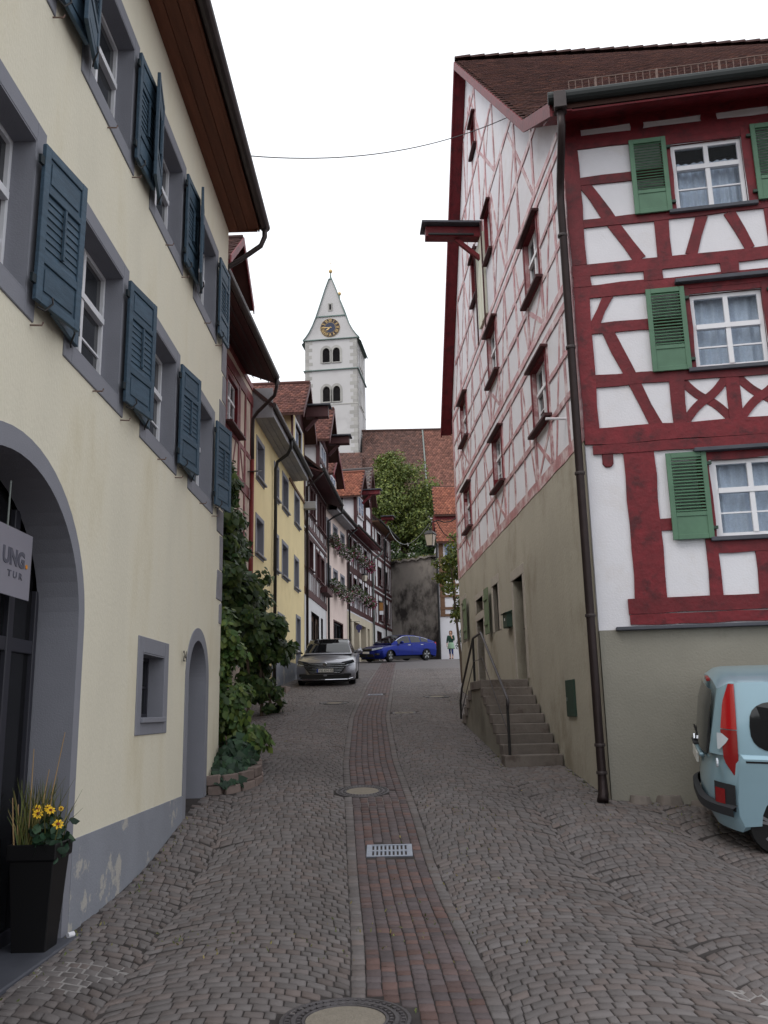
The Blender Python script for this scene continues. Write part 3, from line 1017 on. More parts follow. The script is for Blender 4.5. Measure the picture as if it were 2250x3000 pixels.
# small ground-floor window
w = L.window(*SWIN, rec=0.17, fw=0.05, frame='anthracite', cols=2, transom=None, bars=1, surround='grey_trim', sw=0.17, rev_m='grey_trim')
g = MB()
L.box(g, SWIN[0] - 0.03, SWIN[1] + 0.03, -0.1, 0.05, SWIN[2] - 0.045, SWIN[2] + 0.012)
g.build('sill', 'grey_trim', w, bevel=0.006)
for a, b, c, e, row, k in WIN:
    if k < -1:
        continue
    L.window(a, b, c, e, rec=0.17, fw=0.055, cols=2, transom=0.6, bars=1, surround='grey_trim', sw=0.17, rev_m='grey_trim')

def leaf(hs, dirn, z0, z1, w, ang, d0, name='shutter', cat=True):
    """a swung-open shutter leaf hinged at s=hs; children: boards, control rod, hinges"""
    ca, sa = math.cos(rad(ang)), math.sin(rad(ang))
    def P(u, v, z):
        return L.p(hs + dirn * (u * ca - v * sa), d0 + u * sa + v * ca, z)
    def bx(mb, u0, u1, v0, v1, za, zb):
        vs = [P(u, v, z) for z in (za, zb) for u, v in ((u0, v0), (u1, v0), (u1, v1), (u0, v1))]
        mb.add(vs, [(0, 3, 2, 1), (4, 5, 6, 7), (0, 1, 5, 4), (1, 2, 6, 5), (2, 3, 7, 6), (3, 0, 4, 7)])
    H = z1 - z0
    mb = MB()
    st, t = 0.075, 0.036
    bx(mb, 0, st, 0, t, z0, z1)
    bx(mb, w - st, w, 0, t, z0, z1)
    rails = [(0, 0.075), (0.27, 0.075), (0.74, 0.06), (1.0, 0.075)]
    edges = []
    for fr, h in rails:
        za = z0 + (H - h) * fr
        bx(mb, st, w - st, 0, t - 0.002, za, za + h)
        edges.append((za, za + h))
    sh = mb.build(name, 'teal_shutter', L.root, bevel=0.004)
    for i, lo_hi in enumerate(((edges[0][1], edges[1][0]), (edges[2][1], edges[3][0]))):
        g = MB()
        bx(g, st, w - st, 0.006, 0.02, *lo_hi)
        bx(g, st + 0.03, w - st - 0.03, 0.02, 0.03, lo_hi[0] + 0.035, lo_hi[1] - 0.035)
        g.build('panel', 'teal_shutter', sh, bevel=0.004)
    za, zb = edges[1][1], edges[2][0]
    nb = 8
    for i in range(nb):
        a = za + (zb - za) * i / nb
        b = za + (zb - za) * (i + 1) / nb + 0.012
        g = MB()
        vs = [P(u, v, z) for z, v0 in ((a, 0.016), (min(b, zb), 0.004)) for u, v in ((st, v0 - 0.004), (w - st, v0 - 0.004), (w - st, v0 + 0.008), (st, v0 + 0.008))]
        g.add(vs, [(0, 3, 2, 1), (4, 5, 6, 7), (0, 1, 5, 4), (1, 2, 6, 5), (2, 3, 7, 6), (3, 0, 4, 7)])
        g.build('slat', 'teal_shutter', sh)
    g = MB()
    bx(g, w * 0.5 - 0.012, w * 0.5 + 0.012, 0.03, 0.05, za + 0.06, zb - 0.02)
    g.build('control_rod', 'teal_shutter', sh)
    for fr in (0.12, 0.88):
        g = MB()
        zc = z0 + H * fr
        bx(g, -0.05, 0.03, 0.005, 0.028, zc - 0.035, zc + 0.035)
        g.build('hinge', 'teal_dark', sh)
    g = MB()
    zc = z0 + 0.02
    g.tube([P(w * 0.3, 0.05, zc + 0.07), P(w * 0.3, 0.06, zc + 0.02), P(w * 0.24, 0.02, zc - 0.05), P(w * 0.12, 0.0, zc - 0.05)], 0.008, 6)
    g.build('catch', 'iron_black', sh)
    return sh
for a, b, c, e, row, k in WIN:
    if k < -1:
        continue
    rg, lf = (10.5, 3.0) if row == 0 else (3.0, 11.0)
    leaf(b + 0.01, 1, c - 0.05, e - 0.02, 0.62, rg + rng.uniform(-1, 1), 0.055)
    if k > -1:
        leaf(a - 0.01, -1, c - 0.03, e + 0.0, 0.62, lf + rng.uniform(-1, 1), 0.03 if row == 0 else 0.06)
    for ss in (b + 0.14, b + 0.02 - 0.7):
        g = MB()
        g.tube([L.p(ss, -0.02, c - 0.2), L.p(ss, 0.09, c - 0.205), L.p(ss, 0.1, c - 0.18)], 0.007, 6)
        g.build('shutter_hook', 'rusty_iron', L.root)

# painted plinth, quoin stones, house number
mb = MB()
seq = [(PC + PA + 0.002, -2.2), (DC - DR - 0.002, -2.2), (DC - DR - 0.002, -0.985), (PC + PA + 0.002, -0.985)]
L.poly(mb, seq, -0.02, 0.014)
mb.build('plinth', 'grey_plinth', L.root)
zq = 1.35
i = 0
while zq < 5.9:
    h = rng.uniform(0.32, 0.6)
    wq = (0.44 if i % 2 else 0.24) + rng.uniform(-0.08, 0.06)
    mb = MB()
    L.poly(mb, [(LS1 - wq, zq + 0.01), (LS1 - 0.0, zq + 0.01), (LS1 - 0.0, zq + h - 0.01), (LS1 - wq + rng.uniform(-.05, .05), zq + h - rng.uniform(0.01, .06))], -0.03, 0.012)
    mb.build('quoin_stone', 'stone_quoin', L.root, bevel=0.008)
    zq += h
    i += 1
text_on(L, '24', 11.14, 0.66, 0.03, 0.14, 'iron_black', L.root, 'house_number', flip=1)

# eaves: soffit boards, fascia, gutter, downpipe, roof
for j in range(3):
    mb = MB()
    L.box(mb, LS0, LS1 + 0.05, 0.0 + 0.165 * j + 0.003, 0.165 * (j + 1) - 0.003, LZ1 + 0.012 * j, LZ1 + 0.03 + 0.012 * j)
    mb.build('soffit_board', 'brown_soffit', L.root)
mb = MB()
L.box(mb, LS0, LS1 + 0.06, 0.5, 0.53, LZ1 + 0.0, LZ1 + 0.2)
mb.build('fascia', 'brown_soffit', L.root)
mb = MB()
L.poly(mb, [(LS1 + 0.03, LZ1 + 0.002), (LS1 + 0.07, LZ1 + 0.002), (LS1 + 0.07, LZ1 + 0.4), (LS1 + 0.03, LZ1 + 0.4)], -0.3, 0.49)
mb.build('verge_board', 'brown_soffit', L.root)
mb = MB()
mb.tube([L.p(LS0, 0.62, LZ1 + 0.09), L.p(LS1 + 0.1, 0.62, LZ1 + 0.09)], 0.085, 12)
mb.build('gutter', 'gutter_metal', L.root, smooth=False)
mb = MB()
mb.tube([L.p(LS1 + 0.02, 0.62, LZ1 + 0.05), L.p(LS1 + 0.03, 0.62, LZ1 - 0.12), L.p(LS1 + 0.06, 0.55, LZ1 - 0.27), L.p(LS1 + 0.1, 0.2, LZ1 - 0.5), L.p(LS1 + 0.12, -0.15, LZ1 - 0.7), L.p(LS1 + 0.12, -0.25, LZ1 - 0.9), L.p(LS1 + 0.12, -0.25, -1.0)], 0.045, 10)
mb.build('downpipe', 'gutter_metal', L.root, smooth=True)
mb = MB()
mb.prism([L.p(LS0, 0.6, LZ1 + 0.12), L.p(LS0, -4.5, LZ1 + 4.6), L.p(LS0, -9.6, LZ1 + 0.12)], (LS1 + 0.2 - LS0, 0, 0))
mb.build('roof', 'tile_brown', L.root)

# hanging glass sign in the portal
sg = empty('hanging_sign', L.w(6.3, -0.15, 0.89), math.pi / 2 - rad(0.5), 'frosted glass sign with grey lettering hanging in the portal arch', 'sign')
f2 = Fac.__new__(Fac)
f2.o, f2.b, f2.x, f2.y, f2.az, f2.root = -1, 0.89, *L.w(6.3, -0.15, 0)[:2], rad(0.5), sg
glass_mat('frosted', tint=S(150, 148, 160), rough=0.35, transp=0.25)
g = MB()
f2.box(g, -0.95, 0.48, -0.006, 0.006, 0.89, 1.4)
pl = g.build('plate', 'frosted', sg)
for ss in (0.03, -0.5):
    g = MB()
    g.tube([f2.p(ss, 0, 1.37), f2.p(ss, 0, 1.74)], 0.008, 8)
    g.build('rod', 'zinc_pipe', sg)
mat('sign_grey', S(84, 84, 96), 0.6, 0.02)
mat('sign_orange', S(214, 140, 40), 0.6, 0.02)
text_on(f2, 'UNG', -0.03, 1.125, 0.008, 0.118, 'sign_grey', sg, 'lettering', 1, 0.38, 0.007)
text_on(f2, 'T U R', 0.07, 1.03, 0.008, 0.05, 'sign_grey', sg, 'lettering', 1, 0.26, 0.001)
g = MB()
g.lathe([(0.018, 0.0), (0.018, 0.004)], f2.p(0.39, 0.012, 1.143), 12, 'y')
g.build('orange_dot', 'sign_orange', sg)

# black planter with grasses and yellow flowers
px, py, pz = -2.72, 7.17, float(gz(-2.72, 7.17)) + E
pot = empty('planter', (px, py, pz), 0, 'tall black tapered planter by the portal jamb', 'planter')
mb = MB()
def ring(h, w):
    return [(-w, -w, h), (w, -w, h), (w, w, h), (-w, w, h)]
vs = ring(0, 0.125) + ring(0.66, 0.168) + ring(0.665, 0.185) + ring(0.78, 0.188) + ring(0.78, 0.165) + ring(0.70, 0.16)
fs = [(0, 3, 2, 1)] + [(4 * k + i, 4 * k + (i + 1) % 4, 4 * (k + 1) + (i + 1) % 4, 4 * (k + 1) + i) for k in range(5) for i in range(4)] + [(20, 21, 22, 23)]
mb.add(vs, fs)
mb.build('pot', 'black_plastic', pot, bevel=0.006)
plant = empty('flowering_plant', (px, py, pz + 0.7), 0, 'grasses and yellow daisies growing in the black planter', 'plant')
mb = MB()
mb.box(-0.155, 0.155, -0.155, 0.155, -0.02, 0.03)
mb.build('soil', 'soil', plant)
n = 170
base = nrg.uniform(-0.14, 0.14, (n, 2))
base[:, 0] = np.where(nrg.uniform(0, 1, n) < 0.65, -np.abs(base[:, 0]), base[:, 0])
mbv, mbf = [], []
lean = nrg.normal(0, 0.09, (n, 2))
hh = nrg.uniform(0.15, 0.55, n)
P0 = np.stack([base[:, 0], base[:, 1], np.full(n, 0.02)], 1)
P1 = P0 + np.stack([lean[:, 0] * 0.4, lean[:, 1] * 0.4, hh * 0.6], 1)
P2 = P0 + np.stack([lean[:, 0], lean[:, 1], hh], 1)
wd = np.stack([nrg.uniform(0.002, 0.005, n), nrg.uniform(-0.003, 0.003, n), np.zeros(n)], 1)
V = np.stack([P0 - wd, P0 + wd, P1 + wd, P1 - wd, P2 + wd * 0.2, P2 - wd * 0.2], 1).reshape(-1, 3)
b6 = (np.arange(n) * 6)[:, None]
Fq = np.concatenate([b6 + np.array([[0, 1, 2, 3]]), b6 + np.array([[3, 2, 4, 5]])], 0)
link('grass_blades', np_mesh('grass_blades', V, Fq, np.tile(nrg.uniform(.25, .75, n), 2), np.tile(nrg.uniform(0, 1, n) ** 2, 2)), 'leaf_grass', plant, kind='stuff')
n = 150
pts = np.stack([nrg.uniform(-0.02, 0.2, n), nrg.uniform(-0.2, 0.15, n), nrg.uniform(-0.02, 0.24, n)], 1)
leaves('foliage', pts, np.tile(np.array([0.3, -0.5, 0.6]), (n, 1)), 0.085, 'leaf_ivy', plant, 'oval', 0.3)
mat('straw', S(170, 140, 100), 0.8, 0.1)
for (x, y, dx, dy, h) in ((-0.06, -0.1, 0.0, 0.0, 0.78), (0.02, 0.02, 0.12, -0.02, 0.9), (-0.15, -0.12, -0.03, -0.03, 0.42), (-0.13, -0.1, -0.01, -0.03, 0.37), (-0.02, -0.05, 0.07, 0.0, 0.62)):
    g = MB()
    g.tube([(x, y, 0), (x + dx * .4, y + dy, h * .5), (x + dx, y + dy, h)], [0.006, 0.005, 0.003], 5)
    g.build('dry_stem', 'straw', plant)
mat('petal_yellow', S(236, 190, 40), 0.6, 0.1)
mat('petal_red', S(120, 50, 30), 0.7, 0.1)
for (x, y, z, r, tilt) in ((0.02, -0.14, 0.3, 0.04, 0.6), (0.0, -0.11, 0.33, 0.034, 0.2), (0.1, -0.1, 0.32, 0.036, 0.9), (0.17, -0.12, 0.22, 0.042, 0.7), (0.18, -0.1, 0.33, 0.02, 0.2), (0.06, -0.05, 0.33, 0.03, 0.4)):
    mb = MB()
    nrmv = Vector((0.35, -0.8, tilt)).normalized()
    ua = nrmv.orthogonal().normalized()
    va = nrmv.cross(ua)
    c = Vector((x, y, z))
    for k in range(9):
        t0 = 2 * math.pi * k / 9 + rng.uniform(-.1, .1)
        e = ua * math.cos(t0) + va * math.sin(t0)
        f_ = ua * -math.sin(t0) + va * math.cos(t0)
        mb.add([c + e * r * 0.2, c + e * r * 0.75 + f_ * r * 0.25, c + e * r * 1.1 - nrmv * 0.006, c + e * r * 0.75 - f_ * r * 0.25], [(0, 1, 2, 3)])
    fl = mb.build('flower', 'petal_yellow', plant)
    g = MB()
    g.lathe([(r * 0.3, -0.004), (r * 0.34, 0.002), (r * 0.15, 0.008)], (0, 0, 0), 8)
    ob = g.build('flower_eye', 'petal_red', fl)
    ob.matrix_local = Matrix.Translation(c) @ nrmv.to_track_quat('Z', 'Y').to_matrix().to_4x4()
    g = MB()
    g.tube([(x * 0.6, y * 0.6, 0.0), c - Vector((0, 0, r * 0.3))], 0.003, 5)
    g.build('stem', 'leaf_grass', plant)

# ------------------------------------------------------------------ half-timbered corner house on the right
G = Fac('half_timbered_house', 2.9, 12.0, -3.1, 1, -1.4, 'tall red half-timbered corner house with green shutters and steep gable', 'house', 'houses along the street')
F = SubFac(G, 2.9, 12.0, 99.6, -1)
GL = 13.55
ROOF = [(-0.6, 8.72), (1.2, 9.72), (8.2, 16.78), (14.1, 8.2)]
gw = []
for za, zb in ((4.74, 5.88), (7.24, 8.42)):
    for a in (1.86, 6.0, 10.66):
        gw.append((a, a + 1.02, za, zb))
gsm = [(5.98, 6.62, 10.15, 11.3), (8.05, 8.75, 10.1, 11.25), (7.3, 7.85, 13.78, 14.62)]
mb = MB()
G.gable(mb, 0.0, GL, 3.72, ROOF, gw + gsm, rev=0.0)
mb.build('gable_wall', 'white_infill', G.root)
# ground-floor side wall with its openings
DOOR1 = (4.66, 5.62, 0.53, 2.5)
DOOR2 = (9.4, 10.45, -0.1, 2.16)
OVER2 = (9.4, 10.45, 2.36, 2.7)
WINA = (7.28, 7.95, 1.67, 2.71)
WINB = (12.3, 13.1, 1.82, 2.93)
mb = MB()
G.wall(mb, 0.0, GL, -2.0, 3.72, [DOOR1, DOOR2, OVER2, WINA, WINB], d=0.012, rev=0.3)
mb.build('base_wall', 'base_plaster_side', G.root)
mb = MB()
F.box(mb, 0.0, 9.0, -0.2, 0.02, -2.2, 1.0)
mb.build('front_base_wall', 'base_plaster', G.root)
fw = [(1.59, 2.6, 7.17, 8.28), (1.63, 2.62, 4.66, 5.8), (1.69, 2.68, 2.21, 3.3)]
fw2 = [(a + 2.75, b + 2.75, c, e) for a, b, c, e in fw]
mb = MB()
F.wall(mb, 0.0, 9.0, 1.0, 8.9, fw + fw2, rev=0.0)
mb.build('front_wall', 'white_infill', G.root)
mb = MB()
F.box(mb, 8.9, 9.0, -9.0, 0.0, -2.0, 8.8)
mb.build('end_wall', 'white_infill', G.root)
mb = MB()
G.box(mb, GL - 0.05, GL, -9.5, -0.02, -2.0, 8.5)
mb.build('rear_wall', 'white_infill', G.root)

TB = 'timber'
mat('gutter_dark', S(36, 41, 41), 0.6, 0.2, 4.0)
def fb(s0, z0, s1, z1, w, pr=0.022):
    F.beam(s0, z0, s1, z1, w, pr, TB)
fb(0.0, 8.82, 9, 8.82, 0.17, 0.03)
fb(0.0, 8.5, 9, 8.5, 0.22, 0.026)
for a, b in ((0, 0.28), (1.03, 1.22), (2.07, 2.3), (3.05, 3.3), (4.1, 4.3)):
    fb((a + b) / 2, 8.6, (a + b) / 2, 8.75, b - a, 0.02)
fb(0.11, 6.44, 0.11, 8.4, 0.23, 0.03)
fb(0.22, 7.83, 1.55, 7.83, 0.14)
fb(0.22, 7.11, 3.2, 7.11, 0.13)
fb(0.26, 7.82, 0.99, 6.44, 0.17, 0.018)
fb(1.345, 6.44, 1.345, 7.05, 0.21)
fb(1.93, 7.05, 1.72, 6.44, 0.17, 0.018)
fb(2.31, 7.05, 2.54, 6.44, 0.15, 0.018)
fb(2.9, 6.44, 2.9, 7.05, 0.2)
fb(1.51, 7.11, 1.51, 8.42, 0.15, 0.028)
fb(2.68, 7.11, 2.68, 8.42, 0.15, 0.028)
fb(0.0, 6.345, 9, 6.345, 0.2, 0.026)
for a, b in ((0, 0.26), (1.02, 1.3), (2.1, 2.36), (3.1, 3.35)):
    fb((a + b) / 2, 6.08, (a + b) / 2, 6.25, b - a, 0.032)
fb(0.0, 6.0, 9, 6.0, 0.2, 0.024)
fb(0.105, 3.85, 0.105, 5.92, 0.22, 0.032)
fb(0.5, 5.93, 0.26, 5.45, 0.13, 0.018)
fb(0.2, 5.4, 1.58, 5.4, 0.165)
fb(0.2, 4.585, 3.2, 4.585, 0.18)
fb(0.44, 5.36, 1.0, 3.85, 0.17, 0.018)
fb(1.33, 3.85, 1.33, 4.52, 0.2)
fb(2.085, 3.85, 2.085, 4.52, 0.17)
fb(2.84, 3.85, 2.84, 4.52, 0.17)
fb(1.55, 4.6, 1.55, 5.92, 0.15, 0.028)
fb(2.7, 4.6, 2.7, 5.92, 0.15, 0.028)
for a, b in ((1.42, 2.0), (2.17, 2.76)):
    c = (a + b) / 2
    w_ = (b - a) / 2
    for sg in (1, -1):
        pts = []
        for t in np.linspace(-1, 1, 13):
            pts.append((c + sg * w_ * (0.9 * t + 0.1 * t ** 3) * 1.02, 4.195 + 0.3 * (0.55 * t + 0.45 * math.copysign(abs(t) ** 2.6, t))))
        F.curve_beam(pts, 0.12, 0.014 + 0.004 * sg, TB)
for a_, b_, z_ in ((1.5, 2.7, 8.345), (1.55, 2.7, 5.865), (1.6, 2.78, 3.365)):
    fb(a_, z_, b_, z_, 0.12, 0.02)
fb(0.0, 3.75, 9, 3.75, 0.24, 0.04)
fb(0.1, 3.555, 9, 3.555, 0.14, 0.032)
mb = MB()
F.poly(mb, [(0.22, 3.485), (0.375, 3.485), (0.37, 3.33), (0.33, 3.29), (0.26, 3.29), (0.22, 3.34)], -0.03, 0.03)
mb.build('bracket', TB, G.root, bevel=0.01)
fb(0.72, 1.4, 0.73, 3.49, 0.42, 0.028)
fb(0.92, 2.43, 1.6, 2.43, 0.17, 0.018)
fb(1.575, 1.4, 1.575, 3.49, 0.16)
fb(2.21, 1.4, 2.21, 2.1, 0.17)
fb(2.76, 1.4, 2.76, 3.49, 0.15)
fb(1.5, 2.075, 3.2, 2.075, 0.17, 0.026)
fb(0.41, 1.31, 9, 1.31, 0.2, 0.034)
fb(0.42, 1.13, 9, 1.13, 0.15, 0.03)
for a, za, zb in ((3.9, 3.87, 4.5), (3.9, 6.44, 7.05), (3.6, 1.4, 3.49), (5.4, 1.4, 8.4), (3.4, 4.6, 5.9), (3.4, 7.1, 8.4), (6.6, 1.4, 8.4)):
    fb(a, za, a, zb, 0.18)
mb = MB()
F.box(mb, 0.22, 9, -0.02, 0.12, 0.985, 1.035)
mb.build('slate_ledge', 'slate_ledge', G.root, bevel=0.008)
mb = MB()
F.box(mb, 1.44, 2.95, -0.02, 0.13, 5.965, 6.025)
mb.build('window_hood', 'slate_ledge', G.root, bevel=0.006)
mb = MB()
F.box(mb, 1.46, 2.95, -0.02, 0.13, 3.41, 3.465)
mb.build('window_hood', 'slate_ledge', G.root, bevel=0.006)

def fwindow(a, b, c, e, tr, cur):
    F.window(a, b, c, e, rec=0.035, fw=0.06, cols=2, transom=tr, bars=1, glass='clear_glass', curtain=cur, sill='slate_ledge', sill_ext=0.12, sill_d=0.09)
for (w_, tr, cur) in ((fw[0], 0.64, 0.8), (fw[1], 0.56, 1.0), (fw[2], 0.6, 1.0)):
    fwindow(*w_, tr, cur)
for w_ in fw2:
    fwindow(*w_, 0.6, 1.0)

SLAT_ME = None
def louver(s0, s1, z0, z1, d=0.05, lowfr=0.26):
    """green louvred shutter: frame, slats, lower panel, hinges"""
    mb = MB()
    st = 0.07
    zl = z0 + (z1 - z0) * lowfr
    F.box(mb, s0, s0 + st, d, d + 0.035, z0, z1)
    F.box(mb, s1 - st, s1, d, d + 0.035, z0, z1)
    F.box(mb, s0 + st, s1 - st, d, d + 0.033, z0, z0 + 0.07)
    F.box(mb, s0 + st, s1 - st, d, d + 0.033, zl, zl + 0.06)
    F.box(mb, s0 + st, s1 - st, d, d + 0.033, z1 - 0.075, z1)
    sh = mb.build('shutter', 'green_shutter', G.root, bevel=0.004)
    g = MB()
    F.box(g, s0 + st, s1 - st, d + 0.006, d + 0.022, z0 + 0.07, zl)
    g.build('panel', 'green_shutter', sh)
    za, zb = zl + 0.06, z1 - 0.075
    n = 17
    for i in range(n):
        zc = za + (zb - za) * (i + 0.5) / n
        g = MB()
        hh = (zb - za) / n * 0.5
        vs = []
        for s in (s0 + st, s1 - st):
            for dz, dd in ((-hh * 0.75, 0.034), (-hh * 0.45, 0.040), (hh * 0.9, 0.004), (hh * 0.6, -0.002)):
                vs.append(F.p(s, d + dd, zc + dz))
        g.add(vs, [(0, 1, 2, 3), (7, 6, 5, 4), (0, 4, 5, 1), (1, 5, 6, 2), (2, 6, 7, 3), (3, 7, 4, 0)])
        g.build('slat', 'green_shutter', sh)
    for fr in (0.12, 0.86):
        g = MB()
        zc = z0 + (z1 - z0) * fr
        F.box(g, s1 if s1 < 2 else s0 - 0.06, s1 + 0.06 if s1 < 2 else s0, 0.03, d + 0.03, zc - 0.02, zc + 0.02)
        g.build('hinge', 'green_dark', sh)
    return sh
for (a, b, c, e) in fw:
    louver(a - 0.615, a - 0.075, c - 0.02, e + 0.12)
    louver(b + 0.13, b + 0.67, c - 0.0, e + 0.14)
for (a, b, c, e) in fw2[:2]:
    louver(b + 0.13, b + 0.67, c - 0.0, e + 0.14)

# gable timbering
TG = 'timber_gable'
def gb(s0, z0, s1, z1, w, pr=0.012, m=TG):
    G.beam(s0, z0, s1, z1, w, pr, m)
def zr(s):
    return float(np.interp(s, [p[0] for p in ROOF], [p[1] for p in ROOF]))
def srange(z):
    """where the gable is, at height z"""
    a = float(np.interp(z, [8.72, 9.72, 16.78], [0.0, 1.2, 8.2]))
    b = float(np.interp(-z, [-16.78, -8.2], [8.2, 13.55])) if z > 8.9 else GL
    return max(a, 0.0), min(b, GL)
def rail(z, w, gaps=(), pr=0.016):
    a, b = srange(z + w / 2)
    cuts = sorted(gaps)
    x = a
    for g0, g1 in cuts:
        if g0 > x and g0 < b:
            gb(x, z, g0, z, w, pr)
            x = g1
    if x < b:
        gb(x, z, b, z, w, pr)
rail(3.80, 0.2)
rail(6.06, 0.12)
rail(6.34, 0.13)
rail(8.6, 0.12)
rail(8.86, 0.12)
rail(11.55, 0.11)
rail(13.3, 0.1)
wg = [(1.78, 2.96), (5.92, 7.1), (10.58, 11.76)]
rail(4.62, 0.1, wg)
rail(5.3, 0.08, wg)
rail(7.12, 0.1, wg)
rail(7.8, 0.08, wg)
rail(10.0, 0.13, [(5.9, 8.85)])
gb(0.1, 3.9, 0.1, 8.6, 0.2, 0.02)
gb(GL - 0.1, 3.72, GL - 0.1, 8.6, 0.2, 0.02)
for (zb, zt, zs) in ((3.9, 5.98, 4.62), (6.42, 8.52, 7.12)):
    for a, b in wg:
        for x in (a + 0.03, b - 0.03):
            gb(x, zb, x, zt, 0.14, 0.018)
        c = (a + b) / 2
        gb(a + 0.1, zb, b - 0.1, zs - 0.06, 0.09, 0.006)
        gb(b - 0.1, zb, a + 0.1, zs - 0.06, 0.09, 0.003)
    for x in (0.75, 3.9, 4.9, 8.3, 9.5, 12.6):
        gb(x, zb, x, zt, 0.1, 0.012)
    for x0, x1 in ((1.6, 0.85), (3.1, 3.8), (5.75, 5.0), (7.3, 8.2), (10.4, 9.6), (11.95, 12.5)):
        gb(x0, zb, x1, zt, 0.09, 0.005)
for x in (1.9, 3.2, 4.5, 5.9, 7.0, 8.85, 10.2, 11.5):
    zt = min(zr(x) - 0.12, 11.5)
    if zt > 9.2:
        gb(x, 8.93, x, zt, 0.13, 0.014)
for x0, z0, x1, z1 in ((2.0, 8.95, 3.7, 11.4), (4.6, 8.95, 3.2, 11.0), (4.7, 8.95, 5.8, 11.4), (5.9, 8.95, 4.6, 11.4), (8.9, 8.95, 10.1, 11.4), (10.3, 8.95, 9.0, 11.4), (11.4, 8.95, 10.3, 11.4), (5.2, 11.6, 6.9, 13.25), (7.0, 11.6, 5.6, 13.25), (8.2, 11.6, 9.6, 13.2), (9.8, 11.6, 8.4, 13.2), (6.6, 13.4, 7.9, 15.6), (9.0, 13.4, 8.3, 15.6), (12.6, 8.95, 11.6, 10.6)):
    gb(x0, z0, x1, z1, 0.09, 0.006)
for x in (5.2, 6.3, 7.15, 8.05, 9.3, 10.2):
    gb(x, 11.62, x, 13.23, 0.12, 0.014)
for x in (7.2, 7.95, 9.2):
    gb(x, 13.37, x, min(zr(x) - 0.15, 15.6), 0.12, 0.014)
gb(6.95, 15.3, 9.1, 15.3, 0.12, 0.012)
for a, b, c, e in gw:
    G.window(a, b, c, e, rec=0.06, fw=0.055, cols=2, transom=0.6, bars=1, glass='dark_glass', surround=TB, sw=0.07, spr=0.04, rev_m=TB, sill='timber_dark', sill_ext=0.16, sill_d=0.13, hood='timber_dark')
for a, b, c, e in gsm:
    G.window(a, b, c, e, rec=0.05, fw=0.05, cols=1 if b - a < 0.6 else 2, transom=None, bars=1, surround=TB, sw=0.06, spr=0.035, rev_m=TB, sill='timber_dark', sill_ext=0.12, sill_d=0.11, hood='timber_dark')
# loft loading door and hoist
mb = MB()
G.box(mb, 6.85, 7.75, 0.0, 0.06, 8.98, 11.1)
ld = mb.build('loft_door', 'pale_door', G.root, bevel=0.006)
for s in (6.88, 7.3, 7.72):
    g = MB()
    G.box(g, s - 0.025, s + 0.025, 0.062, 0.075, 8.98, 11.1)
    g.build('cover_strip', 'pale_door', ld)
for s in (6.78, 7.82):
    g = MB()
    g.tube([G.p(s, 0.09, 8.6), G.p(s, 0.09, 11.3)], 0.02, 6)
    g.build('guide_rail', 'timber_dark', ld)
mb = MB()
G.box(mb, 7.16, 7.44, -0.1, 1.36, 11.13, 11.40)
hb = mb.build('hoist_beam', TB, G.root, bevel=0.01)
g = MB()
G.box(g, 7.0, 7.6, 0.0, 1.46, 11.42, 11.47)
g.build('hoist_cover', 'slate_ledge', hb)
g = MB()
g.bar(G.p(7.3, 0.02, 10.6), G.p(7.3, 0.62, 11.12), 0.1, 0.1, (1, 0, 0))
g.build('strut', TB, hb)
g = MB()
G.box(g, 7.12, 7.48, 0.2, 1.3, 11.16, 11.2)
g.build('hoist_rail', 'iron_black', hb)

# stone frames, doors, shutters on the side base wall
def stone_frame(h, w=0.14, name='stone_frame', top=0.2):
    a, b, c, e = h
    mb = MB()
    G.box(mb, a - w, a, -0.2, 0.03, c, e)
    G.box(mb, b, b + w, -0.2, 0.03, c, e)
    G.box(mb, a - w, b + w, -0.2, 0.034, e, e + top)
    return mb.build(name, 'sandstone', G.root, bevel=0.008)
for h in (DOOR1, DOOR2, WINA, WINB):
    stone_frame(h, top=0.2 if h is not DOOR2 else 0.17)
mb = MB()
G.box(mb, OVER2[0] - 0.14, OVER2[1] + 0.14, -0.2, 0.028, OVER2[3], OVER2[3] + 0.14)
G.box(mb, OVER2[0] - 0.14, OVER2[0], -0.2, 0.024, OVER2[2], OVER2[3])
G.box(mb, OVER2[1], OVER2[1] + 0.14, -0.2, 0.024, OVER2[2], OVER2[3])
mb.build('stone_frame', 'sandstone', G.root)
mat('grey_door', S(116, 114, 108), 0.7, 0.12, 4, stain=S(96, 80, 72), stain_scale=1.5, stain_lo=0.6, stain_hi=0.64)
for h, m_ in ((DOOR1, 'grey_door'), (DOOR2, 'grey_door')):
    mb = MB()
    G.box(mb, h[0], h[1], -0.26, -0.2, h[2], h[3])
    dd = mb.build('door', m_, G.root)
    g = MB()
    g.tube([G.p(h[1] - 0.12, -0.2, h[2] + 1.0), G.p(h[1] - 0.12, -0.14, h[2] + 1.0), G.p(h[1] - 0.24, -0.14, h[2] + 1.0)], 0.012)
    g.build('handle', 'iron_black', dd)
    for k in range(3):
        g = MB()
        zz = h[2] + 0.15 + k * (h[3] - h[2] - 0.2) / 3
        G.box(g, h[0] + 0.1, h[1] - 0.1, -0.2, -0.188, zz, zz + (h[3] - h[2]) / 3 - 0.18)
        g.build('panel', m_, dd, bevel=0.004)
G.window(*OVER2, rec=0.2, fw=0.04, frame='green_dark', cols=2, bars=0)
G.window(*WINA, rec=0.15, fw=0.05, frame='sandstone', cols=1, bars=3)
for k in range(3):
    g = MB()
    s = WINA[0] + (k + 0.5) * 0.22
    g.tube([G.p(s, -0.06, WINA[2]), G.p(s, -0.06, WINA[3])], 0.01, 6)
    g.build('window_grille', 'iron_black', G.root)
G.window(*WINB, rec=0.15, fw=0.05, frame='green_faded', cols=2, bars=1)
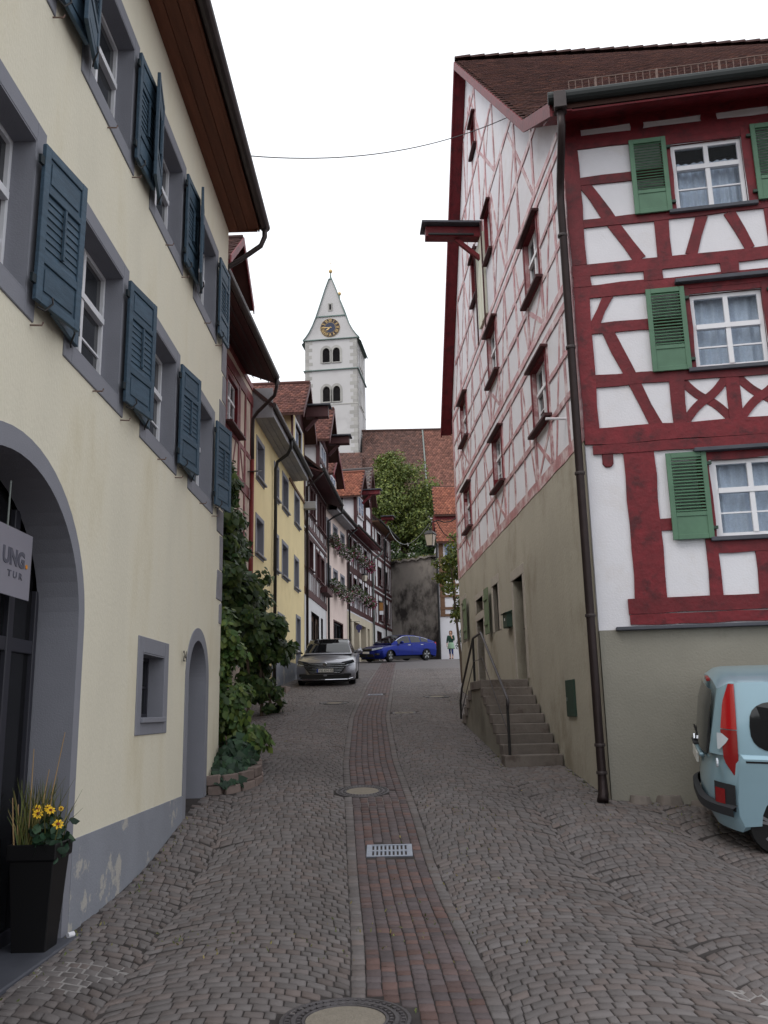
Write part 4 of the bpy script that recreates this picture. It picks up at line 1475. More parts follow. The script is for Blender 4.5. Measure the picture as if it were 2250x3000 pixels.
def board_shutter(s0, s1, z0, z1, d, m='green_faded'):
    mb = MB()
    G.box(mb, s0, s1, d, d + 0.03, z0, z1)
    sh = mb.build('shutter', m, G.root, bevel=0.004)
    for fr in (0.24, 0.78):
        g = MB()
        zz = z0 + (z1 - z0) * fr
        G.box(g, s0 + 0.01, s1 - 0.01, d + 0.03, d + 0.05, zz - 0.05, zz + 0.05)
        g.build('ledger', m, sh)
    for k in range(1, 4):
        g = MB()
        ss = s0 + (s1 - s0) * k / 4
        G.box(g, ss - 0.004, ss + 0.004, d + 0.024, d + 0.0305, z0, z1)
        g.build('board_joint', 'green_dark', sh)
board_shutter(8.16, 8.66, 1.68, 2.74, 0.09)
board_shutter(11.72, 12.2, 1.84, 2.93, 0.09)
mb = MB()
G.box(mb, 5.88, 6.3, 0.0, 0.13, 1.61, 1.9)
mbx = mb.build('letter_box', 'green_dark', G.root, bevel=0.008)
g = MB()
g.prism([G.p(5.85, 0.01, 1.95), G.p(5.85, 0.17, 1.9), G.p(5.85, 0.16, 1.885), G.p(5.85, 0.01, 1.92)], (0.48, 0, 0))
g.build('lid', 'green_dark', mbx)
g = MB()
G.box(g, 6.07, 6.11, 0.13, 0.136, 1.75, 1.8)
g.build('name_plate', 'white_paint', mbx)
mb = MB()
G.box(mb, 1.38, 1.86, 0.0, 0.045, -0.15, 0.4)
hat = mb.build('meter_hatch', 'green_dark', G.root, bevel=0.006)
g = MB()
G.box(g, 1.78, 1.8, 0.045, 0.055, 0.08, 0.14)
g.build('latch', 'zinc_pipe', hat)
# house lamp stub
mb = MB()
mb.tube([G.p(0.9, 0.0, 4.35), G.p(0.9, 0.32, 4.35)], 0.022, 8)
mb.build('pipe_stub', 'white_paint', G.root)

# roof: slopes as slabs, clay tiles, ridge tiles, verge boards
C0 = Vector((2.9, 12.0, E))
UF = Vector((math.sin(rad(99.6)), math.cos(rad(99.6)), 0))
UR = Vector((1.0, -0.045, 0)).normalized()
UG = Vector((math.sin(rad(-3.1)), math.cos(rad(-3.1)), 0))
_inv = G.root.matrix_basis.inverted() if False else (Matrix.Translation((G.x, G.y, E + G.b)) @ Matrix.Rotation(math.pi / 2 - G.az, 4, 'Z')).inverted()
def RW(a, b, z, t=0.0):
    """roof point: a along the street front, b up the gable; the ridge runs slightly askew"""
    k = min(max(b / 8.2, 0), 1)
    dirv = UF * (1 - k) + UR * k
    return C0 + dirv * a + UG * b + Vector((0, 0, z))
def RL(a, b, z):
    return tuple(_inv @ RW(a, b, z))
prof = [(-0.62, 8.86), (1.1, 9.85), (8.2, 16.95), (14.0, 8.5)]
mb = MB()
n = len(prof)
vs = []
for a in (-0.3, 12.0):
    for b, z in prof:
        vs.append(RL(a, b, z))
    for b, z in prof:
        vs.append(RL(a, b, z - 0.16))
fs = []
for i in range(n - 1):
    fs += [(i, i + 1, 2 * n + i + 1, 2 * n + i), (n + i, n + i + 1, 3 * n + i + 1, 3 * n + i), (i, i + 1, n + i + 1, n + i), (2 * n + i, 2 * n + i + 1, 3 * n + i + 1, 3 * n + i)]
fs += [(0, n, 3 * n, 2 * n), (n - 1, 2 * n - 1, 4 * n - 1, 3 * n - 1)]
mb.add(vs, fs)
roof = mb.build('roof', 'roof_under', G.root)
for (b0, z0), (b1, z1) in ((prof[0], prof[1]), (prof[1], prof[2])):
    O = Vector(RL(-0.32, b0, z0 + 0.0))
    U = Vector(RL(5.0, b0, z0)) - Vector(RL(-0.32, b0, z0))
    V = Vector(RL(-0.32, b1, z1)) - O
    far = Vector(RL(12.0, b1, z1)) - (Vector(RL(12.0, b0, z0)) + V)
    tiles('roof_tiles', O, U, V, 12.3, V.length, roof, 'tile_brown', tw=0.18, ex=0.15, skew=far)
for k in range(29):
    a = -0.3 + k * 0.38
    p0, p1 = Vector(RL(a, 8.2, 16.97)), Vector(RL(a + 0.42, 8.2, 16.97))
    mb = MB()
    ax = (p1 - p0).normalized()
    sd = ax.cross(Vector((0, 0, 1))).normalized()
    m7 = 7
    for P_, r_ in ((p0, 0.115), (p1, 0.15)):
        for j in range(m7):
            t = math.pi * j / (m7 - 1)
            mb.v.append(tuple(P_ + sd * (math.cos(t) * r_) + Vector((0, 0, math.sin(t) * r_ - 0.01))))
    for j in range(m7 - 1):
        mb.f.append((j, j + 1, m7 + j + 1, m7 + j))
    mb.f.append(tuple(range(m7)))
    mb.f.append(tuple(range(m7, 2 * m7)))
    mb.build('ridge_tile', 'tile_brown', roof)
for i in range(3):
    (b0, z0), (b1, z1) = prof[i], prof[i + 1]
    mb = MB()
    q = [RL(-0.33, b0, z0 - 0.02), RL(-0.33, b1, z1 - 0.02), RL(-0.33, b1, z1 - 0.26), RL(-0.33, b0, z0 - 0.26)]
    mb.prism(q, Vector(RL(-0.29, b0, z0)) - Vector(RL(-0.33, b0, z0)))
    mb.build('verge_board', 'timber', roof)
    mb = MB()
    q = [RL(-0.285, b0, z0 - 0.17), RL(-0.285, b1, z1 - 0.17), RL(-0.005, b1, z1 - 0.17), RL(-0.005, b0, z0 - 0.17)]
    mb.prism(q, (0, 0, -0.03))
    mb.build('verge_soffit', 'timber', roof)
# eaves on the street front
mb = MB()
mb.prism([RL(-0.28, -0.6, 8.69), RL(9, -0.6, 8.69), RL(9, -0.02, 8.9), RL(-0.28, -0.02, 8.9)], (0, 0, -0.03))
mb.build('eave_soffit', 'timber', G.root)
mb = MB()
mb.tube([RL(-0.36, -0.68, 8.86), RL(9.2, -0.68, 8.86)], 0.09, 12)
mb.build('gutter', 'gutter_dark', G.root)
mb = MB()
F.box(mb, -0.13, 0.05, 0.56, 0.78, 8.62, 8.9)
mb.build('rainwater_head', 'gutter_metal', G.root, bevel=0.01)
mb = MB()
pth = [F.p(-0.04, 0.67, 8.65), F.p(-0.04, 0.67, 8.35), F.p(-0.06, 0.5, 8.1), F.p(-0.09, 0.2, 7.75), F.p(-0.1, 0.12, 7.5), F.p(-0.11, 0.12, 3.0), F.p(-0.11, 0.12, -0.9), F.p(-0.11, 0.12, -1.12), F.p(-0.13, 0.2, -1.2)]
mb.tube(pth, [0.06] * 7 + [0.07, 0.075], 12)
pipe = mb.build('downpipe', 'copper_pipe', G.root, smooth=True)
for z in (6.9, 5.1, 3.2, 1.2, -0.5, -0.85):
    g = MB()
    g.lathe([(0.072, -0.02), (0.075, 0.0), (0.072, 0.02)], F.p(-0.11, 0.12, z), 12)
    g.build('pipe_collar', 'gutter_metal', pipe)
# snow guard on the roof edge and two small roof vents
sgr = empty('snow_guard', RW(0.1, -0.4, 9.0), 0, 'low metal snow guard railing along the eave of the half-timbered house', 'railing')
def RG(a, b, z):
    return tuple(RW(a, b, z) - sgr.location)
for h in (0.05, 0.34):
    g = MB()
    g.tube([RG(0.05, -0.38, 9.0 + h), RG(8.5, -0.38, 9.0 + h)], 0.009, 6)
    g.build('rail', 'rusty_iron', sgr)
for k in range(86):
    g = MB()
    a = 0.05 + k * 0.1
    r = 0.02 if k % 9 == 4 else 0.006
    g.tube([RG(a, -0.38, 9.0 + 0.03), RG(a, -0.38, 9.0 + 0.35)], r, 5)
    g.build('post' if r > 0.01 else 'baluster', 'rusty_iron', sgr)
for a in (0.35, 1.65, 3.4):
    g = MB()
    c = Vector(RL(a, 0.75, 9.66))
    g.lathe([(0.12, 0), (0.12, 0.06), (0.08, 0.12), (0.0, 0.15)], c, 12)
    g.build('roof_vent', 'roof_under', roof)

# ------------------------------------------------------------------ stairs along the right house
st = empty('stone_stairs', G.w(2.3, 0.45, -0.95), math.pi / 2 - rad(-3.1), 'stone steps climbing along the half-timbered house to its side door', 'stairs')
SF = Fac.__new__(Fac)
SF.o, SF.b, SF.az, SF.root = 1, -0.95, rad(-3.1), st
_p = G.w(2.3, 0.45, 0)
SF.x, SF.y = _p.x, _p.y
def SP(s, d, z):
    return SF.p(s - 2.3, d - 0.45, z)
tops = [-0.73, -0.575, -0.42, -0.26, -0.1, 0.06, 0.22, 0.37, 0.52]
for i, zt in enumerate(tops):
    mb = MB()
    a = 2.31 + 0.288 * i
    b = a + 0.34 if i < 8 else 5.95
    wdt = 0.93 if i else 0.96
    SF.box(mb, a - 2.3, b - 2.3, 0.03 - 0.45, wdt - 0.45, zt - (0.165 if i else 0.26), zt)
    mb.build('step' if i < 8 else 'landing', 'step_stone', st, bevel=0.012)
for i in range(5):
    mb = MB()
    a = 5.95 + 0.3 * i
    SF.box(mb, a - 2.3, a + 0.34 - 2.3, 0.03 - 0.45, 0.93 - 0.45, 0.36 - 0.155 * i - 0.2, 0.365 - 0.155 * i)
    mb.build('step', 'step_stone', st, bevel=0.012)
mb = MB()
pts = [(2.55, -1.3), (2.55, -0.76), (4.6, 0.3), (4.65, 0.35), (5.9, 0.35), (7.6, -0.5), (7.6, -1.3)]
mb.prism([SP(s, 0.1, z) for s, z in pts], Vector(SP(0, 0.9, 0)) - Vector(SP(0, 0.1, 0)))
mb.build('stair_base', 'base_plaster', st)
hr = empty('stair_handrail', G.w(2.4, 0.85, -0.7), 0, 'slim iron handrail over the stone steps', 'railing')
def HP(s, d, z):
    return tuple(G.w(s, d, z) - hr.location)
mb = MB()
mb.tube([HP(2.38, 0.86, 0.0), HP(2.34, 0.86, 0.12), HP(2.42, 0.86, 0.17), HP(4.68, 0.86, 1.37), HP(4.75, 0.86, 1.4), HP(5.74, 0.86, 1.38), HP(5.85, 0.86, 1.32), HP(7.65, 0.86, 0.44), HP(8.0, 0.86, 0.1)], 0.024, 8)
mb.build('top_rail', 'cast_iron', hr, smooth=True)
mb = MB()
mb.tube([HP(2.4, 0.86, -0.42), HP(4.7, 0.86, 0.92), HP(5.75, 0.86, 0.92), HP(7.9, 0.86, -0.1)], 0.009, 6)
mb.build('mid_rail', 'cast_iron', hr)
for s, z0, z1 in ((2.4, -0.73, 0.14), (5.75, 0.5, 1.38), (7.95, -0.35, 0.2)):
    mb = MB()
    mb.tube([HP(s, 0.86, z0), HP(s, 0.86, z1)], 0.024, 8)
    mb.build('post', 'iron_black', hr)

# ------------------------------------------------------------------ row of houses up the left side
def row_frame(name, a, b, base, label, cat='house'):
    az = math.degrees(math.atan2(b[0] - a[0], b[1] - a[1]))
    f = Fac(name, a[0], a[1], az, -1, base, label, cat, 'houses along the street')
    f.len = math.hypot(b[0] - a[0], b[1] - a[1])
    return f

def main_roof(f, s0, s1, ze, ov, m='tile_brown', rise=4.6, run=4.6, th=0.12, tiled=False):
    mb = MB()
    q = [f.p(s0, ov, ze), f.p(s0, -run, ze + rise), f.p(s0, -2 * run, ze)]
    q2 = [f.p(s0, -2 * run, ze - th), f.p(s0, -run, ze + rise - th), f.p(s0, ov, ze - th)]
    mb.prism(q + q2, Vector(f.p(s1, 0, 0)) - Vector(f.p(s0, 0, 0)))
    r = mb.build('roof', m if not tiled else 'roof_under', f.root)
    if tiled:
        O = Vector(f.p(s0, ov, ze))
        V = Vector(f.p(s0, -run, ze + rise)) - O
        U = Vector(f.p(s1, ov, ze)) - O
        tiles('roof_tiles', O, U, V, U.length, V.length, r, m)
    return r

def gutter(f, s0, s1, d, z, m='gutter_metal', r=0.07):
    mb = MB()
    mb.tube([f.p(s0, d, z), f.p(s1, d, z)], r, 10)
    return mb.build('gutter', m, f.root)

def downpipe(f, pts, m='gutter_metal', r=0.05):
    mb = MB()
    mb.tube([f.p(*p) for p in pts], r, 10)
    return mb.build('downpipe', m, f.root, smooth=True)

def dormer(f, s0, s1, zb, ze, zr, df, depth, wall_m, gable_m, roof_m, ov=0.35, side_ov=0.25, verge='timber_dark', frame=None):
    """gabled dormer facing the street: walls, gable, two tiled slopes, verge boards"""
    sm = (s0 + s1) / 2
    mb = MB()
    mb.add([f.p(s0, df, zb), f.p(s1, df, zb), f.p(s1, df, ze), f.p(s0, df, ze)], [(0, 1, 2, 3)])
    for s in (s0, s1):
        mb.add([f.p(s, df, zb), f.p(s, df - depth, zb), f.p(s, df - depth, ze), f.p(s, df, ze)], [(0, 1, 2, 3)])
    mb.add([f.p(s0, df, zb), f.p(s1, df, zb), f.p(s1, df - depth, zb), f.p(s0, df - depth, zb)], [(0, 1, 2, 3)])
    dm = mb.build('dormer', wall_m, f.root)
    g = MB()
    f.poly(g, [(s0, ze), (s1, ze), (sm, zr - 0.06)], df - 0.06, df + 0.01)
    g.build('gable_boards', gable_m, dm)
    sl = (zr - ze) / (s1 - sm)
    for sg in (-1, 1):
        e = s0 if sg < 0 else s1
        es, ez = e + sg * side_ov, ze - sl * side_ov
        g = MB()
        q = [f.p(es, df + ov, ez), f.p(sm, df + ov, zr), f.p(sm, df + ov, zr + 0.09), f.p(es, df + ov, ez + 0.09)]
        g.prism(q, Vector(f.p(0, -depth - ov, 0)) - Vector(f.p(0, 0, 0)))
        g.build('dormer_roof', 'roof_under', dm)
        O = Vector(f.p(es, df + ov, ez + 0.09))
        U = Vector(f.p(es, df - depth, ez + 0.09)) - O
        V = Vector(f.p(sm, df + ov, zr + 0.09)) - O
        tiles('roof_tiles', O, U, V, U.length, V.length, dm, roof_m, tw=0.18, ex=0.16, th=0.03)
        g = MB()
        q = [f.p(es, df + ov + 0.01, ez - 0.1), f.p(sm, df + ov + 0.01, zr - 0.12), f.p(sm, df + ov + 0.01, zr + 0.12), f.p(es, df + ov + 0.01, ez + 0.12)]
        g.prism(q, Vector(f.p(0, 0.03, 0)) - Vector(f.p(0, 0, 0)))
        g.build('verge_board', verge, dm)
    g = MB()
    g.tube([f.p(sm, df + ov, zr + 0.1), f.p(sm, df - depth, zr + 0.1)], 0.09, 8)
    g.build('ridge', roof_m, dm)
    if frame:
        for a, b, c, e in ((s0, zb, s0, ze), (s1, zb, s1, ze), (s0, ze, s1, ze), (s0, (zb + ze) / 2, s1, (zb + ze) / 2)):
            p, q = f.p(a, df, b), f.p(c, df, e)
            g = MB()
            g.bar(p, q, 0.16, 0.2, (0, 1, 0))
            g.build('timber_beam', frame, dm)
    return dm

def hoist(f, s, d0, d1, z0, z1, w=0.3, m='timber_dark', lid='slate_ledge'):
    mb = MB()
    f.box(mb, s - w / 2, s + w / 2, d0, d1, z0, z1 - 0.06)
    h = mb.build('hoist_beam', m, f.root, bevel=0.01)
    g = MB()
    f.box(g, s - w * 0.9, s + w * 0.9, d0, d1 + 0.1, z1 - 0.055, z1)
    g.build('hoist_cover', lid, h)
    g = MB()
    g.bar(f.p(s, d0, z0 - 0.5), f.p(s, d0 + (d1 - d0) * 0.5, z0), 0.1, 0.12, (1, 0, 0))
    g.build('strut', m, h)
    return h

def frame_panel(f, s0, s1, z0, z1, studs, m, w=0.1):
    for x in np.linspace(s0, s1, studs + 2)[1:-1]:
        f.beam(x + rng.uniform(-.03, .03), z0, x + rng.uniform(-.05, .05), z1, w, 0.012, m)

# second house: weathered red half-timbering, mostly behind the vine
H2 = row_frame('weathered_half_timbered_house', (-4.24, 13.8), (-3.74, 24.0), -0.9, 'weathered half-timbered house with pink infill and a red dormer behind the vine')
mb = MB()
hw2 = [(7.0, 8.15, 7.12, 8.42), (6.6, 7.7, 3.6, 4.8)]
H2.wall(mb, 0.0, H2.len, -1.5, 9.3, hw2, rev=0.0)
H2.body(mb, 0.0, H2.len, -1.5, 9.3, 7.0)
mb.build('wall', 'pink_infill', H2.root)
for z, w in ((8.76, 0.28), (5.95, 0.3), (9.2, 0.16), (3.3, 0.25)):
    H2.beam(0, z, H2.len, z, w, 0.03, 'timber_h2')
for x in (5.8, 6.8, 8.45, 9.2, 10.0):
    H2.beam(x, 6.1, x, 8.65, 0.17, 0.02, 'timber_h2')
    H2.beam(x, 3.4, x, 5.85, 0.17, 0.02, 'timber_h2')
H2.beam(6.2, 7.02, 9.9, 7.02, 0.13, 0.016, 'timber_h2')
H2.beam(7.2, 6.1, 6.95, 7.0, 0.1, 0.01, 'timber_h2')
H2.beam(7.7, 6.1, 8.1, 7.0, 0.1, 0.01, 'timber_h2')
H2.beam(9.1, 6.1, 8.6, 7.0, 0.1, 0.01, 'timber_h2')
H2.window(*hw2[0], rec=0.06, fw=0.06, cols=2, transom=0.6, surround='timber', sw=0.14, spr=0.03, rev_m='timber', sill='timber_dark', sill_ext=0.25, sill_d=0.22)
H2.window(*hw2[1], rec=0.16, fw=0.06, cols=2, transom=0.6, surround='timber', sw=0.12, spr=0.05, rev_m='timber', sill='timber_dark')
mb = MB()
mb.prism([H2.p(0, 0.0, 9.32), H2.p(0, 0.86, 8.98), H2.p(0, 0.86, 8.94), H2.p(0, 0.0, 9.28)], Vector(H2.p(9.2, 0, 0)) - Vector(H2.p(0, 0, 0)))
mb.build('eave_boards', 'timber_dark', H2.root)
for d in (0.22, 0.44, 0.66):
    mb = MB()
    z = 9.3 - 0.4 * d
    mb.bar(H2.p(0, d, z - 0.06), H2.p(9.2, d, z - 0.06), 0.02, 0.012, (0, 1, 0))
    mb.build('board_joint', 'iron_black', H2.root)
gutter(H2, 0, 8.85, 0.94, 9.0, r=0.085)
downpipe(H2, [(8.8, 0.94, 8.95), (8.85, 0.94, 8.72), (9.0, 0.85, 8.52), (9.45, 0.3, 8.22), (9.62, 0.14, 8.1), (9.68, 0.12, 7.8), (9.7, 0.12, 6.9)])
downpipe(H2, [(9.7, 0.12, 6.92), (9.7, 0.12, 0.2)], 'red_pipe', 0.055)
main_roof(H2, -0.2, 9.3, 9.05, 0.95)
dormer(H2, 6.3, 8.6, 9.6, 11.3, 12.35, -0.15, 3.0, 'timber', 'timber', 'tile_brown', 0.4, 0.3, 'timber')
H2.beam(9.6, 6.55, 10.1, 6.7, 0.03, 0.3, 'iron_black', 'wall_bracket')

# third house: yellow plaster
H3 = row_frame('yellow_house', (-3.74, 24.0), (-3.23, 34.5), 0.2, 'yellow plastered house with grey window surrounds and a tall dormer')
h3w = [(0.7, 1.75, 6.78, 7.9), (0.7, 1.75, 4.52, 5.55), (3.65, 4.4, 6.9, 7.95), (5.25, 6.35, 6.92, 8.05), (7.95, 9.1, 6.95, 8.05),
       (3.65, 4.4, 4.52, 5.62), (5.25, 6.35, 4.55, 5.64), (7.95, 8.9, 4.52, 5.58), (4.5, 5.6, 2.12, 3.1)]
h3d = [(8.4, 9.3, 1.35, 3.42), (1.3, 2.1, 0.2, 2.15)]
mb = MB()
H3.wall(mb, 0.0, H3.len, -0.3, 8.55, h3w + h3d, rev=0.0)
H3.body(mb, 0.0, H3.len, -0.3, 8.55, 7.0)
mb.build('wall', 'yellow_plaster', H3.root)
mb = MB()
H3.poly(mb, [(3.4, 0.1), (H3.len, 0.1), (H3.len, 1.75), (3.4, 1.68)], -0.02, 0.02)
mb.build('plinth', 'grey_plinth', H3.root)
for w_ in h3w:
    H3.window(*w_, rec=0.17, fw=0.05, cols=2, transom=None, bars=1, glass='dark_glass', surround='grey_trim', sw=0.12, spr=0.02, rev_m='grey_trim', sill='grey_trim', sill_ext=0.14, sill_d=0.1)
mat('teal_door', S(24, 96, 92), 0.6, 0.1)
for h, m_ in ((h3d[0], 'grey_trim'), (h3d[1], 'teal_door')):
    mb = MB()
    H3.box(mb, h[0], h[1], -0.2, -0.15, h[2], h[3])
    dd = mb.build('door', m_, H3.root)
    g = MB()
    H3.box(g, h[0] - 0.12, h[0], -0.15, 0.03, h[2], h[3] + 0.12)
    H3.box(g, h[1], h[1] + 0.12, -0.15, 0.03, h[2], h[3] + 0.12)
    H3.box(g, h[0], h[1], -0.15, 0.03, h[3], h[3] + 0.12)
    g.build('surround', 'grey_trim', dd, bevel=0.006)
    g = MB()
    H3.box(g, h[0] + 0.15, h[1] - 0.15, -0.15, -0.13, h[2] + 1.1, h[3] - 0.2)
    g.build('door_light', 'dark_glass', dd)
for j in range(3):
    mb = MB()
    H3.box(mb, 0.0, 7.6, 0.005 + 0.18 * j, 0.175 + 0.18 * j, 8.42 + 0.01 * j, 8.45 + 0.01 * j)
    mb.build('soffit_board', 'grey_soffit', H3.root)
mb = MB()
H3.box(mb, -0.02, 7.6, 0.54, 0.57, 8.43, 8.68)
mb.build('fascia', 'grey_soffit', H3.root)
mb = MB()
H3.poly(mb, [(-0.06, 8.3), (-0.02, 8.3), (-0.02, 9.2), (-0.06, 9.2)], -0.6, 0.6)
mb.build('eave_end', 'grey_soffit', H3.root)
gutter(H3, -0.1, 3.1, 0.64, 8.66, 'gutter_metal', 0.075)
gutter(H3, 3.0, 7.7, 0.66, 8.64, 'iron_black', 0.08)
downpipe(H3, [(3.05, 0.64, 8.6), (3.08, 0.64, 8.35), (3.2, 0.5, 8.15), (3.3, 0.16, 7.95), (3.32, 0.1, 7.7), (3.34, 0.1, 0.6)], 'iron_black', 0.055)
H3.beam(6.6, 8.26, H3.len, 8.26, 0.1, 0.05, 'timber_brown', 'belt_moulding')
main_roof(H3, -0.1, 8.0, 8.7, 0.62)
mb = MB()
H3.wall(mb, 7.45, 10.45, 8.55, 11.15, [(8.1, 9.8, 9.75, 11.0)], d=0.0, rev=0.0)
for s in (7.45, 10.45):
    mb.add([H3.p(s, 0, 8.5), H3.p(s, -3.4, 8.5), H3.p(s, -3.4, 11.15), H3.p(s, 0, 11.15)], [(0, 1, 2, 3)])
mb.build('dormer_wall', 'yellow_plaster', H3.root)
H3.window(8.1, 9.8, 9.75, 11.0, rec=0.12, fw=0.07, cols=2, transom=None, bars=1, glass='blue_glass', surround='white_paint', sw=0.1, spr=0.02)
for s in (7.45, 10.45):
    H3.beam(s, 8.6, s, 11.2, 0.16, 0.02, 'timber_dark', 'corner_post')
dormer(H3, 7.4, 10.5, 11.15, 11.2, 12.75, 0.0, 3.4, 'timber_dark', 'timber_dark', 'tile_red', 0.45, 0.35, 'timber_dark')
hoist(H3, 8.95, 0.3, 1.2, 11.35, 11.85, 0.34)
mb = MB()
H3.box(mb, 10.3, H3.len + 0.1, -0.3, 0.5, 8.0, 8.3)
mb.build('eave_box', 'grey_soffit', H3.root, bevel=0.02)

# fourth house: dark red half-timbering over a plastered shop floor
H4 = row_frame('narrow_timbered_house', (-3.23, 34.5), (-2.8, 41.0), 1.0, 'narrow dark-red timbered house with shop door beside the yellow house')
h4w = [(1.05, 2.1, 5.8, 7.0), (3.2, 4.1, 5.7, 6.85), (4.5, 5.65, 5.65, 6.8), (1.45, 2.7, 8.15, 9.3), (3.7, 4.7, 8.1, 9.4), (5.0, 6.1, 8.1, 9.4)]
h4d = [(1.8, 4.1, 1.2, 4.1), (4.65, 5.3, 1.8, 4.1)]
mb = MB()
H4.wall(mb, 0, H4.len, 0.8, 9.9, h4w + h4d, rev=0.0)
H4.body(mb, 0, H4.len, 0.8, 9.9, 7.0)
mb.build('wall', 'light_plaster', H4.root)
for z, w in ((4.75, 0.3), (7.5, 0.2), (7.2, 0.14), (9.6, 0.2)):
    H4.beam(0, z, H4.len, z, w, 0.03, 'timber_dark')
for zb, zs, zt in ((4.9, 5.7, 7.1), (7.6, 8.05, 9.5)):
    H4.beam(0, zs, H4.len, zs, 0.12, 0.02, 'timber_dark')
    for x in (0.12, 0.9, 2.25, 3.05, 4.25, 5.8, 6.35):
        H4.beam(x, zb, x, zt, 0.15, 0.024, 'timber_dark')
    frame_panel(H4, 0.2, 6.3, zb, zs, 14, 'timber_dark', 0.09)
for w_ in h4w:
    H4.window(*w_, rec=0.12, fw=0.05, frame='timber_dark', cols=2, bars=1, surround='timber_dark', sw=0.1, spr=0.05, rev_m='timber_dark', sill='timber_dark', sill_ext=0.1, sill_d=0.12)
mb = MB()
H4.box(mb, 4.3, 6.2, 0.05, 0.35, 5.2, 5.45)
mb.build('empty_flower_shelf', 'timber_dark', H4.root)
mat('shop_door', S(96, 74, 62), 0.6, 0.15)
for h in h4d:
    mb = MB()
    H4.box(mb, h[0], h[1], -0.3, -0.25, h[2], h[3])
    dd = mb.build('shop_door', 'shop_door', H4.root)
    g = MB()
    H4.box(g, h[0] + 0.2, h[1] - 0.2, -0.25, -0.24, h[2] + 1.0, h[3] - 0.25)
    g.build('pane', 'dark_glass', dd)
mb = MB()
mb.prism([H4.p(0, -0.1, 9.95), H4.p(0, 0.75, 9.6), H4.p(0, 0.75, 9.56), H4.p(0, -0.1, 9.85)], Vector(H4.p(H4.len, 0, 0)) - Vector(H4.p(0, 0, 0)))
mb.build('eave_boards', 'timber_dark', H4.root)
gutter(H4, 0.0, H4.len, 0.8, 9.68, 'iron_black', 0.08)
downpipe(H4, [(0.15, 0.75, 9.6), (0.15, 0.5, 9.3), (0.12, 0.1, 9.0), (0.12, 0.1, 1.4)], 'copper_pipe', 0.055)
downpipe(H4, [(6.5, 0.8, 9.6), (6.5, 0.8, 9.3), (6.45, 0.4, 9.1), (6.42, 0.12, 8.9), (6.42, 0.12, 1.8)], 'iron_black', 0.055)
main_roof(H4, 0, H4.len, 9.7, 0.75)
dormer(H4, 2.6, 5.4, 9.9, 12.0, 13.6, 0.2, 3.2, 'light_plaster', 'timber_dark', 'tile_red', 0.55, 0.35, 'timber_dark', 'timber_dark')
H4.window(3.3, 4.7, 10.7, 11.8, rec=-0.26, fw=0.06, cols=2, bars=1, glass='blue_glass', box_back=False)
hoist(H4, 4.0, 0.5, 1.45, 11.95, 12.35, 0.36)

# fifth house: rose plaster
H5 = row_frame('rose_plaster_house', (-2.8, 41.0), (-2.06, 46.3), 1.6, 'pale rose plastered house with grey window surrounds and flower boxes')
h5w = [(1.75, 2.7, 5.95, 6.8), (3.6, 4.55, 5.95, 6.8), (0.2, 1.0, 5.95, 6.8), (1.75, 2.75, 8.2, 9.05), (3.7, 4.7, 8.2, 9.05), (0.2, 1.0, 8.2, 9.05)]
h5s = (1.7, 4.0, 2.9, 4.3)
mb = MB()
H5.wall(mb, 0, H5.len, 1.2, 9.65, h5w + [h5s], rev=0.0)
H5.body(mb, 0, H5.len, 1.2, 9.65, 7.0)
mb.build('wall', 'rose_plaster', H5.root)
for w_ in h5w:
    H5.window(*w_, rec=0.14, fw=0.05, cols=2, bars=1, surround='grey_trim', sw=0.12, spr=0.02, rev_m='grey_trim', sill='grey_trim')
H5.window(*h5s, rec=0.12, fw=0.07, frame='anthracite', cols=2, bars=0, glass='shop_glass', surround='timber_dark', sw=0.08, spr=0.02)
for j in range(2):
    mb = MB()
    H5.box(mb, 0.3, H5.len - 0.3, 0.01 + 0.24 * j, 0.24 + 0.24 * j, 9.52, 9.56)
    mb.build('soffit_board', 'grey_soffit', H5.root)
mb = MB()
H5.box(mb, 0.25, H5.len - 0.3, 0.49, 0.53, 9.5, 9.75)
mb.build('fascia', 'grey_soffit', H5.root)
gutter(H5, 0.3, H5.len, 0.6, 9.72, 'iron_black', 0.07)
main_roof(H5, 0, H5.len, 9.72, 0.55)
dormer(H5, 0.4, 2.7, 9.6, 11.55, 12.75, 0.0, 3.0, 'rose_plaster', 'timber', 'tile_red', 0.35, 0.3, 'timber')
H5.window(0.9, 2.1, 10.5, 11.5, rec=-0.07, fw=0.06, cols=2, bars=1, glass='blue_glass', box_back=False, surround='grey_trim', sw=0.12, spr=0.02)

# sixth house: dark timbering above a buff ground floor
H6 = row_frame('flower_decked_house', (-2.06, 46.3), (-0.83, 53.8), 2.2, 'dark timbered house with flower boxes above a buff ground floor')
h6w = [(0.35, 1.2, 6.45, 7.35), (1.8, 2.7, 6.4, 7.25), (3.3, 4.2, 6.35, 7.2), (5.0, 5.9, 6.35, 7.2), (0.5, 1.3, 8.6, 9.4), (1.9, 2.7, 8.6, 9.4), (3.3, 4.1, 8.6, 9.4), (5.0, 5.9, 8.6, 9.4)]
h6d = [(0.5, 1.15, 2.6, 4.85), (1.75, 3.2, 2.4, 4.8), (3.7, 5.35, 2.4, 4.78), (5.8, 6.5, 3.4, 4.76)]
mb = MB()
H6.wall(mb, 0, H6.len, 5.2, 9.8, h6w, rev=0.0)
H6.body(mb, 0, H6.len, 1.8, 9.8, 7.0)
mb.build('wall', 'white_infill', H6.root)
mb = MB()
H6.wall(mb, 0, H6.len, 1.8, 5.2, h6d, rev=0.35)
mb.build('shop_wall', 'buff_plaster', H6.root)
for z, w in ((5.42, 0.26), (7.6, 0.34), (9.6, 0.2)):
    H6.beam(0, z, H6.len, z, w, 0.03, 'timber_dark')
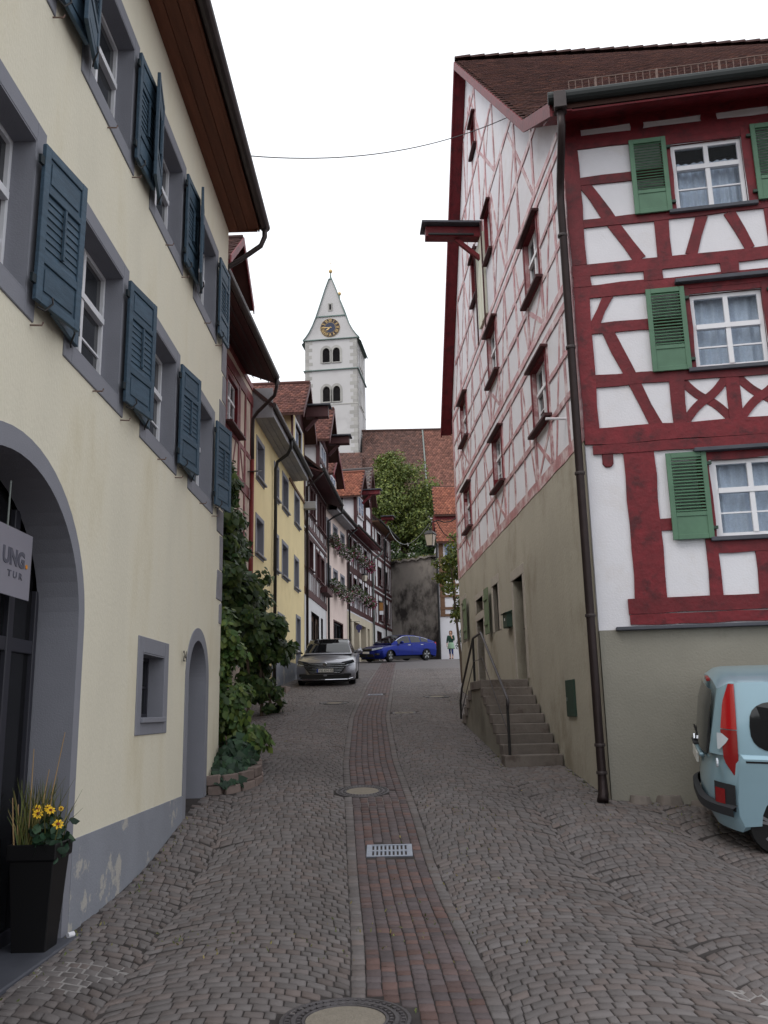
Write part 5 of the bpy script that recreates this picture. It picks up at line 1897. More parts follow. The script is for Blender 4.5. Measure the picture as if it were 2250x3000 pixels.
for zb, zs, zt in ((5.5, 6.25, 7.5), (7.75, 8.45, 9.55)):
    H6.beam(0, zs, H6.len, zs, 0.12, 0.02, 'timber_dark')
    for x in (0.1, 0.28, 1.3, 1.68, 2.82, 3.2, 4.32, 4.9, 6.02, 6.6, 7.4):
        H6.beam(x, zb, x, zt, 0.14, 0.024, 'timber_dark')
    frame_panel(H6, 0.2, 7.4, zb, zs, 12, 'timber_dark', 0.08)
for w_ in h6w:
    H6.window(*w_, rec=0.1, fw=0.05, frame='timber_dark', cols=2, bars=1, sill='timber_dark')
for h in h6d:
    mb = MB()
    H6.box(mb, h[0], h[1], -0.36, -0.32, h[2], h[3])
    mb.build('shop_door', 'shop_door', H6.root)
mb = MB()
mb.prism([H6.p(0, -0.1, 9.95), H6.p(0, 0.65, 9.7), H6.p(0, 0.65, 9.66), H6.p(0, -0.1, 9.85)], Vector(H6.p(H6.len, 0, 0)) - Vector(H6.p(0, 0, 0)))
mb.build('eave_boards', 'timber', H6.root)
gutter(H6, 0.0, H6.len, 0.68, 9.78, 'iron_black', 0.07)
downpipe(H6, [(0.05, 0.6, 9.6), (0.02, 0.2, 9.3), (0.0, 0.12, 9.1), (0.0, 0.12, 2.4)], 'iron_black', 0.05)
downpipe(H6, [(7.4, 0.68, 9.7), (7.4, 0.65, 9.5), (7.38, 0.2, 9.2), (7.36, 0.12, 9.0), (7.36, 0.12, 2.8)], 'zinc_pipe', 0.06)
main_roof(H6, 0, H6.len, 9.8, 0.6)
dormer(H6, 2.1, 4.4, 9.9, 12.2, 13.6, 0.1, 3.0, 'white_infill', 'white_infill', 'tile_orange', 0.35, 0.3, 'timber_dark', 'timber_dark')
H6.window(2.5, 4.0, 10.9, 12.1, rec=-0.21, fw=0.06, cols=2, bars=1, glass='blue_glass', box_back=False)
mb = MB()
mb.box(2.085 - 0.02, 2.085, 0.55, 1.75, 10.9 - 2.2, 12.0 - 2.2)
mb.build('side_window', 'dark_glass', H6.root)
for yy in (0.55, 1.13, 1.71):
    mb = MB()
    mb.box(2.05, 2.08, yy - 0.02, yy + 0.05, 10.9 - 2.2, 12.0 - 2.2)
    mb.build('window_bar', 'white_paint', H6.root)
for zz in (10.88, 11.42, 11.96):
    mb = MB()
    mb.box(2.045, 2.075, 0.53, 1.76, zz - 2.2, zz - 2.2 + 0.07)
    mb.build('window_bar', 'white_paint', H6.root)
dormer(H6, 4.9, 6.9, 9.9, 12.9, 14.5, 0.1, 3.2, 'white_infill', 'white_infill', 'tile_grey', 0.35, 0.3, 'timber_dark', 'timber_dark')
hoist(H6, 3.2, 0.3, 1.35, 12.25, 12.55, 0.3, 'timber')

# seventh house: tall dark timbering at the end of the row
H7 = row_frame('tall_end_house', (-0.83, 53.8), (0.4, 60.1), 2.6, 'tall dark-framed timbered house at the upper end of the row')
mb = MB()
h7w = [(1.9, 3.0, 5.6, 6.9), (4.0, 5.0, 5.6, 6.9), (1.9, 3.0, 7.9, 9.1), (4.0, 5.0, 7.9, 9.1), (1.9, 3.0, 10.2, 11.3), (4.0, 5.0, 10.2, 11.3), (1.2, 2.7, 2.9, 4.9)]
H7.wall(mb, 0, H7.len, 2.2, 11.7, h7w, rev=0.0)
H7.body(mb, 0, H7.len, 2.2, 11.7, 7.0)
mb.build('wall', 'light_plaster', H7.root)
for z in (5.3, 7.3, 7.6, 9.6, 9.9, 11.5):
    H7.beam(0, z, H7.len, z, 0.18, 0.03, 'timber_dark')
for zb, zt in ((5.4, 7.25), (7.7, 9.55), (10.0, 11.45)):
    for x in (0.1, 0.9, 1.75, 3.15, 3.5, 3.85, 5.15, 5.8, 6.3):
        H7.beam(x, zb, x, zt, 0.16, 0.024, 'timber_dark')
    frame_panel(H7, 0.2, 6.2, zb, zb + 0.6, 6, 'timber_dark', 0.09)
for w_ in h7w:
    H7.window(*w_, rec=0.1, fw=0.05, frame='timber_dark', cols=2, bars=1, sill='timber_dark', glass='dark_glass')
mb = MB()
H7.box(mb, 0, H7.len + 0.2, -0.1, 0.5, 11.6, 11.68)
mb.build('eave_boards', 'timber_brown', H7.root)
gutter(H7, 0.0, H7.len + 0.2, 0.56, 11.7, 'iron_black', 0.07)
downpipe(H7, [(3.5, 0.5, 11.6), (3.5, 0.14, 11.1), (3.5, 0.14, 2.8)], 'iron_black', 0.05)
main_roof(H7, 0, H7.len + 0.2, 11.75, 0.5)
hoist(H7, 2.5, 0.2, 0.95, 12.2, 12.45, 0.4, 'timber')
mat('yellow_panel', S(150, 104, 50), 0.6, 0.1)
sgn = empty('shop_sign', H7.w(1.0, 0.35, 6.4), 0, 'small yellow and white sign box hanging on the end house', 'sign')
MB().box(-0.12, 0.12, -0.05, 0.05, -0.3, 0.2).build('panel', 'yellow_panel', sgn)
MB().box(-0.12, 0.12, -0.05, 0.05, -0.55, -0.32).build('lower_panel', 'white_paint', sgn)
g = MB()
g.tube([(-0.45, 0, 0.3), (0.2, 0, 0.3)], 0.015, 6)
g.build('bracket', 'iron_black', sgn)
sgn2 = empty('round_sign', H6.w(0.6, 0.5, 4.35), 0, 'round violet-blue hanging sign above the shop door', 'sign')
mat('violet', S(58, 56, 96), 0.5, 0.05)
g = MB()
g.lathe([(0.15, -0.02), (0.165, 0.0), (0.15, 0.02)], (0, 0, 0), 20, 'y')
g.build('disc', 'violet', sgn2)
MB().box(-0.06, 0.06, -0.015, 0.015, -0.27, -0.155).build('tab', 'violet', sgn2)
g = MB()
g.tube([(-0.5, 0, 0.32), (0.05, 0, 0.32), (0.0, 0, 0.16)], 0.012, 6)
g.build('bracket', 'iron_black', sgn2)

# flower boxes
mat('blossom_white', S(190, 180, 184), 0.8, 0.1, tone=0.3)
mat('blossom_magenta', S(156, 44, 96), 0.7, 0.1, tone=0.35)
mat('box_wood', S(70, 52, 44), 0.8, 0.2)
def flower_box(f, s, z, w, mix, label, d=0.28, scale=1.0):
    t = empty('flower_box', f.w(s, d, z), math.pi / 2 - f.az, label, 'flower box', 'flower boxes on the house fronts')
    MB().box(-w / 2, w / 2, -0.1, 0.1, -0.02, 0.16).build('trough', 'box_wood', t, bevel=0.01)
    n = int(220 * w)
    def cloud(n, up):
        p = nrg.normal(0, 1, (n, 3))
        p /= np.linalg.norm(p, axis=1)[:, None]
        p *= nrg.uniform(0.55, 1, n)[:, None] ** 0.5
        p *= np.array([w / 2 + 0.08, 0.26 * scale, 0.34 * scale])
        p += np.array([0, f.o * 0.06, up])
        return p
    p = cloud(n, 0.16)
    leaves('foliage', p, p + np.array([0, 0, 0.3]), 0.1, 'leaf_vine', t, 'oval')
    nw = int(n * 0.75 * (1 - mix))
    p = cloud(nw, 0.08)
    if nw > 4:
        leaves('white_blossoms', p * 1.06, p, 0.065, 'blossom_white', t, 'lobed', 0.1)
    nm = int(n * 1.2 * max(mix, 0.18))
    if nm > 4:
        p = cloud(nm, 0.08)
        p[:, 0] = np.abs(p[:, 0]) * (1 if mix < 0.7 else 1) if mix < 0.7 else p[:, 0]
        leaves('magenta_blossoms', p * 1.06, p, 0.065, 'blossom_magenta', t, 'lobed', 0.1)
    return t
flower_box(H5, 0.45, 5.72, 1.0, 0.0, 'white flowers in the lower box nearest the timbered shop house')
flower_box(H5, 2.2, 5.66, 1.1, 0.0, 'white flowers in the middle lower box of the rose house')
flower_box(H5, 4.05, 5.66, 1.1, 0.0, 'white flowers in the last lower box of the rose house')
flower_box(H5, 0.5, 7.9, 1.2, 0.4, 'white and magenta flowers in the first upper box of the rose house')
flower_box(H5, 2.2, 7.8, 1.1, 0.1, 'mostly white flowers in the middle upper box of the rose house')
flower_box(H5, 4.1, 7.85, 1.2, 0.4, 'white and magenta flowers in the last upper box of the rose house')
flower_box(H6, 0.75, 6.2, 1.0, 0.0, 'white flowers in the first lower box of the dark timbered house')
flower_box(H6, 2.25, 6.15, 1.0, 0.1, 'white flowers in the second lower box of the dark timbered house')
flower_box(H6, 3.75, 6.1, 1.0, 0.25, 'white flowers with some magenta in the third lower box')
flower_box(H6, 5.3, 6.1, 1.0, 1.0, 'deep magenta flowers in the lowest right-hand box', scale=1.2)
flower_box(H6, 0.8, 8.4, 0.8, 0.05, 'small white flowers in the first upper box of the dark timbered house')
flower_box(H6, 2.3, 8.25, 1.0, 0.15, 'white flowers in the second upper box of the dark timbered house')
flower_box(H6, 3.7, 8.25, 1.0, 0.45, 'pink and white flowers in the third upper box')
flower_box(H6, 5.3, 8.25, 1.0, 1.0, 'deep magenta flowers in the upper right-hand box', scale=1.1)
flower_box(H6, 5.0, 2.75, 1.6, 0.3, 'white and magenta flowers at street level behind the blue car', d=0.6, scale=1.5)

# ------------------------------------------------------------------ end of the street: retaining wall, hillside, church
RWL = empty('retaining_wall', (1.95, 58.9, E + 2.6), 0, 'tall stained grey retaining wall closing the street behind the blue car', 'wall')
def rw(x, y, z):
    return (x - 1.95, y - 58.9, z - 2.6)
mb = MB()
n = 24
top = []
for i in range(n + 1):
    t = i / n
    x, y = 0.3 + 3.25 * t, 60.0 - 2.4 * t
    top.append((x, y, 9.93 + 0.05 * math.sin(i * 1.7) + rng.uniform(-0.04, 0.04)))
for i in range(n):
    a, b = top[i], top[i + 1]
    mb.add([rw(a[0], a[1], 2.0), rw(b[0], b[1], 2.0), rw(*b), rw(*a)], [(0, 1, 2, 3)])
    mb.add([rw(*a), rw(*b), rw(b[0] + 0.3, b[1] + 0.4, b[2]), rw(a[0] + 0.3, a[1] + 0.4, a[2])], [(0, 1, 2, 3)])
mb.build('wall_face', 'old_wall', RWL)
mb = MB()
for i in range(0, n, 2):
    a, b = top[i], top[i + 2]
    mb = MB()
    mb.bar(rw(a[0], a[1] + 0.12, a[2] + 0.06), rw(b[0] - 0.01, b[1] + 0.12, b[2] + 0.06), 0.5, 0.12, (0.3, 0.95, 0))
    mb.build('coping_stone', 'old_wall', RWL)
n_ = 420
tt = nrg.uniform(0, 1, n_)
pts = np.stack([0.3 + 3.25 * tt, 60.0 - 2.4 * tt + 0.1, 9.98 + nrg.uniform(0, 0.25, n_) ** 1.5], 1) - np.array([1.95, 58.9, 2.6])
leaves('wall_top_grass', pts, np.tile(np.array([0, -0.6, 0.6]), (n_, 1)), 0.2, 'leaf_grass', RWL, 'thin', -0.6)

hx = np.linspace(-30, 45, 40)
hy = np.linspace(60.6, 130, 40)
grid_mesh('hillside', hx, hy, lambda X, Y: E + 9.4 + np.clip((Y - 62) * 0.16, 0, 8) + 0.3 * np.sin(X * 0.7) * np.cos(Y * 0.4), 'soil')

# church tower
TW = Fac('church_tower', -8.84, 95.78, 97.3, -1, 10.0, 'white church tower with clock gable, grey quoins and golden balls', 'tower')
TR = SubFac(TW, *(TW.w(6.15, 0, 0)[:2]), 7.3, -1)
TZ0, TZE = 10.0, 42.55
mb = MB()
arch_holes = []
for f_, wd in ((TW, 6.15), (TR, 6.15)):
    hs = [(2.08, 2.92, 39.7, 41.5), (3.28, 4.12, 39.7, 41.5), (2.08, 2.92, 34.85, 36.75), (3.28, 4.12, 34.85, 36.75)]
    f_.wall(mb, 0, wd, TZ0, TZE, hs, rev=0.5)
TW.body(mb, 0, 6.15, TZ0, TZE, 6.15)
mb.build('wall', 'tower_plaster', TW.root)
for f_ in (TW, TR):
    for a, b, c, e in hs:
        ctr, r = (a + b) / 2, (b - a) / 2
        # arched head and surround, slats
        g = MB()
        zs = e - r * 1.25
        arc = [(ctr + r * math.cos(t), zs + r * 1.25 * math.sin(t)) for t in np.linspace(0, math.pi, 13)]
        for (p0, p1) in zip(arc[:-1], arc[1:]):
            g.add([f_.p(p0[0], 0.002, p0[1]), f_.p(p0[0], 0.002, e), f_.p(p1[0], 0.002, e), f_.p(p1[0], 0.002, p1[1])], [(0, 1, 2, 3)])
        R = r + 0.28
        outer = [(ctr + R, c - 0.1)] + [(ctr + R * math.cos(t), zs + R * 1.2 * math.sin(t)) for t in np.linspace(0, math.pi, 13)] + [(ctr - R, c - 0.1)]
        inner = [(ctr + r, c - 0.1)] + arc + [(ctr - r, c - 0.1)]
        for i in range(len(outer) - 1):
            g.add([f_.p(outer[i][0], 0.03, outer[i][1]), f_.p(outer[i + 1][0], 0.03, outer[i + 1][1]), f_.p(inner[i + 1][0], 0.03, inner[i + 1][1]), f_.p(inner[i][0], 0.03, inner[i][1])], [(0, 1, 2, 3)])
            g.add([f_.p(inner[i][0], 0.03, inner[i][1]), f_.p(inner[i + 1][0], 0.03, inner[i + 1][1]), f_.p(inner[i + 1][0], -0.3, inner[i + 1][1]), f_.p(inner[i][0], -0.3, inner[i][1])], [(0, 1, 2, 3)])
        bw = g.build('belfry_window', 'tower_quoin', TW.root)
        g = MB()
        g.add([f_.p(a, -0.3, c), f_.p(b, -0.3, c), f_.p(b, -0.3, e), f_.p(a, -0.3, e)], [(0, 1, 2, 3)])
        g.build('back_board', 'room_dark', bw)
        for k in range(13):
            zz = c + 0.05 + k * 0.14
            g = MB()
            g.add([f_.p(a, -0.05, zz - 0.04), f_.p(b, -0.05, zz - 0.04), f_.p(b, -0.2, zz + 0.07), f_.p(a, -0.2, zz + 0.07)], [(0, 1, 2, 3)])
            g.build('louver_slat', 'louver', bw)
        g = MB()
        f_.box(g, a - 0.12, b + 0.12, -0.02, 0.1, c - 0.12, c)
        g.build('sill', 'tower_quoin', bw)
for z, m_ in ((34.5, 'tower_quoin'), (38.75, 'copper_trim'), (42.55, 'copper_trim')):
    mb = MB()
    TW.box(mb, -0.18, 6.33, -6.33, 0.18, z - 0.05, z + 0.05) if m_ != 'tower_quoin' else TW.box(mb, -0.04, 6.19, -6.19, 0.05, z - 0.06, z + 0.06)
    mb.build('string_course', m_, TW.root)
k = 0
z = 24.0
while z < 42.2:
    for side in (0, 1):
        w_ = (0.85 if (k + side) % 2 else 0.5) + rng.uniform(-0.1, 0.1)
        for f_, s0, sgn_ in ((TW, 0.0, 1), (TW, 6.15, -1)) if side == 0 else ((TR, 0.0, 1),):
            mb = MB()
            if sgn_ > 0:
                f_.box(mb, s0 - 0.015, s0 + w_, -0.02, 0.015, z, z + 0.4)
            else:
                f_.box(mb, s0 - w_, s0 + 0.015, -0.02, 0.015, z, z + 0.4)
            mb.build('quoin_stone', 'tower_quoin', TW.root)
    z += 0.44
    k += 1
gab = [(3.3, 42.6), (2.95, 43.0), (2.55, 43.6), (2.15, 44.4), (1.72, 45.5), (1.2, 47.1), (0.6, 49.0), (0.12, 50.3)]
outl = [(3.075 + w_, z) for w_, z in gab] + [(3.075 - w_, z) for w_, z in reversed(gab)]
for d in (0.0, -5.85):
    mb = MB()
    TW.poly(mb, outl, d - 0.3, d)
    mb.build('gable', 'tower_plaster', TW.root)
    mb = MB()
    for sg in (1, -1):
        for i in range(len(gab) - 1):
            (w0, z0), (w1, z1) = gab[i], gab[i + 1]
            mb.bar(TW.p(3.075 + sg * (w0 + 0.04), d - 0.12, z0), TW.p(3.075 + sg * (w1 + 0.04), d - 0.12, z1), 0.5, 0.1, (0, 1, 0))
    mb.build('gable_coping', 'copper_trim', TW.root)
    mb = MB()
    mb.lathe([(0.22, 0), (0.1, 0.4), (0.06, 0.95)], TW.p(3.075, d - 0.15, 50.2), 10)
    fin = mb.build('finial', 'copper_trim', TW.root)
    g = MB()
    g.lathe([(0.02, -0.24), (0.16, -0.18), (0.24, 0), (0.16, 0.18), (0.02, 0.24)], TW.p(3.075, d - 0.15, 51.35), 14)
    g.build('golden_ball', 'gold', fin, smooth=True)
    g = MB()
    zc = 52.4
    g.tube([TW.p(3.075, d - 0.15, 51.5), TW.p(3.075, d - 0.15, 53.0)], 0.018, 6)
    g.tube([TW.p(2.7, d - 0.15, zc), TW.p(3.45, d - 0.15, zc)], 0.018, 6)
    g.build('cross', 'gold', fin)
mb = MB()
for sg in (1, -1):
    for i in range(len(gab) - 1):
        (w0, z0), (w1, z1) = gab[i], gab[i + 1]
        e0 = 0.25 if i == 0 else 0
        mb.add([TW.p(3.075 + sg * (w0 + e0), -0.15, z0 - 0.12 - e0), TW.p(3.075 + sg * w1, -0.15, z1 - 0.12), TW.p(3.075 + sg * w1, -6.0, z1 - 0.12), TW.p(3.075 + sg * (w0 + e0), -6.0, z0 - 0.12 - e0)], [(0, 1, 2, 3)])
mb.build('roof', 'copper_trim', TW.root)
mb = MB()
TW.box(mb, 1.35, 4.8, -0.02, 0.1, 45.42, 45.56)
mb.build('gable_course', 'copper_trim', TW.root)
mb = MB()
TW.box(mb, 2.78, 3.3, -0.02, 0.06, 46.15, 47.15)
sl = mb.build('gable_slit', 'tower_quoin', TW.root)
g = MB()
TW.box(g, 2.92, 3.16, 0.0, 0.065, 46.3, 47.0)
g.build('opening', 'room_dark', sl)
# clock
ck = MB()
CC, CZ = 3.0, 44.02
def disc(mb, r, d0, d1, n=40, r_in=0.0):
    pts = [(CC + r * math.cos(2 * math.pi * i / n), CZ + r * math.sin(2 * math.pi * i / n)) for i in range(n)]
    TW.poly(mb, pts, d0, d1)
disc(ck, 1.17, 0.0, 0.06)
clk = ck.build('clock_rim', 'gold', TW.root)
g = MB()
disc(g, 1.145, 0.06, 0.075)
g.build('dial_ring', 'clock_dark', clk)
g = MB()
disc(g, 0.665, 0.075, 0.088)
g.build('dial_inner_ring', 'gold', clk)
g = MB()
disc(g, 0.64, 0.088, 0.1)
g.build('dial_centre', 'clock_blue', clk)
numer = ['XII', 'I', 'II', 'III', 'IIII', 'V', 'VI', 'VII', 'VIII', 'IX', 'X', 'XI']
for i, nm in enumerate(numer):
    th = math.pi / 2 - 2 * math.pi * i / 12
    er = Vector((math.cos(th), math.sin(th)))
    et = Vector((er.y, -er.x))
    g = MB()
    x = 0.0
    strokes = []
    for ch in nm:
        if ch == 'I':
            strokes.append(((x, 0), (x, 1), 0.04))
            x += 0.1
        elif ch == 'V':
            strokes += [((x, 1), (x + 0.08, 0), 0.05), ((x + 0.16, 1), (x + 0.08, 0), 0.03)]
            x += 0.22
        else:
            strokes += [((x, 1), (x + 0.16, 0), 0.05), ((x + 0.16, 1), (x, 0), 0.03)]
            x += 0.22
    x -= 0.1
    for (a, b, w_) in strokes:
        P_ = []
        for (u_, v_) in (a, b):
            q = Vector((CC, CZ)) + er * (0.73 + 0.34 * v_) + et * (u_ - x / 2)
            P_.append(TW.p(q.x, 0.085, q.y))
        g.bar(P_[0], P_[1], w_, 0.03, Vector(TW.p(1, 0, 0)) - Vector(TW.p(0, 0, 0)) if abs(er.y) > 0.7 else (0, 0, 1))
    g.build('numeral', 'gold', clk)
for ang, ln, w_, tail in ((2 * math.pi * 45.2 / 60, 1.08, 0.1, 0.2), (2 * math.pi * (7 + 0.75) / 12, 0.62, 0.17, 0.12)):
    e_ = Vector((math.sin(ang), math.cos(ang)))
    nrm_ = Vector((-e_.y, e_.x))
    c_ = Vector((CC, CZ))
    pts = [c_ - e_ * tail + nrm_ * w_ * 0.3, c_ - e_ * tail - nrm_ * w_ * 0.3, c_ + e_ * ln * 0.6 - nrm_ * w_ * 0.5, c_ + e_ * ln, c_ + e_ * ln * 0.6 + nrm_ * w_ * 0.5]
    g = MB()
    TW.poly(g, [(p.x, p.y) for p in pts], 0.11, 0.13)
    g.build('clock_hand', 'gold', clk)

# church nave roof
CH = empty('church_nave', (4.0, 92.0, E + 14), 0, 'long brown tiled church roof behind the tree, with a pale flashing seam', 'church')
def cp(x, y, z):
    return (x - 4.0, y - 92.0, z - 14)
mb = MB()
mb.prism([cp(-2.3, 97.5, 31.5), cp(-2.3, 90.0, 21.0), cp(-2.3, 90.0, 14.0), cp(-2.3, 104.0, 14), cp(-2.3, 104.0, 22)], (22, 0, 0))
mb.build('nave_walls', 'tower_plaster', CH)
for x0, x1, m_ in ((-2.35, 4.62, 'tile_church'), (4.78, 20.0, 'tile_church_red')):
    O = Vector(cp(x0, 89.7, 20.7))
    V = Vector(cp(x0, 97.6, 31.75)) - O
    mb = MB()
    mb.prism([O, O + V, O + V + Vector((0, 0, 0.12)), O + Vector((0, 0, 0.12))], (x1 - x0, 0, 0))
    rr = mb.build('roof_slope', m_, CH)
    tiles('roof_tiles', O + Vector((0, 0, 0.13)), (1, 0, 0), V, x1 - x0, V.length, rr, m_, tw=0.3, ex=0.3, th=0.05)
mb = MB()
mb.prism([cp(4.62, 89.7, 20.9), cp(4.62, 97.6, 31.95), cp(4.62, 97.6, 32.1), cp(4.62, 89.7, 21.05)], (0.16, 0, 0))
mb.build('flashing_seam', 'zinc_pipe', CH)
mb = MB()
mb.tube([cp(-2.4, 97.6, 31.95), cp(20, 97.6, 31.95)], 0.16, 8)
mb.build('ridge', 'tile_church', CH)
AI = empty('church_aisle', (-4.5, 92.0, E + 14), 0, 'low brown roof at the foot of the church tower', 'church')
mb = MB()
mb.prism([(-4.5, 2.5, 14.1), (-4.5, -2.0, 8.5), (-4.5, -2.0, 0.0), (-4.5, 3.0, 0)], (6.5, 0, 0))
mb.build('walls', 'tower_plaster', AI)
O = Vector((-4.6, -2.2, 8.4))
V = Vector((-4.6, 2.5, 14.25)) - O
mb = MB()
mb.prism([O, O + V, O + V + Vector((0, 0, 0.12)), O + Vector((0, 0, 0.12))], (6.8, 0, 0))
ar = mb.build('roof_slope', 'tile_church', AI)
tiles('roof_tiles', O + Vector((0, 0, 0.13)), (1, 0, 0), V, 6.8, V.length, ar, 'tile_church', tw=0.3, ex=0.3, th=0.05)

# white timbered house with stacked orange roofs, right of the wall
WH = empty('orange_roofed_house', (5.0, 57.5, E + 2.9), 0, 'white timbered house with stacked orange tiled roofs right of the stained wall', 'house', 'houses along the street')
def wp(x, y, z):
    return (x - 5.0, y - 57.5, z - 2.9)
mb = MB()
mb.prism([wp(3.5, 57.3, 2.5), wp(9, 57.3, 2.5), wp(9, 57.3, 10.9), wp(3.5, 57.3, 10.9)], (0, 6, 0))
mb.build('wall', 'white_infill', WH)
for x, za, zb, w_ in ((3.72, 5.9, 10.8, 0.3), (4.5, 7.0, 10.8, 0.18), (5.3, 5.9, 10.8, 0.2), (6.2, 5.9, 10.8, 0.2)):
    g = MB()
    g.prism([wp(x - w_ / 2, 57.26, za), wp(x + w_ / 2, 57.26, za), wp(x + w_ / 2, 57.26, zb), wp(x - w_ / 2, 57.26, zb)], (0, 0.1, 0))
    g.build('timber_beam', 'timber_brown', WH)
for z in (6.0, 6.45, 7.25, 8.0, 8.9, 9.8):
    g = MB()
    g.prism([wp(3.55, 57.24, z - 0.08), wp(9, 57.24, z - 0.08), wp(9, 57.24, z + 0.08), wp(3.55, 57.24, z + 0.08)], (0, 0.1, 0))
    g.build('timber_beam', 'timber_brown', WH)
for y0, z0, y1, z1, m_ in ((56.9, 10.85, 58.6, 12.75, 'tile_orange'), (58.3, 13.0, 60.3, 15.5, 'tile_orange')):
    O = Vector(wp(3.42, y0, z0))
    V = Vector(wp(3.42, y1, z1)) - O
    mb = MB()
    mb.prism([O, O + V, O + V - Vector((0, 0, 0.14)), O - Vector((0, 0, 0.14))], (6, 0, 0))
    r_ = mb.build('roof', 'roof_under', WH)
    tiles('roof_tiles', O, (1, 0, 0), V, 6, V.length, r_, m_, tw=0.2, ex=0.19, th=0.03)
mb = MB()
mb.prism([wp(3.45, 58.5, 12.3), wp(9, 58.5, 12.3), wp(9, 58.5, 13.2), wp(3.45, 58.5, 13.2)], (0, 3, 0))
mb.build('attic_wall', 'timber', WH)
mb = MB()
mb.tube([wp(3.44, 57.2, 10.8), wp(3.44, 57.2, 3.0)], 0.07, 10)
mb.build('downpipe', 'iron_black', WH)
mb = MB()
mb.prism([wp(4.0, 57.22, 9.95), wp(4.7, 57.22, 9.95), wp(4.7, 57.22, 10.65), wp(4.0, 57.22, 10.65)], (0, 0.05, 0))
mb.build('window', 'blue_glass', WH)

# ------------------------------------------------------------------ trees, vines, beds
nrg = np.random.default_rng(5)
def clumps(c, r, n_cl, n_leaf, cr, seed=0, hollow=0.45):
    """leaf points in uneven clumps through an ellipsoid; returns points and outward directions"""
    d = nrg.normal(0, 1, (n_cl, 3))
    d /= np.linalg.norm(d, axis=1)[:, None]
    rad_ = nrg.uniform(hollow, 1.0, n_cl) ** 0.6
    cc = np.array(c) + d * rad_[:, None] * np.array(r)
    idx = nrg.integers(0, n_cl, n_leaf)
    q = nrg.normal(0, 1, (n_leaf, 3))
    q /= np.linalg.norm(q, axis=1)[:, None]
    q *= (nrg.uniform(0, 1, n_leaf) ** 0.45)[:, None]
    sz = nrg.uniform(0.6, 1.3, n_cl)[idx]
    pts = cc[idx] + q * (sz * cr)[:, None] * np.array([1, 1, 0.75])
    out = q * 0.8 + d[idx] * 0.5 + np.array([0, 0, 0.25])
    return pts, out, cc

TREE = empty('leafy_tree', (1.4, 66.0, E + 9.6), 0, 'broad green leafy tree above the stained retaining wall', 'tree')
org = np.array([1.4, 66.0, 9.6])
all_p, all_o = [], []
for c, r, ncl, nl, cr in (((1.2, 66, 15.4), (3.0, 2.6, 4.0), 110, 16000, 1.0), ((1.2, 65, 15.0), (2.0, 1.2, 3.2), 40, 5000, 0.9), ((0.4, 65.5, 18.3), (1.7, 1.5, 1.6), 18, 3200, 0.75), ((3.0, 65, 13.2), (1.5, 1.6, 2.2), 20, 3200, 0.85), ((-0.6, 65, 13.4), (1.5, 1.5, 2.6), 20, 3400, 0.85), ((-1.6, 66.5, 17.6), (1.0, 1.0, 1.2), 9, 900, 0.5), ((3.2, 66, 16.2), (0.9, 1.0, 1.2), 9, 1300, 0.6)):
    p_, o_, cc = clumps(np.array(c) - org, r, ncl, nl, cr)
    all_p.append(p_)
    all_o.append(o_)
leaves('crown', np.concatenate(all_p), np.concatenate(all_o), 0.2, 'leaf_tree', TREE, 'oval', 0.4)
g = MB()
g.tube([(0, 0, -0.4), (0.05, 0, 1.5), (0.1, 0.1, 3.5), (0.0, 0, 6.0), (-0.2, 0, 8.5)], [0.34, 0.28, 0.22, 0.15, 0.06], 9)
g.build('trunk', 'bark', TREE, smooth=True)
for k in range(7):
    a = k * 0.9
    g = MB()
    h0 = 2.2 + k * 0.6
    g.tube([(0.08, 0, h0), (math.cos(a) * 1.0, math.sin(a) * 1.0, h0 + 1.0), (math.cos(a) * 2.2, math.sin(a) * 2.0, h0 + 1.9)], [0.11, 0.07, 0.03], 6)
    g.build('limb', 'bark', TREE)
# undergrowth above the wall
UG_ = empty('wall_shrub', (2.2, 62.0, E + 9.5), 0, 'dark green undergrowth along the top of the stained wall', 'shrub')
p_, o_, cc = clumps((0, 0, 1.2), (2.6, 1.2, 1.5), 30, 3200, 0.7)
leaves('foliage', p_, o_, 0.22, 'leaf_vine', UG_, 'oval')
for k in range(4):
    g = MB()
    g.tube([(k * 0.8 - 1.2, 0, -0.3), (k * 0.8 - 1.1, 0.1, 0.9)], [0.05, 0.03], 5)
    g.build('stem', 'bark', UG_)

# climber beyond the far corner of the right house
SH = empty('climbing_shrub', (2.35, 28.2, E + 0.9), 0, 'yellow-green climbing shrub hanging beside the right house and the lantern', 'shrub')
org = np.array([2.35, 28.2, 0.9])
P_, O_ = [], []
for c, r, ncl, nl, cr in (((2.2, 28, 4.3), (0.4, 0.8, 0.9), 16, 1700, 0.28), ((1.82, 27.8, 4.45), (0.25, 0.4, 0.35), 6, 350, 0.2), ((2.36, 28.2, 3.1), (0.18, 0.6, 0.5), 9, 560, 0.2), ((2.3, 28, 5.0), (0.25, 0.4, 0.6), 5, 300, 0.2)):
    p_, o_, cc = clumps(np.array(c) - org, r, ncl, nl, cr)
    P_.append(p_)
    O_.append(o_)
leaves('foliage', np.concatenate(P_), np.concatenate(O_), 0.1, 'leaf_yellowgreen', SH, 'oval')
g = MB()
g.tube([(0.05, 0, -0.6), (0.0, 0.1, 0.8), (-0.1, 0, 2.0), (-0.2, -0.1, 3.4), (-0.3, 0, 4.3)], [0.06, 0.05, 0.04, 0.03, 0.015], 6)
g.build('stem', 'bark', SH)
CF = empty('conifer_shrub', (2.78, 31.0, E + 1.0), 0, 'bluish conifer shrub with drooping branches beside the standing person', 'shrub')
P_, O_ = [], []
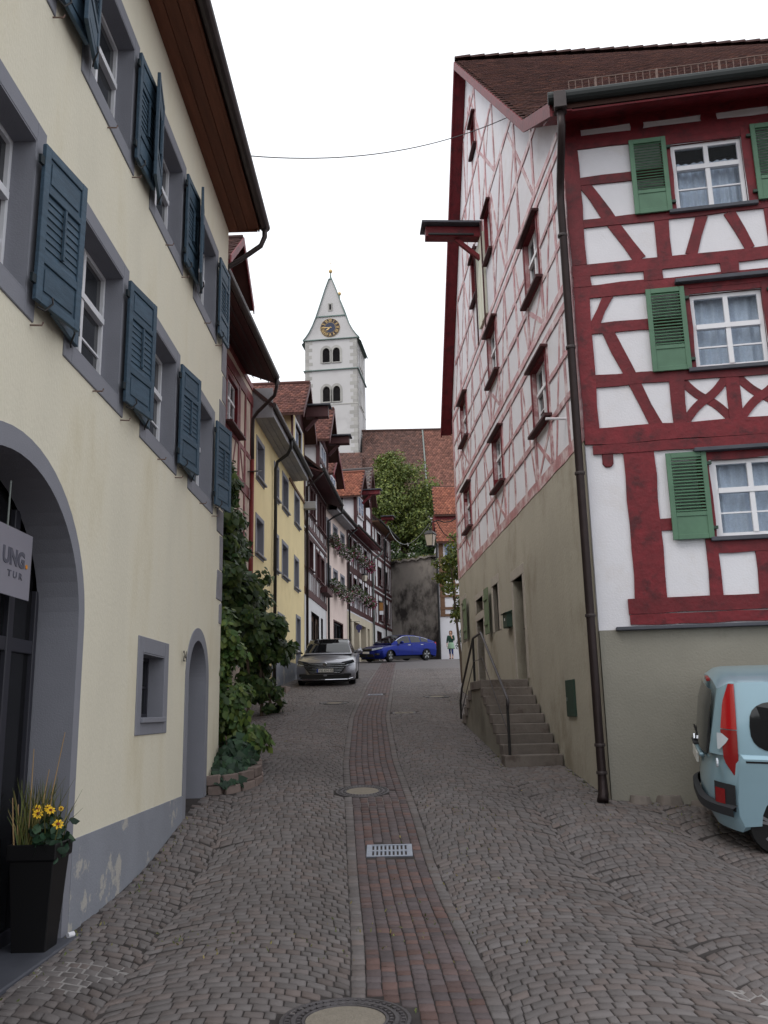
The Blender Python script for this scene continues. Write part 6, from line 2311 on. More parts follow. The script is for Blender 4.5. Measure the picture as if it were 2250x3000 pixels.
for k in range(16):
    a = nrg.uniform(0, 6.28)
    h = nrg.uniform(1.2, 2.4)
    L_ = nrg.uniform(0.3, 0.55)
    t = np.linspace(0, 1, 26)
    b_ = np.stack([np.cos(a) * L_ * t, np.sin(a) * L_ * t, h + 0.15 * t - 0.35 * t ** 2], 1)
    b_ = np.repeat(b_, 4, 0) + nrg.normal(0, 0.03, (104, 3))
    P_.append(b_)
    O_.append(np.tile(np.array([0, 0, 0.6]), (104, 1)))
leaves('needles', np.concatenate(P_), np.concatenate(O_), 0.09, 'leaf_conifer', CF, 'thin', 0.2, 0.9)
g = MB()
g.tube([(0, 0, -0.3), (0, 0, 2.4)], [0.05, 0.015], 6)
g.build('trunk', 'bark', CF)

# stone bed with ivy and the creeper at the corner of the cream house
BED = empty('stone_planting_bed', (-2.35, 13.7, float(gz(-2.35, 13.7)) + E), 0, 'low curved stone planting bed beside the small arched doorway', 'planting bed')
bz = float(gz(-2.35, 13.7)) + E
curve = [(-2.56, 12.9), (-2.36, 12.88), (-2.16, 13.02), (-2.02, 13.3), (-1.98, 13.62), (-2.03, 13.95), (-2.12, 14.3), (-2.22, 14.65), (-2.34, 15.0)]
for i in range(len(curve) - 1):
    a, b = Vector(curve[i]), Vector(curve[i + 1])
    for c_ in range(2):
        t0, t1 = 0.02, 0.98
        p = a.lerp(b, t0)
        q = a.lerp(b, t1)
        z0 = float(gz((p.x + q.x) / 2, (p.y + q.y) / 2)) + E - 0.06 + c_ * 0.155
        h = 0.15 if c_ == 0 else 0.14
        mb = MB()
        off = 0.02 * c_ + rng.uniform(-0.01, 0.01)
        mb.bar((p.x + 2.35 - off, p.y - 13.7, z0 + h / 2 - bz), (q.x + 2.35 - off, q.y - 13.7, z0 + h / 2 - bz + 0.02), 0.17, h, (q.y - p.y, -(q.x - p.x), 0))
        mb.build('bed_stone', 'bed_stone', BED, bevel=0.014)
mb = MB()
poly = [(x + 2.35, y - 13.7, 0.12) for x, y in curve] + [(-3.4 + 2.35, 1.4, 0.2), (-3.4 + 2.35, 0.0, 0.12), (-2.6 + 2.35, -0.6, 0.1)]
mb.add(poly, [tuple(range(len(poly)))])
mb.build('soil', 'soil', BED)
IV = empty('ivy', (-2.3, 13.6, bz + 0.15), 0, 'dark green ivy filling the curved stone bed', 'ivy')
n = 1100
th = nrg.uniform(0, 2 * math.pi, n)
rr = np.sqrt(nrg.uniform(0, 1, n))
ex = np.stack([-2.32 + 0.32 * rr * np.cos(th), 13.75 + 0.95 * rr * np.sin(th)], 1)
hz = 0.12 + 0.5 * (1 - rr ** 2) * nrg.uniform(0.4, 1.0, n)
pts = np.stack([ex[:, 0] + 2.3, ex[:, 1] - 13.6, hz + gz(ex[:, 0], ex[:, 1]) + E - bz - 0.12], 1)
leaves('foliage', pts, np.stack([np.cos(th) * rr + 0.4, np.sin(th) * rr - 0.5, np.full(n, 0.6)], 1), 0.12, 'leaf_ivy', IV, 'lobed', 0.5, 0.35)
g = MB()
g.tube([(-0.15, 0, -0.2), (-0.12, 0.1, 0.2), (-0.2, 0.2, 0.5)], 0.015, 5)
g.build('stem', 'bark', IV)
CRP = empty('creeper', (-2.75, 14.4, bz + 0.1), 0, 'lighter green creeper climbing in a column at the corner of the cream house', 'climbing plant')
org = np.array([-2.75, 14.4, bz + 0.1 - E])
P_, O_ = [], []
for c, r, ncl, nl, cr in (((-2.62, 14.2, 1.3), (0.2, 0.35, 0.35), 9, 700, 0.2), ((-2.62, 14.2, 0.75), (0.26, 0.45, 0.45), 12, 1100, 0.2), ((-2.56, 14.3, 0.1), (0.3, 0.5, 0.45), 14, 1300, 0.22), ((-2.42, 14.4, -0.4), (0.34, 0.5, 0.32), 12, 1000, 0.22), ((-2.28, 14.9, -0.35), (0.22, 0.4, 0.22), 6, 260, 0.16), ((-2.66, 13.9, 0.5), (0.12, 0.3, 0.9), 10, 700, 0.16)):
    p_, o_, cc = clumps(np.array(c) - org, r, ncl, nl, cr)
    P_.append(p_)
    O_.append(o_ + np.array([0.4, -0.6, 0]))
leaves('foliage', np.concatenate(P_), np.concatenate(O_), 0.13, 'leaf_creeper', CRP, 'oval', 1.1, 0.45)
for k in range(3):
    g = MB()
    g.tube([(0.05 * k, 0.05 * k, -0.3), (0.1, 0.0, 0.8), (0.1 - 0.05 * k, -0.1, 1.8), (0.05, -0.15, 2.3)], [0.03, 0.025, 0.02, 0.01], 6)
    g.build('stem', 'bark', CRP)
VN = empty('grape_vine', (-3.3, 20.5, float(gz(-3.3, 20.5)) + E), 0, 'large dark green vine sprawling over the front of the weathered house', 'climbing plant')
org = np.array([-3.3, 20.5, float(gz(-3.3, 20.5))])
P_, O_ = [], []
for c, r, ncl, nl, cr in (((-3.75, 20.0, 5.3), (0.16, 0.9, 0.55), 12, 600, 0.22), ((-3.7, 20.2, 4.2), (0.25, 1.4, 0.7), 18, 1200, 0.28), ((-3.6, 20.6, 3.2), (0.36, 1.7, 0.8), 30, 3200, 0.32), ((-3.4, 21.0, 2.4), (0.48, 1.5, 0.7), 30, 3200, 0.32), ((-3.0, 21.3, 1.85), (0.5, 1.3, 0.55), 22, 2400, 0.28), ((-2.7, 21.6, 1.5), (0.36, 0.8, 0.42), 12, 560, 0.2), ((-3.1, 21.2, 0.9), (0.4, 0.9, 0.5), 14, 900, 0.22), ((-2.85, 21.4, 0.35), (0.3, 0.5, 0.4), 7, 170, 0.16), ((-3.3, 22.6, 3.35), (0.3, 0.5, 0.3), 5, 90, 0.2)):
    p_, o_, cc = clumps(np.array(c) - org, r, ncl, nl, cr)
    P_.append(p_)
    O_.append(o_ + np.array([0.5, -0.5, 0]))
leaves('foliage', np.concatenate(P_), np.concatenate(O_), 0.165, 'leaf_vine', VN, 'lobed', 0.7, 0.5)
for x, y, h in ((0.3, 0.6, 2.0), (0.05, 0.2, 2.6), (0.45, 0.9, 1.2)):
    g = MB()
    g.tube([(x, y, -0.2), (x + 0.03, y, h * 0.3), (x - 0.05, y, h * 0.65), (x - 0.2, y - 0.1, h)], [0.045, 0.04, 0.032, 0.02], 6)
    g.build('stem', 'bark', VN)
g = MB()
mat('straw2', S(150, 110, 70), 0.9, 0.2)
LG = empty('entrance_slab', (-3.5, 26.4, float(gz(-3.5, 26.4)) + E), 0, 'low stone slab in front of the yellow house door', 'step')
MB().box(-0.45, 0.55, -0.55, 0.6, -0.15, 0.16).build('slab', 'bed_stone', LG, bevel=0.02)

# ------------------------------------------------------------------ lanterns and overhead wires
mat('lantern_glass', S(206, 196, 178), 0.35, 0.05)
def lantern(loc, sc, name, label, group='street lanterns'):
    t = empty(name, loc, 0, label, 'lantern', group)
    g = MB()
    g.lathe([(0.30, 0.50), (0.22, 0.60), (0.1, 0.66), (0.05, 0.68), (0.05, 0.72), (0.09, 0.74), (0.02, 0.8)], (0, 0, 0), 4)
    for i, v in enumerate(g.v):
        g.v[i] = tuple(Vector(v) * sc)
    g.build('hood', 'iron_black', t)
    for k in range(4):
        a0, a1 = k * math.pi / 2, (k + 1) * math.pi / 2
        q = []
        for r_, z_ in ((0.17, 0.02), (0.255, 0.48)):
            q.append(Vector((math.cos(a0) * r_, math.sin(a0) * r_, z_)) * sc)
            q.append(Vector((math.cos(a1) * r_, math.sin(a1) * r_, z_)) * sc)
        g = MB()
        g.add([q[0], q[1], q[3], q[2]], [(0, 1, 2, 3)])
        g.build('pane', 'lantern_glass', t)
        g = MB()
        g.tube([q[0], q[2]], 0.014 * sc, 5)
        g.build('corner_bar', 'iron_black', t)
    g = MB()
    g.lathe([(0.05, -0.05), (0.18, 0.0), (0.18, 0.03)], (0, 0, 0), 4)
    for i, v in enumerate(g.v):
        g.v[i] = tuple(Vector(v) * sc)
    g.build('base', 'iron_black', t)
    return t
la = lantern((1.36, 25.5, E + 4.72), 0.72, 'street_lantern', 'large iron lantern on a curled bracket from the far corner of the right house')
la.rotation_euler = (0, 0, rad(20))
br = MB()
ca, sa = math.cos(-rad(20)), math.sin(-rad(20))
def lb(x, y, z):
    X, Y = x - 1.36, y - 25.5
    return (X * ca - Y * sa, X * sa + Y * ca, z - 4.72)
br.tube([lb(2.17, 25.75, 5.62), lb(2.0, 25.7, 5.5), lb(1.8, 25.6, 5.46), lb(1.6, 25.55, 5.52), lb(1.42, 25.5, 5.45), lb(1.36, 25.5, 5.28)], 0.018, 6)
br.build('bracket_arm', 'iron_black', la)
br = MB()
br.tube([lb(2.16, 25.75, 5.05), lb(1.95, 25.7, 5.0), lb(1.78, 25.65, 5.12), lb(1.66, 25.6, 5.3), lb(1.56, 25.55, 5.5)], 0.013, 6)
br.build('bracket_scroll', 'iron_black', la)
l2p = H6.w(3.45, 0.32, 7.22)
l2 = lantern(tuple(l2p), 0.72, 'street_lantern', 'small iron lantern on the dark timbered house between the flower boxes')
g = MB()
g.tube([(0, 0, 0.56), (0, 0, 0.75), (-0.12, 0, 0.85), (-0.4, 0.05, 0.75)], 0.015, 6)
g.build('bracket_arm', 'iron_black', l2)
g = MB()
g.tube([(0, 0, -0.03), (0, 0, -0.6), (-0.35, 0.05, -0.75)], 0.014, 6)
g.build('lower_stay', 'iron_black', l2)
def wire(name, a, b, sag, r, label):
    a, b = Vector(a), Vector(b)
    t = empty(name, a, 0, label, 'wire', 'overhead wires')
    pts = []
    for i in range(25):
        k = i / 24
        p = a.lerp(b, k) - a
        p.z -= 4 * sag * k * (1 - k)
        pts.append(p)
    g = MB()
    g.tube(pts, r, 5)
    g.build('cable', 'iron_black', t)
    return t
wire('overhead_cable', L.w(12.2, 0.6, 8.58), G.w(3.4, 0.02, 11.6), 0.35, 0.009, 'thin cable strung high between the cream house and the gable')
mat('pale_cable', S(150, 156, 158), 0.5, 0.05)
w2 = wire('lantern_cable', (1.34, 25.5, E + 5.4), (0.24, 55.0, E + 11.6), 0.9, 0.012, 'pale slack cable between the large lantern and the end houses')
for c in w2.children:
    c.data.materials.clear()
    c.data.materials.append(MATS['pale_cable'])

# ------------------------------------------------------------------ cars
def paint(name, col, metal=0.5, rough=0.32):
    m = mat(name, col, rough, 0.03, 3.0, metal=metal, spec=0.5, coat=0.7)
    m.node_tree.nodes['Principled BSDF'].inputs['Coat Roughness'].default_value = 0.06
    return m
paint('silver_paint', S(138, 138, 145), 0.7)
paint('blue_paint', S(10, 30, 112), 0.75).node_tree.nodes['Principled BSDF'].inputs['Coat Weight'].default_value = 0.15
paint('iceblue_paint', S(150, 182, 196), 0.3)
mat('tyre', S(24, 24, 25), 0.85, 0.1)
mat('rim', S(168, 170, 174), 0.3, 0.05, metal=0.8)
mat('chrome', S(205, 207, 212), 0.12, 0.02, metal=1.0)
mat('grille_black', S(16, 16, 18), 0.5, 0.05)
mat('plastic_grey', S(46, 48, 52), 0.7, 0.08)
mat('head_lamp', S(198, 206, 214), 0.12, 0.05, spec=0.8)
mat('head_dark', S(38, 42, 50), 0.15, 0.05, spec=0.8)
mat('tail_red', S(176, 20, 24), 0.2, 0.05, spec=0.7, coat=0.5)
mat('tail_dark_red', S(140, 24, 26), 0.25, 0.05, spec=0.7)
mat('plate_white', S(216, 216, 210), 0.5, 0.03)
mat('plate_blue', S(28, 60, 150), 0.5, 0.03)
mat('ink', S(18, 18, 20), 0.6, 0.0)
glass_mat('car_glass', tint=(0.008, 0.009, 0.01, 1), rough=0.03)
glass_mat('tinted_glass', tint=S(46, 50, 52), rough=0.06)

def smooth_by_angle(o, a=32):
    me = o.data
    me.polygons.foreach_set('use_smooth', [True] * len(me.polygons))
    me.set_sharp_from_angle(angle=rad(a))

def place(root, x, y, yaw):
    """stand a vehicle on the sloping street"""
    e = 0.6
    dzx = float(gz(x + e, y) - gz(x - e, y)) / (2 * e)
    dzy = float(gz(x, y + e) - gz(x, y - e)) / (2 * e)
    n = Vector((-dzx, -dzy, 1)).normalized()
    fwd = Vector((math.cos(yaw), math.sin(yaw), 0))
    fwd = (fwd - n * fwd.dot(n)).normalized()
    lft = n.cross(fwd)
    root.matrix_world = Matrix(((fwd.x, lft.x, n.x, x), (fwd.y, lft.y, n.y, y), (fwd.z, lft.z, n.z, float(gz(x, y)) + E), (0, 0, 0, 1)))

def car(name, label, x, y, yaw, sp):
    t = empty(name, (0, 0, 0), 0, label, sp.get('cat', 'car'), sp.get('group'))
    Lh, Wh = sp['L'] / 2, sp['W'] / 2
    pm = sp['paint']
    wr = sp['wr']
    zb = sp.get('zb', 0.2)
    wx = sp['wx']
    # lower body, lofted across the width
    def outline(ts, tz, arch):
        pts = [(-Lh + 0.02, zb + 0.18), (-Lh + 0.1, zb)]
        for cx in (wx[1], wx[0]):
            R = wr + 0.055
            for k in range(11):
                a = math.pi - math.pi * k / 10
                px, pz = cx + R * math.cos(a), wr + R * math.sin(a)
                pts.append((px, max(pz, zb) if arch else zb))
        pts += [(Lh - 0.14, zb), (Lh - 0.03, zb + 0.14)]
        pts += sp['front']
        pts += sp['top']
        pts += sp['rear']
        return pts
    TS = [(0.0, False), (0.6, False), (0.74, True), (0.9, True), (0.975, True), (1.0, True)]
    rings = []
    for tt, arch in TS:
        pts = outline(tt, 0, arch)
        ring = []
        for i, (px, pz) in enumerate(pts):
            q = abs(px) / Lh
            k = max(0, (q - 0.55) / 0.45)
            tp = sp.get('taper', (0.34, 0.2))
            px2 = px - math.copysign(k * (tp[0] if px > 0 else tp[1]) * tt ** 4, px)
            ztop = float(np.interp(px, [p[0] for p in reversed(sp['top'])], [p[1] for p in reversed(sp['top'])]))
            rel = max(0.0, min(1.0, (pz - 0.45) / max(0.05, ztop - 0.45)))
            pz2 = pz - rel * (sp.get('crown', 0.07) * tt ** 3 + (0.05 if tt == 1.0 else 0.015 if tt > 0.95 else 0))
            if tt == 1.0 and pz < 0.35 and not (abs(px - wx[0]) < wr + 0.06 or abs(px - wx[1]) < wr + 0.06):
                pz2 = pz2 + 0.06
            ring.append((px2, pz2))
        rings.append((tt * Wh, ring))
    mb = MB()
    n = len(rings[0][1])
    full = [(-yy, r) for yy, r in reversed(rings[1:])] + rings
    for yy, r in full:
        for px, pz in r:
            mb.v.append((px, yy, pz))
    for k in range(len(full) - 1):
        for i in range(n):
            j = (i + 1) % n
            mb.f.append((k * n + i, k * n + j, (k + 1) * n + j, (k + 1) * n + i))
    mb.f.append(tuple(range(n)))
    mb.f.append(tuple((len(full) - 1) * n + i for i in range(n)))
    body = mb.build('body', pm, t)
    smooth_by_angle(body, 30)
    # greenhouse
    rc = sp['roof']
    rx, rz = [p[0] for p in rc], [p[1] for p in rc]
    tx, tz_ = [p[0] for p in reversed(sp['top'])], [p[1] for p in reversed(sp['top'])]
    tum = sp.get('tumble', 0.2)
    hmax = max(rz) - float(np.interp(0, tx, tz_))
    def gh(px, v):
        """greenhouse surface: v 0 at the belt, 0.6 roof edge, 1 centre line"""
        zt = float(np.interp(px, tx, tz_)) - 0.07
        h = max(0.0, float(np.interp(px, rx, rz)) - zt)
        wb = Wh * sp.get('gw', 0.93) * (1 - sp.get('gtaper', 0.10) * max(0, abs(px - sp.get('gx', -0.2)) / 1.9) ** 2)
        if sp.get('rround') and px < rx[0] + 0.32:
            wb *= 1 - sp['rround'] * ((rx[0] + 0.32 - px) / 0.32) ** 2
        wt = wb - tum * min(1, h / hmax)
        if v <= 0.6:
            k = v / 0.6
            return (wb + (wt - wb) * k ** 1.2, zt + (h - 0.05 * min(1, h)) * k)
        k = (v - 0.6) / 0.4
        return (wt * (1 - k ** 1.3) if k < 1 else 0.0, zt + h - 0.05 * min(1, h) + 0.05 * min(1, h) * math.sin(k * math.pi / 2))
    xs = np.linspace(rx[0], rx[-1], 34)
    vsn = [0, 0.15, 0.3, 0.45, 0.55, 0.6, 0.63, 0.68, 0.76, 0.88, 1.0]
    mb = MB()
    for px in xs:
        row = [gh(px, v) for v in vsn]
        for w_, z_ in row:
            mb.v.append((px, w_, z_))
        for w_, z_ in reversed(row[:-1]):
            mb.v.append((px, -w_, z_))
    m_ = 2 * len(vsn) - 1
    for i in range(len(xs) - 1):
        for k in range(m_ - 1):
            mb.f.append((i * m_ + k, i * m_ + k + 1, (i + 1) * m_ + k + 1, (i + 1) * m_ + k))
    rf = mb.build('roof', sp.get('roof_m', pm), t)
    smooth_by_angle(rf, 40)
    def patch(pname, x0, x1, v0, v1, sides, m, off=0.006, nx=10, nv=6, par=None):
        for sd in sides:
            g = MB()
            for i in range(nx + 1):
                px = x0 + (x1 - x0) * i / nx
                for k in range(nv + 1):
                    v = v0 + (v1 - v0) * k / nv
                    w_, z_ = gh(px, v)
                    g.v.append((px, sd * (w_ + off), z_ + off * (1 if v > 0.6 else 0.2)))
            for i in range(nx):
                for k in range(nv):
                    a = i * (nv + 1) + k
                    g.f.append((a, a + 1, a + nv + 2, a + nv + 1))
            o = g.build(pname, m, par or t)
            smooth_by_angle(o, 60)
    def top_patch(pname, x0, x1, k, m, off=0.008):
        g = MB()
        for i in range(11):
            px = x0 + (x1 - x0) * i / 10
            for j in range(13):
                q = -1 + 2 * j / 12
                v = 1 - 0.4 * (abs(q) * k) if True else 0
                w_, z_ = gh(px, 0.6 + 0.4 * (1 - abs(q) * k))
                g.v.append((px, math.copysign(w_, q) if abs(q) > 1e-6 else 0.0, z_ + off))
        for i in range(10):
            for j in range(12):
                a = i * 13 + j
                g.f.append((a, a + 1, a + 14, a + 13))
        o = g.build(pname, m, t)
        smooth_by_angle(o, 60)
    for args in sp['side_glass']:
        patch('side_window', args[0], args[1], args[2], args[3], (1, -1), 'car_glass' if 'glass' not in sp else sp['glass'])
    for nm, args in sp['top_glass']:
        top_patch(nm, *args, 'car_glass')
    # wheels
    for cx in wx:
        for sd in (1, -1):
            yy = sd * (Wh - 0.12)
            w = empty('wheel', (cx, yy, wr))
            w.parent = t
            if cx == wx[0] and sp.get('steer'):
                w.rotation_euler = (0, 0, rad(sp['steer']))
            g = MB()
            g.lathe([(wr * 0.66, -0.1), (wr * 0.93, -0.11), (wr, -0.08), (wr, 0.08), (wr * 0.93, 0.11), (wr * 0.66, 0.1)], (0, 0, 0), 28, 'y')
            o = g.build('tyre', 'tyre', w)
            smooth_by_angle(o, 40)
            g = MB()
            g.lathe([(wr * 0.68, 0.03), (wr * 0.68, 0.095), (wr * 0.62, 0.1), (wr * 0.6, 0.05)], (0, 0, 0), 28, 'y') if sd > 0 else g.lathe([(wr * 0.68, -0.03), (wr * 0.68, -0.095), (wr * 0.62, -0.1), (wr * 0.6, -0.05)], (0, 0, 0), 28, 'y')
            for k in range(5):
                a = 2 * math.pi * k / 5 + 0.3
                for da in (-0.13, 0.13):
                    g.bar((math.cos(a) * wr * 0.1, sd * 0.085, math.sin(a) * wr * 0.1), (math.cos(a + da) * wr * 0.64, sd * 0.085, math.sin(a + da) * wr * 0.64), 0.035, 0.03, (0, 1, 0))
            g.lathe([(wr * 0.16, -0.01), (wr * 0.16, 0.01)], (0, sd * 0.085, 0), 12, 'y')
            g.build('rim', 'rim', w)
            g = MB()
            g.lathe([(wr * 0.6, -0.02), (wr * 0.6, 0.0)], (0, sd * 0.03, 0), 20, 'y')
            g.build('brake_disc', 'grille_black', w)
            g = MB()
            R = wr + 0.05
            for k in range(13):
                a = math.pi * k / 12
                g.v += [(cx + R * math.cos(a), sd * (Wh - 0.02), wr + R * math.sin(a)), (cx + R * math.cos(a), sd * (Wh - 0.34), wr + R * math.sin(a))]
            for k in range(12):
                g.f.append((2 * k, 2 * k + 1, 2 * k + 3, 2 * k + 2))
            g.v += [(cx, sd * (Wh - 0.34), wr)]
            g.build('wheel_well', 'grille_black', t)
    MB().box(-Lh + 0.3, Lh - 0.3, -Wh + 0.18, Wh - 0.18, zb - 0.05, zb + 0.1).build('underbody', 'grille_black', t)
    place(t, x, y, yaw)
    t['_gh'] = 0
    del t['_gh']
    return t, gh

def bx(t, name, m, x0, x1, y0, y1, z0, z1, bevel=0.008, par=None):
    return MB().box(min(x0, x1), max(x0, x1), min(y0, y1), max(y0, y1), min(z0, z1), max(z0, z1)).build(name, m, par or t, bevel=bevel)

def car_text(t, par, body, x, y, z, h, m, flip, width=None):
    me = text_mesh(body, h * 1.4, 0.001)
    co = np.empty(len(me.vertices) * 3, np.float32)
    me.vertices.foreach_get('co', co)
    co = co.reshape(-1, 3)
    sx = width / (co[:, 0].max() - co[:, 0].min()) if width else 1
    out = np.stack([x + flip * co[:, 2], y + flip * co[:, 0] * sx, z + co[:, 1]], 1)
    me.vertices.foreach_set('co', out.astype(np.float32).ravel())
    me.update()
    return link('lettering', me, m, par)

def mirror(t, x, y, z, sd, m):
    g = MB()
    g.lathe([(0.02, -0.09), (0.085, -0.06), (0.1, 0.0), (0.085, 0.06), (0.02, 0.09)], (0, 0, 0), 10, 'x')
    for i, v in enumerate(g.v):
        g.v[i] = (v[0] * 0.9 + x, v[1] * 1.25 + y, v[2] * 0.8 + z)
    o = g.build('mirror', m, t, smooth=True)
    g = MB()
    g.bar((x, y - sd * 0.16, z - 0.05), (x, y, z - 0.03), 0.04, 0.05, (1, 0, 0))
    g.build('mirror_arm', 'grille_black', o)

# silver saloon facing down the hill
SV = dict(L=4.86, W=1.87, wr=0.34, wx=(1.5, -1.34), paint='silver_paint', zb=0.17,
          front=[(2.40, 0.42), (2.41, 0.56), (2.36, 0.70)],
          top=[(2.28, 0.76), (1.9, 0.84), (1.3, 0.92), (0.95, 0.965), (0.3, 0.98), (-0.9, 1.0), (-1.8, 1.02), (-2.25, 1.04)],
          rear=[(-2.40, 0.95), (-2.43, 0.6)],
          roof=[(-2.2, 1.0), (-1.9, 1.1), (-1.3, 1.27), (-0.7, 1.39), (-0.1, 1.44), (0.2, 1.42), (0.55, 1.29), (0.85, 1.12), (1.12, 0.96)],
          roof_m='silver_paint', side_glass=[(-1.6, -0.52, 0.1, 0.52), (-0.44, 0.72, 0.1, 0.52)],
          top_glass=[('windscreen', (0.22, 1.05, 0.96)), ('rear_window', (-2.05, -1.25, 0.9)), ('glass_roof', (-0.9, 0.12, 0.85))], gw=0.92, gtaper=0.12, tumble=0.2, taper=(0.42, 0.2))
sv, _g = car('silver_saloon', 'silver saloon parked facing downhill on the left', -1.96, 30.35, rad(-90), SV)
fx = 2.40
for z, w_ in ((0.68, 0.62), (0.625, 0.72), (0.565, 0.60), (0.515, 0.56), (0.465, 0.52), (0.415, 0.48)):
    bx(sv, 'grille_bar', 'chrome', fx - 0.05, fx + 0.032, -w_, w_, z - 0.008, z + 0.008, 0.003)
MB().prism([(fx - 0.02, -0.66, 0.6), (fx - 0.02, 0.66, 0.6), (fx - 0.02, 0.5, 0.38), (fx - 0.02, -0.5, 0.38)], (0.035, 0, 0)).build('grille', 'grille_black', sv)
MB().prism([(fx - 0.06, -0.7, 0.72), (fx - 0.06, 0.7, 0.72), (fx - 0.04, 0.66, 0.615), (fx - 0.04, -0.66, 0.615)], (0.05, 0, 0)).build('upper_grille', 'grille_black', sv)
for sd in (1, -1):
    g = MB()
    g.prism([(2.36, sd * 0.52, 0.74), (2.38, sd * 0.50, 0.63), (2.24, sd * 0.83, 0.66), (2.02, sd * 0.9, 0.72), (2.1, sd * 0.86, 0.80)], (0.035, sd * 0.02, 0.0))
    h_ = g.build('headlight', 'head_dark', sv)
    g = MB()
    g.tube([(2.405, sd * 0.5, 0.632), (2.32, sd * 0.78, 0.655), (2.14, sd * 0.92, 0.705)], 0.012, 6)
    g.build('light_strip', 'head_lamp', h_)
    bx(sv, 'air_intake', 'grille_black', 2.2, 2.385, sd * 0.58, sd * 0.82, 0.3, 0.38, 0.01)
    mirror(sv, 0.72, sd * 1.02, 1.03, sd, 'silver_paint')
MB().prism([(fx - 0.05, -0.72, 0.36), (fx - 0.05, 0.72, 0.36), (fx - 0.05, 0.78, 0.24), (fx - 0.05, -0.78, 0.24)], (0.045, 0, 0)).build('lower_intake', 'grille_black', sv)
g = MB()
g.tube([(2.18, -0.86, 0.24), (2.40, -0.7, 0.205), (2.42, 0, 0.2), (2.40, 0.7, 0.205), (2.18, 0.86, 0.24)], 0.014, 6)
g.build('chrome_lip', 'chrome', sv)
pl = bx(sv, 'licence_plate', 'plate_white', fx + 0.03, fx + 0.045, -0.26, 0.26, 0.43, 0.54, 0.003)
bx(sv, 'plate_band', 'plate_blue', fx + 0.044, fx + 0.048, -0.26, -0.215, 0.43, 0.54, 0, pl)
car_text(sv, pl, 'VIE KH 15', fx + 0.047, -0.2, 0.448, 0.075, 'ink', 1, 0.44)
g = MB()
g.lathe([(0.065, 0.0), (0.068, 0.01), (0.055, 0.012), (0.053, 0.002)], (fx + 0.035, 0, 0.665), 20, 'x')
em = g.build('emblem', 'chrome', sv)
g = MB()
for a, b in (((-0.028, 0.05), (0, 0.005)), ((0.028, 0.05), (0, 0.005)), ((-0.048, 0.02), (-0.022, -0.045)), ((-0.022, -0.045), (0, -0.005)), ((0, -0.005), (0.022, -0.045)), ((0.022, -0.045), (0.048, 0.02))):
    g.bar((fx + 0.045, a[0], 0.665 + a[1]), (fx + 0.045, b[0], 0.665 + b[1]), 0.012, 0.006, (0, 1, 0.3))
g.build('emblem_letters', 'chrome', em)
g = MB()
for yy in (-0.35, 0.25):
    g = MB()
    g.tube([(1.0, yy, 0.99), (0.95, yy + 0.35, 1.03)], 0.01, 5)
    g.build('wiper', 'grille_black', sv)
bx(sv, 'dashboard_card', 'plate_white', 0.78, 0.8, -0.2, 0.05, 1.12, 1.14, 0)

# blue saloon across the top of the street
BL = dict(L=4.62, W=1.8, wr=0.325, wx=(1.36, -1.34), paint='blue_paint', zb=0.18, steer=18,
          front=[(2.28, 0.42), (2.29, 0.56), (2.25, 0.68)],
          top=[(2.2, 0.72), (1.8, 0.82), (1.2, 0.90), (0.9, 0.94), (0.3, 0.95), (-0.9, 0.99), (-1.7, 1.03), (-2.12, 1.05)],
          rear=[(-2.28, 0.98), (-2.31, 0.6)],
          roof=[(-2.1, 1.02), (-1.8, 1.12), (-1.2, 1.29), (-0.6, 1.39), (0.0, 1.415), (0.3, 1.37), (0.6, 1.24), (0.9, 1.07), (1.15, 0.93)],
          side_glass=[(-1.55, -1.02, 0.14, 0.5), (-0.96, -0.22, 0.1, 0.52), (-0.15, 0.72, 0.1, 0.52)],
          top_glass=[('windscreen', (0.28, 1.08, 0.96)), ('rear_window', (-2.0, -1.15, 0.9))], gw=0.92, gtaper=0.13, tumble=0.2, taper=(0.42, 0.25))
bl, gh_b = car('blue_saloon', 'deep blue saloon parked across the top of the street', 0.60, 48.2, rad(222), BL)
for sd in (1, -1):
    MB().prism([(2.24, sd * 0.42, 0.68), (2.27, sd * 0.44, 0.6), (1.98, sd * 0.86, 0.69), (1.86, sd * 0.885, 0.77), (2.1, sd * 0.7, 0.75)], (0.03, sd * 0.025, 0.01)).build('headlight', 'head_lamp', bl)
    bx(bl, 'fog_light', 'grille_black', 2.05, 2.24, sd * 0.6, sd * 0.8, 0.36, 0.46)
    MB().prism([(-2.3, sd * 0.35, 0.92), (-2.32, sd * 0.4, 0.8), (-2.05, sd * 0.87, 0.84), (-1.9, sd * 0.88, 0.98), (-2.1, sd * 0.8, 1.0)], (-0.02, sd * 0.02, 0)).build('tail_light', 'tail_red', bl)
    mirror(bl, 0.62, sd * 1.0, 1.0, sd, 'blue_paint')
    for hx in (0.0, -0.95):
        bx(bl, 'door_handle', 'chrome', hx - 0.1, hx + 0.1, sd * 0.895, sd * 0.925, 0.84, 0.87)
    for hx, rr_ in ((0.82, 0), (-0.2, 0), (-1.12, 0.1)):
        bx(bl, 'door_seam', 'grille_black', hx - 0.006, hx + 0.006, sd * 0.88, sd * 0.9035, 0.36, 0.9, 0)
    g = MB()
    pts = []
    for px in np.linspace(-1.6, 0.82, 14):
        w_, z_ = gh_b(px, 0.545)
        pts.append((px, sd * (w_ + 0.008), z_))
    g.tube(pts, 0.012, 5)
    g.build('chrome_trim', 'chrome', bl)
MB().prism([(2.24, -0.46, 0.69), (2.24, 0.46, 0.69), (2.27, 0.42, 0.58), (2.27, -0.42, 0.58)], (0.03, 0, 0)).build('grille', 'grille_black', bl)
bx(bl, 'grille_chrome', 'chrome', 2.25, 2.31, -0.5, 0.5, 0.685, 0.71)
